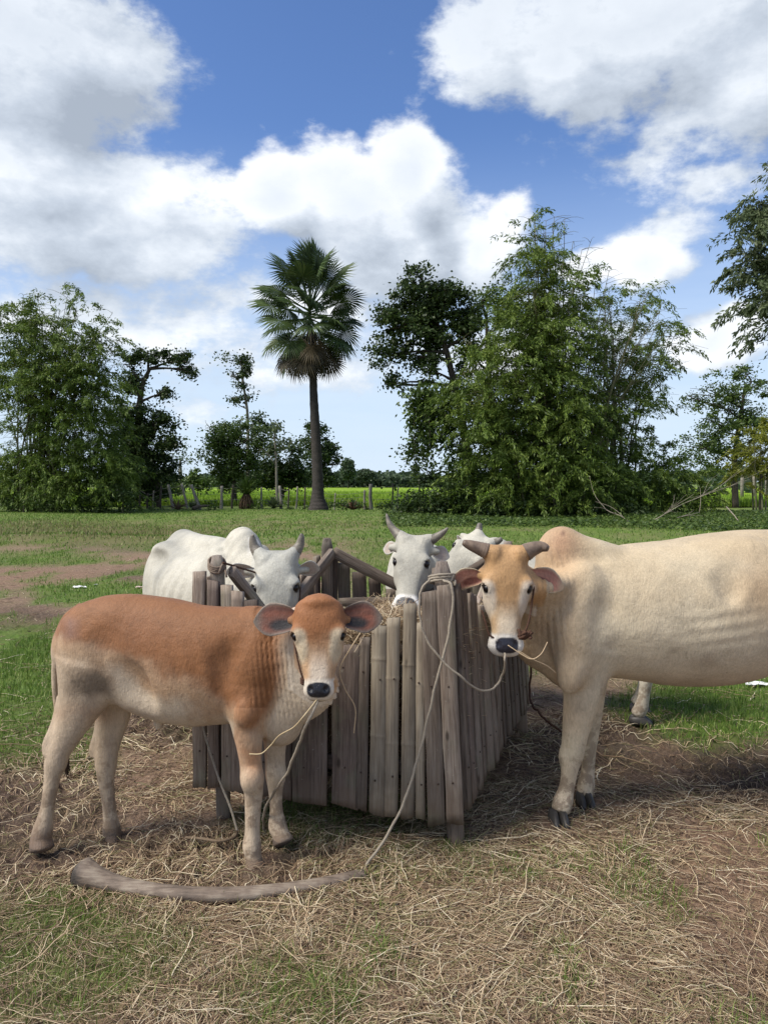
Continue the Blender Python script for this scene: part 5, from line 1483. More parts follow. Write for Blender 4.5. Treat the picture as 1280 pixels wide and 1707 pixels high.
KEEP = [(.295, 3.14, .085), (-.71, 3.36, .085), (.75, 3.36, .10), (.93, 3.56, .08), (-.48, 2.92, .05), (-.39, 3.10, .05), (-1.36, 3.05, .05), (-1.12, 3.2, .05)]
for _px, _py in ((150, 1468), (180, 1477), (215, 1484), (250, 1490), (285, 1494), (320, 1497), (355, 1498), (390, 1498), (425, 1495), (460, 1491), (495, 1485), (530, 1480), (565, 1472), (590, 1464)):
    _g = PG(_px, _py); KEEP.append((_g[0], _g[1], .035))
def ground_straw():
    rg = np.random.default_rng(101)
    def sample(n, f, ymin=1.95, ymax=9.0):
        out = []
        while sum(len(o) for o in out) < n:
            px = rg.uniform(-60, 1340, 60000); py = 853.5 + rg.uniform(0.03, 1.02, 60000) * 853.5
            py = np.maximum(py, 905)
            g = 1.0; u = (853.5 - py) / FPX; dy = math.cos(PITCH) + u * math.sin(PITCH); dz = -math.sin(PITCH) + u * math.cos(PITCH); t = -CAM_H / dz
            x = (px - 640) / FPX * t; y = dy * t
            w = f(px, py, x, y)
            k = rg.random(60000) < w * np.clip((y / 6) ** 0.0, 0, 1)
            out.append(np.stack([x, y], 1)[k])
        return np.concatenate(out)[:n]
    def dens(px, py, x, y):
        n1 = fbm(x * 1.8, y * 1.8, 0, 3, 201)
        d = np.maximum.reduce([ell(px, py, 900, 1500, 420, 170), ell(px, py, 560, 1560, 420, 170) * .9, ell(px, py, 260, 1290, 160, 70) * 1.0, ell(px, py, 1100, 1640, 300, 90) * .7, ell(px, py, 1000, 1360, 330, 70) * .8,
                               ell(px, py, 150, 1330, 200, 80) * .35, ell(px, py, 90, 1500, 200, 120) * .25, ell(px, py, 480, 1420, 260, 50) * .7, ell(px, py, 700, 1430, 170, 40) * 1.0, ell(px, py, 640, 1010, 90, 30) * .5,
                               ell(px, py, 1000, 1230, 200, 60) * .3, ell(px, py, 320, 1215, 140, 40) * .4])
        n4 = fbm(x * 4.5, y * 4.5, 0, 3, 207)
        bare = np.maximum.reduce([ell(px, py, 1220, 1480, 150, 130) * 1.0, ell(px, py, 1200, 1600, 110, 80) * .6, ell(px, py, 70, 1380, 150, 60) * .8, ell(px, py, 430, 1425, 110, 28) * .6, ell(px, py, 1150, 1260, 170, 50) * .7, ell(px, py, 150, 1580, 200, 80) * .6, ell(px, py, 1180, 1640, 160, 70) * .5])
        out = np.clip(d * (1 + 1.5 * n1 + .9 * n4) - bare, 0, 1) + .09
        for fx, fy, fr in KEEP:
            out = out * sstep(np.hypot(x - fx, (y - fy)), fr * .75, fr * 1.6)
        return out
    mb = MB(); mg = MB(); mc = MB()
    def lay(mbx, n, Lr, rr, bend, lift, segs, kink=0.0, zt=.02, dn=dens, sides=3):
        q = sample(n, dn); p = np.zeros((n, 3)); p[:, :2] = q; p[:, 2] = rg.uniform(0, zt, n) * rg.random(n)
        n2 = fbm(q[:, 0] * 1.2, q[:, 1] * 1.2, 0, 2, 301); th = n2 * 5 + rg.normal(0, .9, n)
        d = np.stack([np.cos(th), np.sin(th), rg.normal(0, .05, n)], 1)
        L = rg.uniform(*Lr, n) * (0.7 + .6 * rg.random(n)); r = rg.uniform(*rr, n) * np.clip(q[:, 1] / 3.0, .8, 1.8)
        V, F = strands(p, d, L, r, rg, bend, lift, segs, ground=ground_h, kink=kink, sides=sides); mbx.add(V, F)
    lay(mb, 12500, (.05, .26), (.0008, .0017), .15, .02, 6, .016, .03)
    lay(mb, 500, (.2, .42), (.0015, .0026), .16, .03, 8, .012, .03)
    lay(mg, 4200, (.05, .22), (.0008, .0016), .2, .03, 6, .016, .03)
    def dc(px, py, x, y): return np.clip(dens(px, py, x, y) * .8 + .10, 0, 1) * (1 - ell(px, py, 1200, 1180, 130, 60) * .9) * (1 - ell(px, py, 20, 1130, 90, 80) * .8)
    lay(mc, 22000, (.02, .11), (.0008, .0018), .5, .04, 3, .02, .025, dc)
    lay(mb, 15000, (.015, .08), (.0007, .0015), .3, .03, 3, .02, .02, dc)
    for m_, mt, lb in ((mb, M_STRAW, 'pale dry straw strewn over the trampled ground'), (mg, M_STRAW_G, 'greenish half-dry straw strewn around the manger'), (mc, M_CHAFF, 'brown broken chaff trodden into the mud')):
        o = m_.build('straw_litter', mt); tag(o, lb, 'straw', kind='stuff')
ground_straw()

# ------------------------------------------------------------------ grass
M_GRASS = straw_material('grass_blades', [(0, (.055, .105, .016)), (.35, (.105, .19, .028)), (.7, (.165, .265, .042)), (.93, (.23, .31, .07)), (1, (.34, .33, .14))], rough=.5, trans=.3)
M_GRASS_Y = straw_material('dry_grass_blades', [(0, (.075, .085, .025)), (.4, (.15, .15, .05)), (.8, (.25, .22, .10)), (1, (.34, .28, .16))], rough=.6, trans=.25)
def blades(q, h, w, rg, lean=.5, base=None):
    """tapered blades with one bend: 5 vertices, quad + tri"""
    n = len(q); th = rg.uniform(0, 6.283, n); fa = th + rg.normal(0, .8, n) + 1.57
    z0 = ground_h(q[:, 0], q[:, 1]) - .004 if base is None else base
    b = np.stack([q[:, 0], q[:, 1], z0], 1); sd = np.stack([np.cos(fa), np.sin(fa), 0 * fa], 1) * (w / 2)[:, None]
    ln = np.abs(rg.normal(0, lean, n)) * h; dr = np.stack([np.cos(th), np.sin(th)], 1)
    m = b.copy(); m[:, :2] += dr * (ln * .35)[:, None]; m[:, 2] += h * .58
    t = b.copy(); t[:, :2] += dr * ln[:, None]; t[:, 2] += h * np.clip(1 - .25 * ln / h, .4, 1)
    V = np.stack([b - sd, b + sd, m + sd * .75, m - sd * .75, t], 1).reshape(-1, 3)
    i = np.arange(n)[:, None] * 5
    return V, i + np.array([0, 1, 2, 3]), i + np.array([3, 2, 4])
def make_grass():
    rg = np.random.default_rng(55)
    mb = MB(); my = MB()
    def scatter(n, x0, x1, y0, y1, h, w, mask, lean=.5, mbx=None, pw=1.0):
        x = rg.uniform(x0, x1, n); y = y0 + (y1 - y0) * rg.random(n) ** pw
        px, py = to_px(x, y, 0 * x); k = (px > -60) & (px < 1340) & (py < 1740); x, y = x[k], y[k]
        g, dry, red, mud = masks(x, y); k = rg.random(len(x)) < mask(g, dry, red, mud, x, y); x, y = x[k], y[k]
        s = np.clip(1 + .45 * fbm(x * 2, y * 2, 0, 2, 9), .4, 1.6)
        hh = rg.uniform(*h, len(x)) * s; ww = rg.uniform(*w, len(x))
        V, F4, F3 = blades(np.stack([x, y], 1), hh, ww, rg, lean); (mbx or mb).add(V, F4, F3)
    gm = lambda g, dry, red, mud, x, y: np.clip((g - .15) * 1.3, 0, 1)
    scatter(60000, -1.9, 1.9, 1.9, 3.6, (.012, .055), (.0016, .0030), gm, .8)
    scatter(60000, -1.9, 1.9, 1.9, 3.6, (.015, .05), (.0016, .0030), gm, .9, my)
    scatter(110000, -3.4, 3.6, 3.6, 8.0, (.02, .07), (.003, .006), gm, .7)
    scatter(130000, -10, 10, 8, 18, (.02, .075), (.006, .013), lambda g, dry, red, mud, x, y: np.clip(g - .1, 0, 1) * .8, .6)
    scatter(90000, -22, 24, 17, 40, (.03, .085), (.015, .035), lambda g, dry, red, mud, x, y: np.clip(g - .2, 0, 1), .6)
    scatter(12000, -14, 4, 9, 34, (.06, .22), (.008, .02), lambda g, dry, red, mud, x, y: np.clip(dry, 0, 1), .6, my)
    scatter(30000, -2.2, 2.2, 1.9, 6, (.02, .07), (.0016, .003), lambda g, dry, red, mud, x, y: np.clip(.12 - mud * .3 + g * .5, 0, 1), .8, my)
    scatter(34000, -1.6, .6, 1.9, 2.9, (.012, .06), (.0016, .003), lambda g, dry, red, mud, x, y: np.clip(.8 * sstep(fbm(x * 3, y * 3, 0, 3, 71), .05, .4) * (1 - mud), 0, 1), .8)
    scatter(30000, -.6, 2.2, 1.9, 3.2, (.012, .06), (.0016, .003), lambda g, dry, red, mud, x, y: np.clip(.8 * sstep(fbm(x * 3, y * 3, 0, 3, 71), .25, .5), 0, 1), .8)
    o = mb.build('short_grass', M_GRASS); tag(o, 'short green pasture grass in patches', 'grass', kind='stuff')
    o = my.build('dry_grass', M_GRASS_Y); tag(o, 'yellowing dry grass among the green', 'grass', kind='stuff')
make_grass()
# ------------------------------------------------------------------ vegetation
def leaf_material(name, dark, mid, light, trans=.3, hue_scale=.9):
    m = bpy.data.materials.new(name); m.use_nodes = True; N = NT(m.node_tree); b = N.n['Principled BSDF']
    g = N.node('ShaderNodeNewGeometry'); r = g.outputs['Random Per Island']
    n = N.noise(g.outputs['Position'], hue_scale, 3, .6)
    f = N.math('ADD', N.math('MULTIPLY', r, .55), N.math('MULTIPLY', N.math('SUBTRACT', n, .28), 1.0), clamp=True)
    c = N.ramp(f, [(.1, dark), (.5, mid), (.92, light)])
    N.put(b.inputs['Base Color'], c); b.inputs['Roughness'].default_value = .5; b.inputs['Specular IOR Level'].default_value = .3
    tr = N.node('ShaderNodeBsdfTranslucent'); N.put(tr.inputs[0], c)
    mx = N.node('ShaderNodeMixShader', {0: trans}); N.l.new(b.outputs[0], mx.inputs[1]); N.l.new(tr.outputs[0], mx.inputs[2])
    N.l.new(mx.outputs[0], N.n['Material Output'].inputs[0])
    return m
L_BAM = leaf_material('bamboo_leaf', (.035, .060, .010), (.105, .165, .026), (.23, .30, .055))
L_BAMY = leaf_material('bamboo_leaf_yellow', (.09, .11, .012), (.19, .21, .025), (.32, .33, .05))
L_DARK = leaf_material('dark_leaf', (.014, .028, .008), (.036, .064, .016), (.09, .135, .034))
L_MID = leaf_material('mid_leaf', (.024, .044, .010), (.068, .115, .024), (.15, .21, .05))
L_PALE = leaf_material('pale_leaf', (.04, .06, .025), (.09, .125, .055), (.17, .21, .10))
L_FAR = leaf_material('far_leaf', (.04, .065, .035), (.07, .105, .055), (.11, .15, .085))
M_BARK = simple_mat('bark', (.10, .085, .065), .9, .2, noise=8, bump=.6, c2=(.04, .034, .028), nscale=(1, 1, .3))
M_BARK_P = simple_mat('pale_bark', (.26, .24, .20), .9, .2, noise=8, bump=.6, c2=(.13, .12, .10), nscale=(1, 1, .3))
M_CULM = simple_mat('bamboo_culm', (.15, .15, .07), .6, .3, noise=4, c2=(.07, .065, .035))
M_DEAD = simple_mat('dead_thatch', (.17, .11, .065), .9, .2, noise=10, c2=(.06, .042, .03))

def leaves(blobs, Y, rg, size=(.2, .04), per=46, dens=1.0, droop=.5, spread=.30, flat=.7, plume=0.0):
    """blobs: px py rx ry density [dY]; clusters of leaf-sized faces through each ellipsoid"""
    Vs = []
    for bl in blobs:
        px, py, rx, ry, dn = bl[:5]; dY = bl[5] if len(bl) > 5 else 0.0
        c = P(px, py, Y + dY); k = (Y + dY) / FPX; R_ = np.array([rx * k, min(rx, ry) * k * 1.1 + .2, ry * k])
        nc = max(3, int(dn * dens * (R_[0] * R_[2]) * 17.0))
        q = rg.normal(0, 1, (nc, 3)); q /= np.linalg.norm(q, axis=1)[:, None]; q *= rg.random(nc)[:, None] ** .42
        cc = c + q * R_ * (1 + .16 * rg.normal(0, 1, (nc, 1)))
        cs = rg.uniform(.5, 1.5, nc)
        m = (per * rg.uniform(.4, 1.6, nc)).astype(int); tot = m.sum(); idx = np.repeat(np.arange(nc), m)
        p = cc[idx] + rg.normal(0, spread, (tot, 3)) * [1, 1, flat] * cs[idx][:, None]
        cd = rg.normal(0, 1, (nc, 3)) * [1, 1, .35]; cd /= np.linalg.norm(cd, axis=1)[:, None]; d = rg.normal(0, .62, (tot, 3)) + cd[idx] * .75; d[:, 2] = d[:, 2] * .5 - droop; p = p + cd[idx] * (rg.normal(0, spread * .8, tot) * cs[idx])[:, None]; d /= np.linalg.norm(d, axis=1)[:, None]
        s = np.cross(d, rg.normal(0, 1, (tot, 3))); s /= np.linalg.norm(s, axis=1)[:, None] + 1e-9
        if plume:
            Lp = plume * rg.uniform(.6, 1.3, nc); uu = rg.random(tot); hd = cd.copy(); hd[:, 2] = np.abs(hd[:, 2]) + .15
            out = (cc - c) / (np.linalg.norm(cc - c, axis=1)[:, None] + .3); hd = hd + out * .6; hd /= np.linalg.norm(hd, axis=1)[:, None]
            p = cc[idx] + hd[idx] * (uu * Lp[idx])[:, None] + rg.normal(0, .05 + .10 * spread, (tot, 3)) * (1.2 - uu * .8)[:, None]; p[:, 2] -= .55 * uu ** 2 * Lp[idx]
            d = hd[idx] * .8 + rg.normal(0, .45, (tot, 3)); d[:, 2] -= droop * .6 + 1.0 * uu; d /= np.linalg.norm(d, axis=1)[:, None]
            s = np.cross(d, rg.normal(0, 1, (tot, 3))); s /= np.linalg.norm(s, axis=1)[:, None] + 1e-9
        L = size[0] * rg.uniform(.6, 1.3, tot)[:, None]; w = size[1] * rg.uniform(.6, 1.3, tot)[:, None]
        Vs.append(np.stack([p, p + d * L * .45 + s * w, p + d * L, p + d * L * .45 - s * w], 1).reshape(-1, 3))
    V = np.concatenate(Vs); V[:, 2] = np.maximum(V[:, 2], .02)
    F = np.arange(len(V)).reshape(-1, 4)
    return V, F

def limb(mb, pts, r0, r1, seg=7, n=None, wob=.0, rg=None):
    C = catmull(pts, n or len(pts) * 6)
    if wob: C[1:-1] += np.cumsum(rg.normal(0, wob, (len(C) - 2, 3)), 0) * .4
    tube(mb, C, np.linspace(r0, r1, len(C)), seg)
    return C

def tree(kind, label, cat, Y, trunk, blobs, mat, size=(.26, .07), bark=M_BARK, r0=.2, per=46, dens=1.0, seed=1, group=None, limbs=True, droop=.3, spread=.21, culms=None, limb_r=.05, plume=0.0):
    rg = np.random.default_rng(seed)
    pts = [P(*q, Y) if len(q) == 2 else P(q[0], q[1], Y + q[2]) for q in trunk]
    base = np.array(pts[0]); base[2] = 0; pts[0] = base + [0, 0, -.1]
    root = empty(kind, base); off = base
    tag(root, label, cat, group)
    V, F = leaves(blobs, Y, rg, size, per, dens, droop, spread, plume=plume)
    o = mesh_np('crown', V - off, F, mat, root)
    mb = MB(); limb(mb, pts, r0, r0 * .35, 9, wob=.015, rg=rg)
    if limbs:
        tr = catmull(pts, 40)
        for bl in blobs:
            if bl[4] < .15: continue
            c = P(bl[0], bl[1], Y + (bl[5] if len(bl) > 5 else 0)); k = Y / FPX
            j = np.argmin(np.linalg.norm(tr - (c - [0, 0, .8]), axis=1)); s = tr[min(j, 39)]
            limb(mb, [s, s * .5 + c * .5 + rg.normal(0, .15, 3), c], limb_r, .02, 6, wob=.02, rg=rg)
            for _ in range(4):
                e = c + rg.normal(0, 1, 3) * [bl[2] * k * .5, .3, bl[3] * k * .5]; limb(mb, [s * .4 + c * .6, c * .5 + e * .5 + rg.normal(0, .1, 3), e], limb_r * .45, .008, 5, wob=.012, rg=rg)
    b_ = mb.build('trunk', bark, root, smooth=True); b_.location = tuple(-off)
    if culms:
        for i, (bx, tx, ty) in enumerate(culms):
            m2 = MB(); s = P(bx, 850, Y + rg.uniform(-.8, .8)); s[2] = -.05; e = P(tx, ty, Y + rg.uniform(-1, 1)); mid = s * .45 + e * .55; mid[0] = s[0] * .62 + e[0] * .38
            C = limb(m2, [s, mid, e], .05, .010, 6, n=18)
            for q in C[5:]:   # side twigs
                for _ in range(2):
                    dd = rg.normal(0, 1, 3) * [.7, .5, .3]; limb(m2, [q, q + dd * .5 + [0, 0, .1], q + dd], .010, .004, 4, n=4)
            c_ = m2.build('culm', M_CULM, root, smooth=True); c_.location = tuple(-off)
    return root

def bamboo_left():
    rg = np.random.default_rng(7)
    tree('bamboo_clump', 'big loose bamboo clump at the left edge with feathery tips against the cloud', 'bamboo', 38.5, [(70, 850), (75, 760), (85, 700)],
         [(20, 560, 75, 55, .9), (95, 585, 85, 50, .8), (150, 620, 50, 50, .8), (40, 640, 80, 60, .5), (130, 670, 70, 60, .6), (60, 740, 60, 45, .5), (30, 800, 75, 42, 1.6), (100, 795, 80, 50, 1.4), (80, 640, 100, 60, .6), (165, 760, 50, 75, 1.2), (130, 720, 60, 50, .7),
          (200, 800, 40, 40, 1.0), (110, 500, 42, 34, .22), (150, 530, 34, 42, .20), (85, 540, 50, 34, .35), (25, 505, 26, 26, .12), (170, 560, 30, 30, .2), (60, 690, 90, 40, .4)],
         L_BAM, size=(.20, .027), plume=1.4, per=80, dens=2.1, seed=11, droop=.55, r0=.08, limbs=False, spread=.34,
         culms=[(70 + rg.normal(0, 26), rg.uniform(-10, 190), rg.uniform(490, 640)) for _ in range(34)])
bamboo_left()
tree('shrub', 'dark leafy shrub under the left bamboo clump, nearest the fence', 'shrub', 37.5, [(205, 850), (205, 835)], [(195, 832, 40, 20, 1.5), (160, 838, 30, 14, 1.2)], L_DARK, size=(.13, .05), per=70, seed=14, r0=.05, limbs=False)
tree('shrub', 'low straggly shrub at the foot of the left bamboo clump, at the left edge', 'shrub', 37.0, [(40, 850), (40, 838)], [(20, 838, 60, 14, 1.0), (90, 842, 50, 10, .9)], L_MID, size=(.13, .045), per=70, seed=15, r0=.05, limbs=False)
tree('broadleaf_tree', 'dark open-crowned tree with a flat layered top right of the left bamboo', 'tree', 44.0, [(262, 848), (255, 790), (232, 720), (236, 650), (250, 615)],
     [(245, 592, 45, 13, .9), (300, 598, 28, 15, .9), (215, 605, 20, 18, .7), (312, 615, 14, 12, .5), (225, 640, 26, 22, .8), (275, 655, 20, 14, .6), (215, 690, 28, 34, 1.1), (262, 700, 30, 20, .9), (225, 745, 42, 40, 1.7), (282, 735, 22, 22, .9), (250, 780, 45, 34, 1.6), (205, 780, 25, 40, 1.2), (228, 812, 50, 26, 1.6)],
     L_DARK, size=(.17, .062), per=120, dens=1.15, seed=21, r0=.28, limb_r=.09)
tree('bare_tree', 'small thin nearly leafless grey tree beyond the fence', 'tree', 62.0, [(302, 826), (302, 790), (301, 768)],
     [(302, 752, 22, 16, .10), (284, 764, 12, 9, .08), (322, 762, 12, 12, .10), (308, 738, 16, 8, .08)], L_PALE, size=(.22, .07), per=30, seed=22, r0=.22, bark=M_BARK_P, limb_r=.10)
tree('broadleaf_tree', 'rounded mid green tree beyond the fence, left of the palm', 'tree', 47.0, [(392, 846), (390, 800), (388, 750)],
     [(385, 722, 38, 26, 1.1), (370, 755, 30, 30, 1.2), (405, 755, 34, 36, 1.2), (352, 718, 12, 16, .5), (430, 725, 26, 22, .7), (385, 790, 40, 26, 1.4), (445, 745, 26, 22, .6)],
     L_MID, size=(.16, .06), per=100, dens=1.1, seed=31, r0=.16, limb_r=.06)
tree('slender_tree', 'tall thin tree with a small ragged crown rising above the rounded tree', 'tree', 50.0, [(413, 845), (413, 760), (412, 690), (405, 640), (402, 605)],
     [(400, 600, 20, 14, .9), (388, 622, 16, 12, .7), (412, 620, 14, 14, .8), (404, 642, 10, 10, .5), (392, 664, 18, 6, .5), (414, 662, 10, 8, .4), (425, 700, 22, 12, .7), (440, 712, 26, 12, .7)], L_DARK, size=(.17, .065), per=70, seed=32, r0=.13, bark=M_BARK_P, limb_r=.05)
tree('slender_tree', 'slim sapling with a pale straight stem and sparse leaves left of the palm', 'tree', 44.5, [(463, 850), (461, 790), (459, 740), (458, 720)],
     [(457, 722, 12, 20, .5), (468, 745, 20, 14, .5), (446, 755, 16, 12, .35), (478, 740, 14, 10, .4)], L_PALE, size=(.22, .08), per=36, seed=33, r0=.09, bark=M_BARK_P, limb_r=.03)
tree('broadleaf_tree', 'dark low spreading tree between the sapling and the palm', 'tree', 52.0, [(470, 838), (470, 800), (470, 790)],
     [(445, 780, 34, 22, 1.5), (475, 790, 34, 24, 1.8), (495, 775, 16, 26, 1.1), (430, 800, 40, 14, 1.4), (500, 805, 22, 12, 1.2), (488, 750, 12, 8, .4)], L_DARK, size=(.18, .068), per=90, seed=34, r0=.2, limb_r=.07)
tree('broadleaf_tree', 'dark bushy tree standing right behind the palm trunk', 'tree', 56.0, [(534, 835), (534, 790), (534, 750)],
     [(530, 715, 18, 15, 1.3), (516, 738, 14, 16, 1.0), (545, 745, 16, 18, 1.2), (532, 765, 26, 24, 1.5), (560, 768, 12, 12, .9), (522, 792, 20, 14, 1.1), (545, 793, 22, 13, 1.1)], L_DARK, size=(.19, .07), per=90, seed=35, r0=.22, limb_r=.08)
tree('shrub', 'round green bush beyond the fence, left of the rounded tree', 'shrub', 58.0, [(330, 822), (330, 808)], [(330, 800, 24, 14, 1.5), (322, 790, 12, 8, .6), (345, 808, 18, 9, 1.2)], L_MID, size=(.24, .09), seed=36, r0=.06, limbs=False)
tree('shrub', 'dense dark hedge-like shrub beyond the fence, beside the dark open-crowned tree', 'shrub', 50.0, [(275, 832), (275, 812)], [(262, 808, 36, 20, 1.6), (290, 815, 22, 12, 1.3)], L_MID, size=(.22, .08), seed=37, r0=.06, limbs=False)
# distant trees
for i, (px, py, rx, ry, Y, lb) in enumerate([(580, 783, 11, 17, 150, 'conical tree standing alone far off across the rice field'), (609, 792, 17, 9, 170, 'low round-crowned tree far off, right of the conical one'),
        (631, 800, 6, 6, 300, 'tiny distant tree on the horizon between the low tree and the bamboo'), (650, 797, 8, 6, 320, 'tiny distant flat-topped tree on the horizon'), (567, 795, 10, 8, 200, 'small far tree just right of the palm'),
        (668, 800, 6, 5, 330, 'tiny distant tree nearest the right-hand thicket')]):
    k = Y / FPX
    tree('distant_tree', lb, 'tree', float(Y), [(px, 803 + 1935 / Y), (px, py + ry * .5)], [(px, py - ry * .3, rx * .7, ry * .7, 9.0 / max(1, (k * 10) ** 2)), (px, py + ry * .3, rx, ry * .6, 9.0 / max(1, (k * 10) ** 2))], L_FAR, size=(k * 3.2, k * 1.3), per=40, seed=60 + i, r0=k * .7, limbs=False, spread=k * 1.6, group='far trees across the field')

# the big right-hand thicket
def bamboo_right():
    rg = np.random.default_rng(8)
    cu = [(905 + rg.normal(0, 14), rg.uniform(865, 985), rg.uniform(350, 520)) for _ in range(26)] + [(960 + rg.normal(0, 20), rg.uniform(990, 1120), rg.uniform(450, 600)) for _ in range(16)] + [(870 + rg.normal(0, 14), rg.uniform(770, 860), rg.uniform(540, 660)) for _ in range(10)]
    tree('bamboo_clump', 'tallest bamboo clump, a spire of olive foliage filling the middle of the right-hand thicket', 'bamboo', 33.5, [(915, 860), (915, 780), (925, 700)],
         [(900, 362, 34, 20, .16), (930, 395, 22, 34, .12), (885, 400, 30, 40, .30), (895, 440, 45, 40, .9), (910, 490, 60, 50, 1.1), (870, 540, 60, 45, .9), (925, 560, 60, 60, 1.0), (850, 610, 75, 50, 1.0), (940, 640, 60, 70, .9), (800, 650, 60, 40, .7), (880, 690, 80, 60, 1.2),
          (820, 730, 65, 50, 1.4), (770, 700, 50, 40, .8), (900, 600, 90, 60, .8), (930, 740, 80, 60, 1.4), (860, 800, 95, 50, 1.5), (960, 800, 80, 55, 1.6), (800, 790, 40, 45, 1.0), (975, 480, 26, 60, .22), (960, 700, 60, 60, 1.0), (890, 840, 130, 24, 1.6)],
         L_BAM, size=(.19, .026), plume=1.35, per=88, dens=2.1, seed=12, droop=.55, r0=.1, limbs=False, spread=.34, culms=cu)
    tree('bamboo_clump', 'airy bamboo clump on the right of the thicket, sky showing through its tips', 'bamboo', 35.5, [(1040, 862), (1035, 780), (1030, 700)],
         [(1050, 485, 36, 26, .28), (1030, 520, 46, 36, .7), (1060, 560, 52, 40, .7), (1095, 540, 34, 28, .28), (1110, 590, 30, 46, .32), (1040, 620, 62, 46, .9), (1085, 640, 40, 46, .5), (1010, 680, 60, 50, 1.0), (1020, 740, 60, 45, 1.3), (1050, 800, 80, 50, 1.6), (1000, 570, 36, 60, .4), (1120, 680, 30, 40, .1)],
         L_BAM, size=(.19, .026), plume=1.35, per=80, dens=1.7, seed=13, droop=.6, r0=.1, limbs=False, spread=.36, culms=[(1020 + rg.normal(0, 20), rg.uniform(1000, 1130), rg.uniform(480, 640)) for _ in range(16)])
bamboo_right()
tree('broadleaf_tree', 'dark broad-leaved tree draped with creeper, its crown leaning out left of the bamboo', 'tree', 36.0, [(790, 858), (780, 760), (762, 660), (740, 570), (720, 520)],
     [(698, 468, 20, 20, 1.4), (745, 492, 42, 20, 1.3), (700, 510, 52, 34, 1.7), (665, 545, 38, 32, 1.4), (735, 545, 50, 42, 1.7), (645, 590, 26, 22, .9), (690, 590, 36, 26, .9), (655, 640, 18, 22, .7), (715, 615, 30, 24, .8), (640, 520, 20, 16, .6), (790, 540, 34, 46, .9), (740, 650, 30, 20, .5)],
     L_DARK, size=(.165, .062), per=95, dens=1.0, seed=41, r0=.24, limb_r=.09)
tree('broadleaf_tree', 'mid green tree between the creeper-draped tree and the tall bamboo', 'tree', 37.5, [(830, 860), (825, 760), (815, 620), (810, 520)],
     [(815, 500, 34, 26, .8), (845, 530, 34, 36, .9), (795, 590, 40, 40, .9), (780, 650, 44, 36, .8), (815, 700, 50, 50, 1.1)], L_MID, size=(.16, .05), per=95, seed=42, r0=.2, limb_r=.08)
# hanging creepers with a dark bush beneath
def creepers():
    rg = np.random.default_rng(19); Y = 34.5
    root = empty('creeper', P(715, 780, Y)); off = np.array(root.location)
    tag(root, 'thin creepers hanging in strings below the leaning dark crown', 'creeper')
    mb = MB(); bl = []
    for i in range(26):
        x = rg.uniform(672, 770); y0 = rg.uniform(640, 690); y1 = y0 + rg.uniform(40, 120)
        a = P(x, y0, Y + rg.normal(0, .4)); b = P(x + rg.normal(0, 4), y1, Y + rg.normal(0, .4))
        limb(mb, [a, a * .5 + b * .5 + rg.normal(0, .08, 3), b], .012, .005, 4, n=6)
        for t in np.arange(0, 1, .12): bl.append((x + rg.normal(0, 3), y0 * (1 - t) + y1 * t, 3, 5, .5))
    mb.build('stem', M_BARK, root).location = tuple(-off)
    V, F = leaves(bl + [(720, 665, 46, 14, .3), (700, 690, 24, 16, .25)], Y, rg, (.2, .06), 7, 1, .7, .12)
    mesh_np('foliage', V - off, F, L_MID, root)
creepers()
tree('shrub', 'round dark bush hung with creeper at the left end of the thicket', 'shrub', 35.0, [(700, 858), (698, 800), (692, 770)], [(690, 752, 22, 24, 1.3), (700, 785, 18, 22, .9), (715, 800, 20, 20, .9)], L_DARK, size=(.15, .055), per=80, seed=43, r0=.05, limbs=False)
tree('shrub', 'low tangled shrub at the left foot of the thicket', 'shrub', 33.8, [(720, 862), (720, 846)], [(700, 842, 42, 20, 1.3), (740, 830, 42, 28, 1.4), (680, 852, 22, 10, 1.0), (770, 780, 34, 44, 1.2), (765, 845, 44, 18, 1.4)], L_DARK, size=(.15, .05), per=80, seed=44, r0=.05, limbs=False)
tree('shrub', 'broad olive shrub at the right foot of the thicket beside the dead branches', 'shrub', 35.0, [(1110, 858), (1110, 840)], [(1110, 800, 56, 40, 1.3), (1070, 835, 70, 26, 1.5), (1150, 820, 42, 34, 1.2), (1130, 765, 40, 26, .9), (1180, 835, 26, 20, 1.0)], L_BAM, size=(.18, .032), plume=.9, per=80, seed=45, r0=.06, limbs=False, dens=1.1)
tree('shrub', 'dark undergrowth along the foot of the tall bamboo', 'shrub', 32.8, [(930, 864), (930, 850)], [(820, 848, 60, 16, 1.2), (900, 850, 70, 14, 1.2), (990, 850, 70, 14, 1.3), (1060, 852, 40, 12, 1.0)], L_DARK, size=(.15, .045), per=80, seed=46, r0=.05, limbs=False)
tree('broadleaf_tree', 'grey-green tree with a dark rounded top near the right edge', 'tree', 46.0, [(1225, 846), (1225, 760), (1235, 690), (1242, 640)],
     [(1243, 622, 26, 12, 1.2), (1180, 650, 34, 24, .4), (1225, 655, 40, 26, .8), (1160, 665, 24, 30, .15), (1240, 700, 44, 44, 1.1), (1190, 700, 36, 34, .6), (1200, 750, 50, 36, .9), (1270, 640, 22, 30, .4), (1160, 740, 30, 30, .4)], L_MID, size=(.17, .05), per=85, seed=47, r0=.2, limb_r=.06)
tree('bamboo_clump', 'bright yellow-green young bamboo at the right edge', 'bamboo', 40.0, [(1268, 845), (1268, 800), (1270, 760)],
     [(1262, 745, 44, 30, 1.3), (1290, 710, 36, 36, 1.2), (1255, 785, 46, 24, 1.2), (1300, 770, 40, 36, 1.2)], L_BAMY, size=(.20, .032), plume=1.1, per=90, seed=48, r0=.1, limbs=False, culms=[(1255 + 5 * i, 1245 + 11 * i, 720 + 3 * i) for i in range(7)])
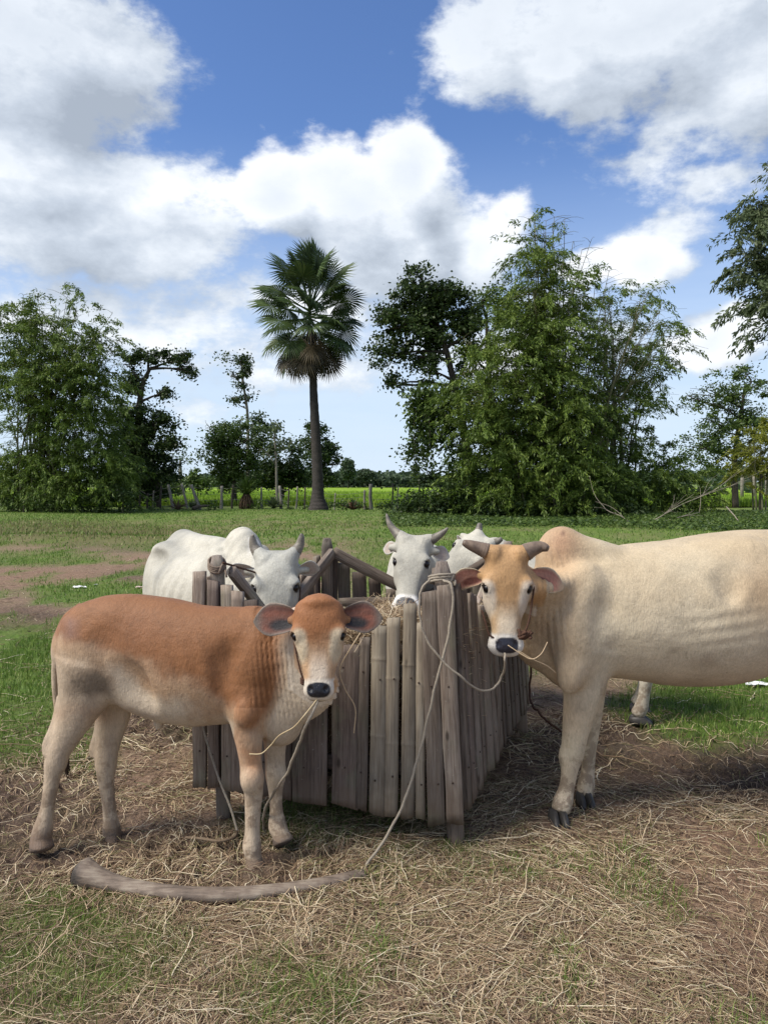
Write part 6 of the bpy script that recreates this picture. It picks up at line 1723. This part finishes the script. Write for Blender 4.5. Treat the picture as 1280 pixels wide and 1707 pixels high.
tree('bamboo_clump', 'near bamboo whose feathery tips lean into the upper right corner of the view', 'bamboo', 22.0, [(1400, 890), (1380, 600), (1340, 450)],
     [(1275, 365, 38, 24, .9), (1240, 385, 30, 18, .8), (1225, 400, 16, 10, .5), (1250, 440, 26, 20, .8), (1268, 520, 24, 22, .8), (1290, 430, 42, 40, 1.0), (1262, 480, 32, 26, .8), (1290, 520, 34, 36, .9), (1262, 345, 18, 12, .4), (1300, 340, 40, 40, .9), (1270, 565, 22, 14, .3), (1345, 450, 60, 110, .9)],
     L_PALE, size=(.17, .026), plume=.9, per=80, dens=4.0, seed=49, r0=.12, limbs=False, spread=.22, droop=.6, culms=[(1390 + 4 * i, 1262 + 18 * i, 350 + 40 * (i % 4)) for i in range(8)])

# ------------------------------------------------------------------ sugar palm
def palm():
    rg = np.random.default_rng(4); Y = 39.3; base = P(531, 853, Y); base[2] = 0
    root = empty('palm_tree', base); off = base
    tag(root, 'tall sugar palm with a round crown of fan leaves and a swollen dark trunk base', 'palm tree')
    mb = MB(); pts = [(531, 856, .62), (531, 846, .50), (530, 832, .36), (530, 815, .30), (529, 780, .27), (527, 740, .255), (525, 700, .235), (523, 660, .205), (522, 620, .19), (521, 560, .17)]
    C = catmull([P(a, b, Y) for a, b, _ in pts], 70); rr = catmull([[r, 0, 0] for *_, r in pts], 70)[:, 0]
    rr = rr * (1 + .03 * np.sin(np.arange(70) * 1.9)); tube(mb, C, rr, 18, rough=.03, rng=rg)
    mb.build('trunk', simple_mat('palm_bark', (.075, .065, .058), .9, .2, noise=9, bump=.7, c2=(.03, .027, .025), nscale=(1, 1, 2.5)), root, smooth=True).location = tuple(-off)
    g1 = leaf_material('palm_leaf', (.022, .042, .012), (.055, .092, .026), (.12, .165, .055), .2)
    g2 = leaf_material('palm_leaf_dry', (.035, .030, .016), (.08, .064, .035), (.16, .125, .07), .1)
    def frond(sd):
        r = np.random.default_rng(sd); mb = MB()
        pl = 1.75; tube(mb, catmull([[0, 0, 0], [.6, 0, -.02], [pl, 0, 0]], 8), np.linspace(.045, .025, 8), 5)
        n = 46; Vs = []; Fs = []; k = 0
        for i in range(n):
            a = (i / (n - 1) - .5) * R(300); L = 1.12 * (.80 + .20 * math.cos(a * .5)) * r.uniform(.93, 1.05)
            d = np.array([math.cos(a), math.sin(a), .0]); s = np.array([-math.sin(a), math.cos(a), 0])
            fold = .05 * (1 if i % 2 else -1)
            z = lambda q: -.25 * q * q * abs(math.sin(a)) - .10 * q * q + .16 * abs(math.sin(a)) * q
            w0 = L * .6 * R(285) / n * .52
            p0 = np.array([pl, 0, 0]); p1 = p0 + d * L * .6 + [0, 0, z(.6) + fold * .4]; p2 = p0 + d * L + [0, 0, z(1.0) - r.uniform(0, .22)]
            mid = p0 + d * L * .6 + [0, 0, z(.6) + .035]
            Vs += [p0, p1 + s * w0, mid, p1 - s * w0, p2]; Fs += [[k, k + 1, k + 2], [k, k + 2, k + 3], [k + 1, k + 4, k + 2], [k + 2, k + 4, k + 3]]; k += 5
        mb.add(np.array(Vs), None, np.array(Fs)); return mb
    proto = [frond(s).build('frond', g1, root) for s in range(3)]; dry = [frond(s + 10).build('frond', g2, root) for s in range(2)]
    used = {}
    c0 = P(517, 520, Y) - off
    N_ = 54
    for i in range(N_):
        t = (i + .5) / N_; el = 90 - 165 * t ** .92; az = i * 137.5 + rg.uniform(-12, 12)
        src = (dry if el < -48 else proto)[rg.integers(0, 2)] if el < -35 else proto[rg.integers(0, 3)]
        if src.name in used: o = src.copy(); link(o, root)
        else: o = src; used[src.name] = 1
        e, a = R(el + rg.uniform(-6, 6)), R(az)
        d = Vector((math.cos(e) * math.cos(a), math.cos(e) * math.sin(a), math.sin(e)))
        up = Vector((0, 0, 1)) if abs(d.z) < .95 else Vector((1, 0, 0))
        y = up.cross(d).normalized(); z = d.cross(y).normalized()
        # twist so that blades face in many directions
        tw = Matrix.Rotation(rg.uniform(-.9, .9), 3, d); y = tw @ y; z = tw @ z
        sc = rg.uniform(.98, 1.16)
        M = Matrix((( d.x, y.x, z.x, 0), (d.y, y.y, z.y, 0), (d.z, y.z, z.z, 0), (0, 0, 0, 1)))
        st = Vector(c0) + Vector((0, 0, .5 - 1.3 * t))
        o.matrix_local = Matrix.Translation(st) @ M @ Matrix.Scale(sc, 4)
    for s in proto + dry:
        if s.name not in used: bpy.data.objects.remove(s)
palm()

# ------------------------------------------------------------------ rice field, hedge line, fences
def plain_sheet(name, label, x0, x1, y0, y1, z, cols, scale, nx=60, ny=60, kind='structure', hfun=None):
    xs = np.linspace(x0, x1, nx); ys = y0 + (y1 - y0) * np.linspace(0, 1, ny) ** 1.6
    X, Y_ = np.meshgrid(xs, ys, indexing='ij'); Z = (z + (hfun(X, Y_) if hfun else 0)) * np.ones_like(X)
    V = np.stack([X, Y_, Z], -1).reshape(-1, 3); i, j = np.meshgrid(np.arange(nx - 1), np.arange(ny - 1), indexing='ij')
    F = np.stack([i * ny + j, (i + 1) * ny + j, (i + 1) * ny + j + 1, i * ny + j + 1], -1).reshape(-1, 4)
    m = bpy.data.materials.new(name); m.use_nodes = True; N = NT(m.node_tree); b = N.n['Principled BSDF']
    pos = N.node('ShaderNodeNewGeometry').outputs['Position']
    f = N.noise(N.mapping(pos, (1, .3, 1)), scale, 8, .7)
    N.put(b.inputs['Base Color'], N.ramp(f, [(.3, cols[0]), (.5, cols[1]), (.72, cols[2])])); b.inputs['Roughness'].default_value = .9; b.inputs['Specular IOR Level'].default_value = .1
    o = mesh_np(name, V, F, m, smooth=True); tag(o, label, kind=kind); return o
plain_sheet('rice_field', 'bright green rice field beyond the fence', -260, 160, 47, 165, .22, ((.12, .20, .012), (.19, .30, .022), (.27, .37, .04)), .6)
def rice():
    rg = np.random.default_rng(91); n = 60000
    x = rg.uniform(-34, 30, n); y = 46 + 45 * rg.random(n) ** 1.5
    V, F4, F3 = blades(np.stack([x, y], 1), rg.uniform(.35, .6, n), rg.uniform(.04, .09, n), rg, .35, base=np.zeros(n) + .02)
    mb = MB(); mb.add(V, F4, F3); o = mb.build('rice', straw_material('rice_leaf', [(0, (.11, .20, .012)), (.5, (.20, .32, .025)), (1, (.30, .40, .06))], trans=.3)); tag(o, 'young bright green rice standing beyond the fence', 'rice', kind='stuff')
rice()
def far_wood():
    rg = np.random.default_rng(92); mb = MB()
    for (x0, x1, Y, h, n, s) in ((-420, 300, 420, 5.0, 9000, 2.6), (-60, 60, 175, 2.2, 9000, .9), (30, 330, 90, 3.0, 9000, .8)):
        x = rg.uniform(x0, x1, n); hh = h * np.clip(1 + .7 * fbm(x * 9 / Y, 0, 0, 3, 4), .3, 2); z = rg.random(n) ** .7 * hh; y = Y + rg.uniform(-4, 4, n) * h / 3
        p = np.stack([x, y, z], 1); d = rg.normal(0, 1, (n, 3)); d /= np.linalg.norm(d, axis=1)[:, None]; e = np.cross(d, rg.normal(0, 1, (n, 3))); e /= np.linalg.norm(e, axis=1)[:, None]
        mb.add(np.stack([p, p + (d + e) * s * .5, p + d * s, p + (d - e) * s * .5], 1).reshape(-1, 3), np.arange(n * 4).reshape(-1, 4))
    o = mb.build('distant_woods', L_FAR); tag(o, 'pale green line of far bushes and woods along the horizon', 'woods', kind='stuff')
far_wood()
M_FPOST = simple_mat('fence_post_grey', (.30, .28, .24), .9, .2, noise=6, bump=.5, c2=(.14, .125, .105), nscale=(1, 1, .3))
M_FPOSTD = simple_mat('fence_post_dark', (.10, .085, .07), .9, .2, noise=6, bump=.5, c2=(.05, .04, .035))
FP = [  # px_bottom, py_bottom, px_top, py_top, r, pale, label
    (234, 847, 233, 812, .06, 0, 'dark fence post nearest the left thicket'), (247, 849, 247, 822, .07, 0, 'short dark fence post, second from the left thicket'), (257, 846, 257, 818, .05, 1, 'short pale fence stake left of the leaning posts'),
    (268, 848, 269, 810, .06, 0, 'upright dark fence post just left of the leaning pale posts'), (290, 838, 281, 808, .09, 1, 'pale fence post leaning left, first of the leaning posts'), (313, 836, 303, 806, .07, 1, 'thin pale fence post leaning left, middle of the leaning posts'),
    (335, 838, 319, 808, .10, 1, 'pale broad fence post leaning hardest, last of the leaning posts'), (369, 848, 370, 810, .09, 1, 'stout upright grey fence post left of the thatch-skirted plant'), (387, 848, 389, 808, .06, 0, 'thin dark fence post beside the thatch-skirted plant'),
    (437, 846, 436, 812, .06, 1, 'grey fence post between the two spiky plants'), (469, 846, 466, 810, .09, 1, 'pale fence post under the slim sapling'), (480, 846, 482, 814, .05, 0, 'thin fence stake right of the spiky plant'),
    (493, 846, 496, 811, .05, 1, 'thin grey fence stake leaning right, left of the palm'), (508, 844, 509, 812, .05, 0, 'thin dark stake close to the palm on its left'), (557, 846, 559, 822, .05, 1, 'short stake just right of the palm'),
    (608, 846, 608, 817, .07, 1, 'grey fence post right of the fallen palm leaf'), (619, 848, 618, 807, .11, 1, 'stout grey fence post, tallest right of the palm'), (652, 848, 655, 806, .05, 0, 'thin tall stake near the right-hand thicket'), (662, 846, 664, 812, .04, 1, 'thin pale stake at the edge of the right-hand thicket')]
tops = []
for i, (bx, by, tx, ty, r, pale, lb) in enumerate(FP):
    rg = np.random.default_rng(300 + i); Y = 41.5 + rg.uniform(-.4, .4)
    b = P(bx, by, Y); b[2] = -.1; t = P(tx, ty, Y + rg.uniform(-.2, .2)); mb = MB()
    C = catmull([b, b * .5 + t * .5 + rg.normal(0, .02, 3), t], 9); tube(mb, C, np.linspace(r, r * .8, 9) * (1 + rg.normal(0, .05, 9)), 8, rough=.08, rng=rg)
    o0 = np.array([b[0], b[1], 0]); o = mb.build('fence_post', M_FPOST if pale else M_FPOSTD, smooth=True)
    o.data.transform(Matrix.Translation(tuple(-o0))); o.location = tuple(o0)
    tag(o, lb, 'fence post', 'posts of the field fence'); tops.append((b, t))
def wires():
    mb = MB(); tops.sort(key=lambda q: q[0][0])
    for f in (.45, .68, .9):
        for (b0, t0), (b1, t1) in zip(tops[:-1], tops[1:]):
            a = b0 * (1 - f) + t0 * f; c = b1 * (1 - f) + t1 * f; m = (a + c) / 2 - [0, 0, .03]
            tube(mb, catmull([a, m, c], 6), .008, 4)
    o = mb.build('fence_wire', simple_mat('wire', (.18, .17, .15), .5, .4)); tag(o, 'sagging strands of thin wire between the field fence posts', 'fence wire')
wires()

def spiky(px, py, h, n, seed, label, skirt=False, Y=41.0):
    rg = np.random.default_rng(seed); base = P(px, py, Y); base[2] = 0; root = empty('spiky_plant', base); tag(root, label, 'plant')
    mb = MB(); z0 = h * (.42 if skirt else .06)
    for i in range(n):
        a = rg.uniform(0, 6.28); el = rg.uniform(.25, 1.45); L = h * rg.uniform(.5, .8); d = np.array([math.cos(a) * math.cos(el), math.sin(a) * math.cos(el), math.sin(el)]); s = np.array([-math.sin(a), math.cos(a), 0]) * .035
        p0 = np.array([0, 0, z0]); p1 = p0 + d * L * .6; p2 = p0 + d * L - [0, 0, L * .22]
        mb.add(np.array([p0 - s * .8, p0 + s * .8, p1 + s, p1 - s, p2]), np.array([[0, 1, 2, 3]]), np.array([[3, 2, 4]]))
    mb.build('leaf_rosette', L_PALE if not skirt else L_MID, root)
    if skirt:
        mb = MB()
        for i in range(70):
            a = rg.uniform(0, 6.28); r = rg.uniform(.12, .42); p = np.array([math.cos(a) * .12, math.sin(a) * .12, z0 * rg.uniform(.8, 1.15)]); e = np.array([math.cos(a) * r, math.sin(a) * r, rg.uniform(0, .1)])
            tube(mb, catmull([p, (p + e) / 2 + [math.cos(a) * .08, math.sin(a) * .08, 0], e], 5), .022, 4)
        mb.build('dead_leaf_skirt', M_DEAD, root)
    else:
        mb = MB(); tube(mb, [[0, 0, 0], [0, 0, z0 + .1]], .06, 7); mb.build('stem', M_BARK, root)
spiky(411, 849, 1.9, 170, 1, 'spiky-leaved plant on a thick skirt of dead brown leaves by the fence', True)
spiky(456, 849, 1.25, 120, 2, 'stemless spiky-leaved plant by the fence between the skirted plant and the palm')
spiky(322, 848, .9, 60, 3, 'small spiky-leaved plant under the leaning fence posts')
spiky(590, 840, 1.0, 50, 4, 'thin leafy sprout above the fallen palm leaf')
def fallen(px, py, seed, label, n=20, col=M_DEAD, s=1.0):
    rg = np.random.default_rng(seed); base = P(px, py, 40.5); base[2] = .03; mb = MB()
    for i in range(n):
        a = rg.uniform(.1, 3.0); L = rg.uniform(.4, .85) * s; e = np.array([math.cos(a) * L, rg.normal(0, .2), math.sin(a) * L * .75]); tube(mb, catmull([[0, 0, 0], e * .55 + [0, 0, .06], e], 5), [.04, .05, .045, .03, .008], 4, flat=.3)
    o = mb.build('fallen_palm_leaf', col); o.location = tuple(base); tag(o, label, 'palm leaf')
fallen(588, 853, 6, 'reddish dead fan leaf lying right of the palm trunk', 26, simple_mat('dead_leaf_red', (.20, .11, .07), .8, .2, noise=9, c2=(.10, .055, .04)), 1.1)
fallen(296, 851, 7, 'dark dead palm leaf heaped under the leaning fence posts', 26, M_DEAD, .9)
def logp(px0, px1, py, Y, r, label, seed):
    rg = np.random.default_rng(seed); a = P(px0, py, Y); b = P(px1, py - 4, Y + .3); a[2] = r; b[2] = r * 2.2; mb = MB(); c = (a + b) / 2
    C = catmull([a, c + [0, 0, .04], b], 12); tube(mb, C - c, np.linspace(r, r * .5, 12), 8, rough=.12, rng=rg); o = mb.build('fallen_log', M_BARK, smooth=True); o.location = tuple(c); tag(o, label, 'log')
logp(322, 350, 852, 40.3, .11, 'short dark log lying by the fence left of the grey post', 5)

def small_leafy(px, py, Y, h, seed, label, mat=L_MID, dead=False):
    k = FPX / Y
    tree('weed', label, 'weed', Y, [(px, py), (px, py - h * k * .5)], [(px, py - h * k * .5, h * k * .6, h * k * .5, 2.2)], mat, size=(.12, .045), per=30, seed=seed, r0=.02, limbs=False, spread=.12, group='weeds along the fence')
for i, (px, lb) in enumerate([(515, 'low leafy weed tuft at the left foot of the palm'), (552, 'low leafy weed tuft at the right foot of the palm'), (572, 'weed tuft left of the fallen fan leaf'), (606, 'weed tuft right of the fallen fan leaf'), (632, 'weed tuft between the stout post and the thicket'),
        (650, 'weed clump nearest the right-hand thicket'), (480, 'weed tuft among the thin stakes left of the palm'), (430, 'weed tuft between the two spiky plants'), (352, 'weed tuft right of the short dark log'), (262, 'weed tuft left of the dark dead palm leaf')]):
    small_leafy(px, 853, 40.2, .45 + .15 * (i % 3), 400 + i, lb)

# dead branches before the thicket
def dead_branches():
    rg = np.random.default_rng(17); root = empty('dead_branch', P(1090, 875, 28)); off = np.array(root.location); off[2] = 0; root.location = tuple(off)
    tag(root, 'pale bare dead branch lying at the right foot of the thicket', 'branch')
    mb = MB(); Y = 28.0
    def br(a, b, r, dep, seed=0):
        m = (a + b) / 2 + rg.normal(0, .06, 3); C = limb(mb, [a, m, b], r, r * .4, 6, n=8, wob=.02, rg=rg)
        if dep:
            for _ in range(4):
                s = C[rg.integers(2, 8)]; d = (b - a) * rg.uniform(.3, .6) + rg.normal(0, .35, 3) * np.linalg.norm(b - a) * .6; e = s + d; e[2] = max(e[2], .05); br(s, e, r * .5, dep - 1)
    br(P(1050, 885, Y), P(1142, 838, Y + 1), .028, 2); br(P(1075, 878, Y), P(1165, 854, Y + 2), .024, 1); br(P(1060, 882, Y), P(1010, 850, Y + 1.5), .02, 1); br(P(1210, 845, 30), P(1236, 876, 27.5), .03, 0)
    mb.build('twigs', simple_mat('dead_wood', (.33, .29, .23), .9, .2, noise=8, c2=(.18, .155, .12)), root, smooth=True).location = tuple(-off)
dead_branches()
# stilts of a building glimpsed at the right edge
def stilts():
    for i, (px, r, lb) in enumerate([(1236, .12, 'pale stilt post at the right edge, leftmost of three'), (1256, .16, 'thick pale stilt post at the right edge, middle of three'), (1277, .14, 'pale stilt post at the right edge, rightmost of three')]):
        Y = 56.0; b = P(px, 826, Y); b[2] = 0; mb = MB(); tube(mb, [[0, 0, -.1], [0, 0, 1.2], [0, 0, 2.2]], r, 10); mb.add(np.array([[x * r * 1.5, y * r * 1.5, z] for z in (2.2, 2.28) for x, y in ((-1, -1), (1, -1), (1, 1), (-1, 1))]), np.array([[0, 3, 2, 1], [4, 5, 6, 7], [0, 1, 5, 4], [1, 2, 6, 5], [2, 3, 7, 6], [3, 0, 4, 7]]))
        o = mb.build('stilt_post', M_FPOST, smooth=False); o.location = tuple(b); tag(o, lb, 'post', 'stilt posts at the right edge')
stilts()

# creeping ground cover before the right thicket
def cover():
    rg = np.random.default_rng(23); n = 26000
    px = rg.uniform(640, 1300, n); py = 858 + 26 * rg.random(n) ** 1.6
    x = np.empty(n); y = np.empty(n)
    u = (853.5 - py) / FPX; dy = math.cos(PITCH) + u * math.sin(PITCH); dz = -math.sin(PITCH) + u * math.cos(PITCH); t = -CAM_H / dz; x = (px - 640) / FPX * t; y = dy * t
    p = np.stack([x, y, ground_h(x, y) + rg.uniform(0, .16, n)], 1); d = rg.normal(0, 1, (n, 3)); d[:, 2] *= .4; d /= np.linalg.norm(d, axis=1)[:, None]; s = np.cross(d, rg.normal(0, 1, (n, 3)) * [.4, .4, 1]); s /= np.linalg.norm(s, axis=1)[:, None]
    L = rg.uniform(.06, .14, n)[:, None]
    V = np.stack([p, p + d * L * .5 + s * L * .35, p + d * L, p + d * L * .5 - s * L * .35], 1).reshape(-1, 3)
    o = mesh_np('creeping_ground_cover', V, np.arange(n * 4).reshape(-1, 4), L_MID); tag(o, 'low leafy ground cover before the right-hand thicket', 'ground cover', kind='stuff')
cover()

# ------------------------------------------------------------------ small things in the foreground
def frond_stalk():
    """curved grey palm stalk lying in front of the calf"""
    pts = [(138, 1474, .072, .052), (152, 1478, .060, .046), (185, 1484, .040, .038), (230, 1492, .033, .036), (300, 1500, .031, .034), (380, 1502, .031, .034), (450, 1496, .030, .032), (530, 1484, .028, .030), (580, 1472, .026, .027), (606, 1464, .022, .024)]
    st = []
    for px, py, h, w in pts:
        g = PG(px, py); st.append([g[0], g[1], h * .72 + .004, h, w])
    st = np.array(st); C = catmull(st, 60); c0 = C[30, :3].copy(); c0[2] = 0
    T = np.gradient(C[:, :3], axis=0); T /= np.linalg.norm(T, axis=1)[:, None]; S = np.cross(T, [0, 0, 1.0]); S /= np.linalg.norm(S, axis=1)[:, None]; U = np.cross(S, T)
    a = np.linspace(0, 2 * math.pi, 18, endpoint=False)
    mb = MB(); rr = 1 + .05 * fbm(np.arange(60)[:, None] * .25, np.cos(a)[None] * 2, np.sin(a)[None] * 2, 3, 5)
    # crescent section: hollow top side
    cx = np.cos(a); sy = np.where(np.sin(a) > 0, np.sin(a) * (.62), np.sin(a)); 
    ring = C[:, None, :3] + S[:, None] * (cx[None] * C[:, 4:5] * rr)[..., None] * 1.0 + U[:, None] * (sy[None] * C[:, 3:4] * rr)[..., None]
    V = (ring.reshape(-1, 3)) - c0; n, k = 60, 18
    i, j = np.meshgrid(np.arange(n - 1), np.arange(k), indexing='ij'); j2 = (j + 1) % k
    F = np.stack([i * k + j, i * k + j2, (i + 1) * k + j2, (i + 1) * k + j], -1).reshape(-1, 4)
    V = np.vstack([V, V[:k].mean(0) + np.array([.012, 0, 0]), V[-k:].mean(0)]); q = np.arange(k)
    F3 = np.vstack([np.stack([np.full(k, n * k), (q + 1) % k, q], 1), np.stack([np.full(k, n * k + 1), (n - 1) * k + q, (n - 1) * k + (q + 1) % k], 1)])
    mb.add(V, F, F3)
    m = bpy.data.materials.new('stalk_grey'); m.use_nodes = True; N = NT(m.node_tree); b = N.n['Principled BSDF']; tcn = N.node('ShaderNodeTexCoord').outputs['Object']
    g = N.noise(N.mapping(tcn, (.12, 1, 1)), 90, 5, .65); bl = N.noise(tcn, 9, 4, .6)
    c = N.ramp(N.math('ADD', N.math('MULTIPLY', g, .5), N.math('MULTIPLY', bl, .5)), [(.34, (.06, .045, .034)), (.5, (.165, .125, .095)), (.68, (.31, .26, .20))])
    xo = N.node('ShaderNodeSeparateXYZ', {'Vector': tcn}).outputs[0]
    c = N.mix(N.math('MULTIPLY', N.smooth(N.math('ADD', xo, N.math('MULTIPLY', N.noise(tcn, 30, 4, .6), .07)), -.435, -.475), .85), c, (.04, .036, .032))
    N.put(b.inputs['Base Color'], c); b.inputs['Roughness'].default_value = .8
    bp = N.node('ShaderNodeBump', {'Strength': .7, 'Distance': .004}); N.put(bp.inputs['Height'], g); N.l.new(bp.outputs[0], b.inputs['Normal'])
    o = mb.build('palm_stalk', m, smooth=True); o.location = tuple(c0)
    em = MB(); r0 = ring[0] - c0; cc = r0.mean(0); rim = cc + (r0 - cc) * .93 + np.array([-.004, -.003, .001]); em.add(np.vstack([rim, cc + [.015, .0, 0]]), None, np.array([[18, (q_ + 1) % 18, q_] for q_ in range(18)]))
    em.build('cut_end', simple_mat('dark_end', (.07, .065, .06), .9, .2, noise=60, c2=(.02, .018, .017)), o)  # near-black disc closing the flared cut end
    tag(o, 'curved dry grey palm stalk with a flared end lying in front of the calf', 'palm stalk')
frond_stalk()

# ropes
def rp(label, pts, r, mat=M_ROPE, wob=.0, seed=1, name='rope'):
    C = catmull(pts, len(pts) * 12)
    if wob:
        k = np.arange(len(C)); C[1:-1] += np.stack([fbm(k * .2, .3, 0, 2, seed + j) for j in range(3)], 1)[1:-1] * wob
    c0 = C[0].copy(); mb = MB(); tube(mb, C - c0, r * (1 + .10 * np.sin(np.arange(len(C)) * 2.2)), 8)
    o = mb.build(name, mat, smooth=True); o.location = tuple(c0)
    if label: tag(o, label, 'rope')
    return o
mz = HC.W(.99, .0, -.10)
rp('pale lead rope hanging from the calf\'s mouth down to the ground behind its foreleg', [mz, P(515, 1200, 2.74), P(498, 1240, 2.80), P(478, 1290, 2.90), P(455, 1325, 3.02), P(442, 1350, 3.10), P(440, 1378, 3.20), P(446, 1396, 3.24)], .0052, seed=3, wob=.004)
rp('thin cord looping from the calf\'s chin back to its shoulder', [mz + [0, 0, .004], P(508, 1192, 2.73), P(490, 1212, 2.77), P(466, 1226, 2.84), P(452, 1242, 2.89), P(436, 1256, 2.905), P(416, 1257, 2.915)], .0026, mat=simple_mat('cord', (.45, .36, .22), .8, .2), seed=5)
kx = 738
rp('pale rope tied round the near corner post, running down the planks to the palm stalk', [P(738, 968, 3.11), P(752, 975, 3.08), P(754, 1020, 3.07), P(742, 1080, 3.06), P(727, 1140, 3.055), P(712, 1205, 3.05), P(695, 1270, 3.04), P(672, 1340, 3.01), P(640, 1400, 2.96), P(612, 1440, 2.93), P(600, 1458, 2.90)], .0056, seed=7, wob=.004)
rp('slack loop of pale rope slung from the corner post knot across to the right wall', [P(716, 966, 3.10), P(702, 985, 3.08), P(699, 1020, 3.07), P(708, 1060, 3.06), P(732, 1095, 3.05), P(770, 1130, 3.05), P(800, 1150, 3.10), P(822, 1148, 3.16), P(836, 1128, 3.18), P(842, 1100, 3.10), HB.W(.97, -.02, -.10)], .0048, seed=9, wob=.004)
def wrap(c, r, turns, rad, label, seed, mat=M_ROPE, tilt=.25):
    rg = np.random.default_rng(seed); n = turns * 14; a = np.linspace(0, turns * 2 * math.pi, n)
    C = np.stack([np.cos(a) * r, np.sin(a) * r, np.linspace(-.014, .018, n) + .012 * np.sin(a + seed) * tilt * 4], 1) * (1 + .05 * rg.normal(0, 1, (n, 1)) * .3)
    mb = MB(); tube(mb, C, rad, 7)
    for e in range(2):
        d = rg.normal(0, 1, 3) * [.03, .02, .03]; s = C[0 if e else -1]; tube(mb, catmull([s, s + [d[0] * .6, -.03, d[2] * .5], s + [d[0] * 1.6, -.045, -.03 + d[2]]], 6), rad, 7)
    o = mb.build('tie_rope', mat, smooth=True); o.location = tuple(c); tag(o, label, 'rope')
wrap(P(736, 966, 3.205), .052, 3, .0058, 'pale rope knotted in turns round the near corner post', 3)
wrap(P(362, 942, 3.40), .037, 4, .0048, 'brown rope wound round the left front post top', 6, simple_mat('rope_taupe', (.26, .20, .15), .85, .2, noise=300, bump=.5, c2=(.13, .10, .08)), .5)
rp('dark rope running from the left post top to the left ox\'s halter', [P(372, 938, 3.37), P(395, 945, 3.50), P(412, 950, 3.70), HWL.W(.16, -.22, -.16)], .005, mat=M_ROPE_D, seed=4)
rp('rope hanging from the left post to the ground and curling towards the calf', [P(338, 1208, 3.30), P(345, 1235, 3.28), P(366, 1300, 3.22), P(384, 1345, 3.16), P(396, 1385, 3.13)], .0052, seed=12)
rp('slack rope lying on the straw under the calf', [PG(396, 1390) + [0, 0, .01], PG(390, 1408) + [0, 0, .03], PG(366, 1416) + [0, 0, .035], PG(335, 1412) + [0, 0, .035], PG(310, 1408) + [0, 0, .03]], .0062, mat=simple_mat('rope_mud', (.24, .18, .12), .9, .2, noise=200, bump=.5, c2=(.13, .09, .06)), seed=13)
rp('dark rope dangling from the right wall of the manger beside the cream cow', [P(886, 1100, 4.2), P(884, 1160, 4.15), P(896, 1185, 4.0), P(915, 1205, 3.9), P(935, 1220, 3.95)], .006, mat=M_ROPE_D, seed=14, wob=.01)
# straw held in the cream cow's lips
o = rp(None, hay_pts, .0019, mat=M_STRAW, name='straw'); tag(o, 'bent pale straw stalk sticking out of the cream cow\'s mouth', 'straw')
o = rp(None, [HB.W(.95, .10, .04), HB.W(1.02, .22, .05), HB.W(1.08, .36, .0), HB.W(1.15, .46, -.05)], .0014, mat=M_STRAW, name='straw'); tag(o, 'longer pale straw trailing down right from the cream cow\'s mouth', 'straw')
o = rp(None, [P(640, 1010, 3.25), P(612, 1040, 3.15), P(588, 1075, 3.10), P(567, 1115, 3.09), P(575, 1148, 3.09), P(592, 1180, 3.09), P(590, 1222, 3.09)], .0024, mat=M_STRAW, name='straw'); tag(o, 'long curved straw hanging down the front planks beside the calf\'s face', 'straw')
# litter
def scrap(px, py, s, label, seed, col=(.72, .72, .70), name='plastic_scrap'):
    rg = np.random.default_rng(seed); g = PG(px, py); n = 9; X, Y_ = np.meshgrid(np.linspace(-1, 1, n), np.linspace(-1, 1, n), indexing='ij')
    Z = .35 + .5 * fbm(X * 1.6, Y_ * 1.6, seed, 3, seed); r = 1 + .35 * fbm(X, Y_, seed + 5, 2, 3)
    V = np.stack([X * r * s, Y_ * r * s * .6, np.maximum(Z, 0) * s * .6 + .01], -1).reshape(-1, 3); V2 = V - [0, 0, .004]
    i, j = np.meshgrid(np.arange(n - 1), np.arange(n - 1), indexing='ij'); F = np.stack([i * n + j, (i + 1) * n + j, (i + 1) * n + j + 1, i * n + j + 1], -1).reshape(-1, 4)
    mb = MB(); mb.add(V, F); mb.add(V2, F[:, ::-1]); o = mb.build(name, simple_mat(name, col, .5, .4), smooth=True); o.location = (g[0], g[1], float(ground_h(g[0], g[1]))); tag(o, label, 'litter')
scrap(133, 980, .09, 'crumpled white plastic scrap on the grass behind the calf', 1); scrap(236, 981, .07, 'pinkish crumpled scrap beside the white ox\'s hind side', 2, (.55, .42, .36)); scrap(1262, 1144, .08, 'crumpled white scrap on the grass under the cream cow at the right edge', 3)
scrap(161, 975, .03, 'tiny white scrap on the grass right of the crumpled plastic', 4)
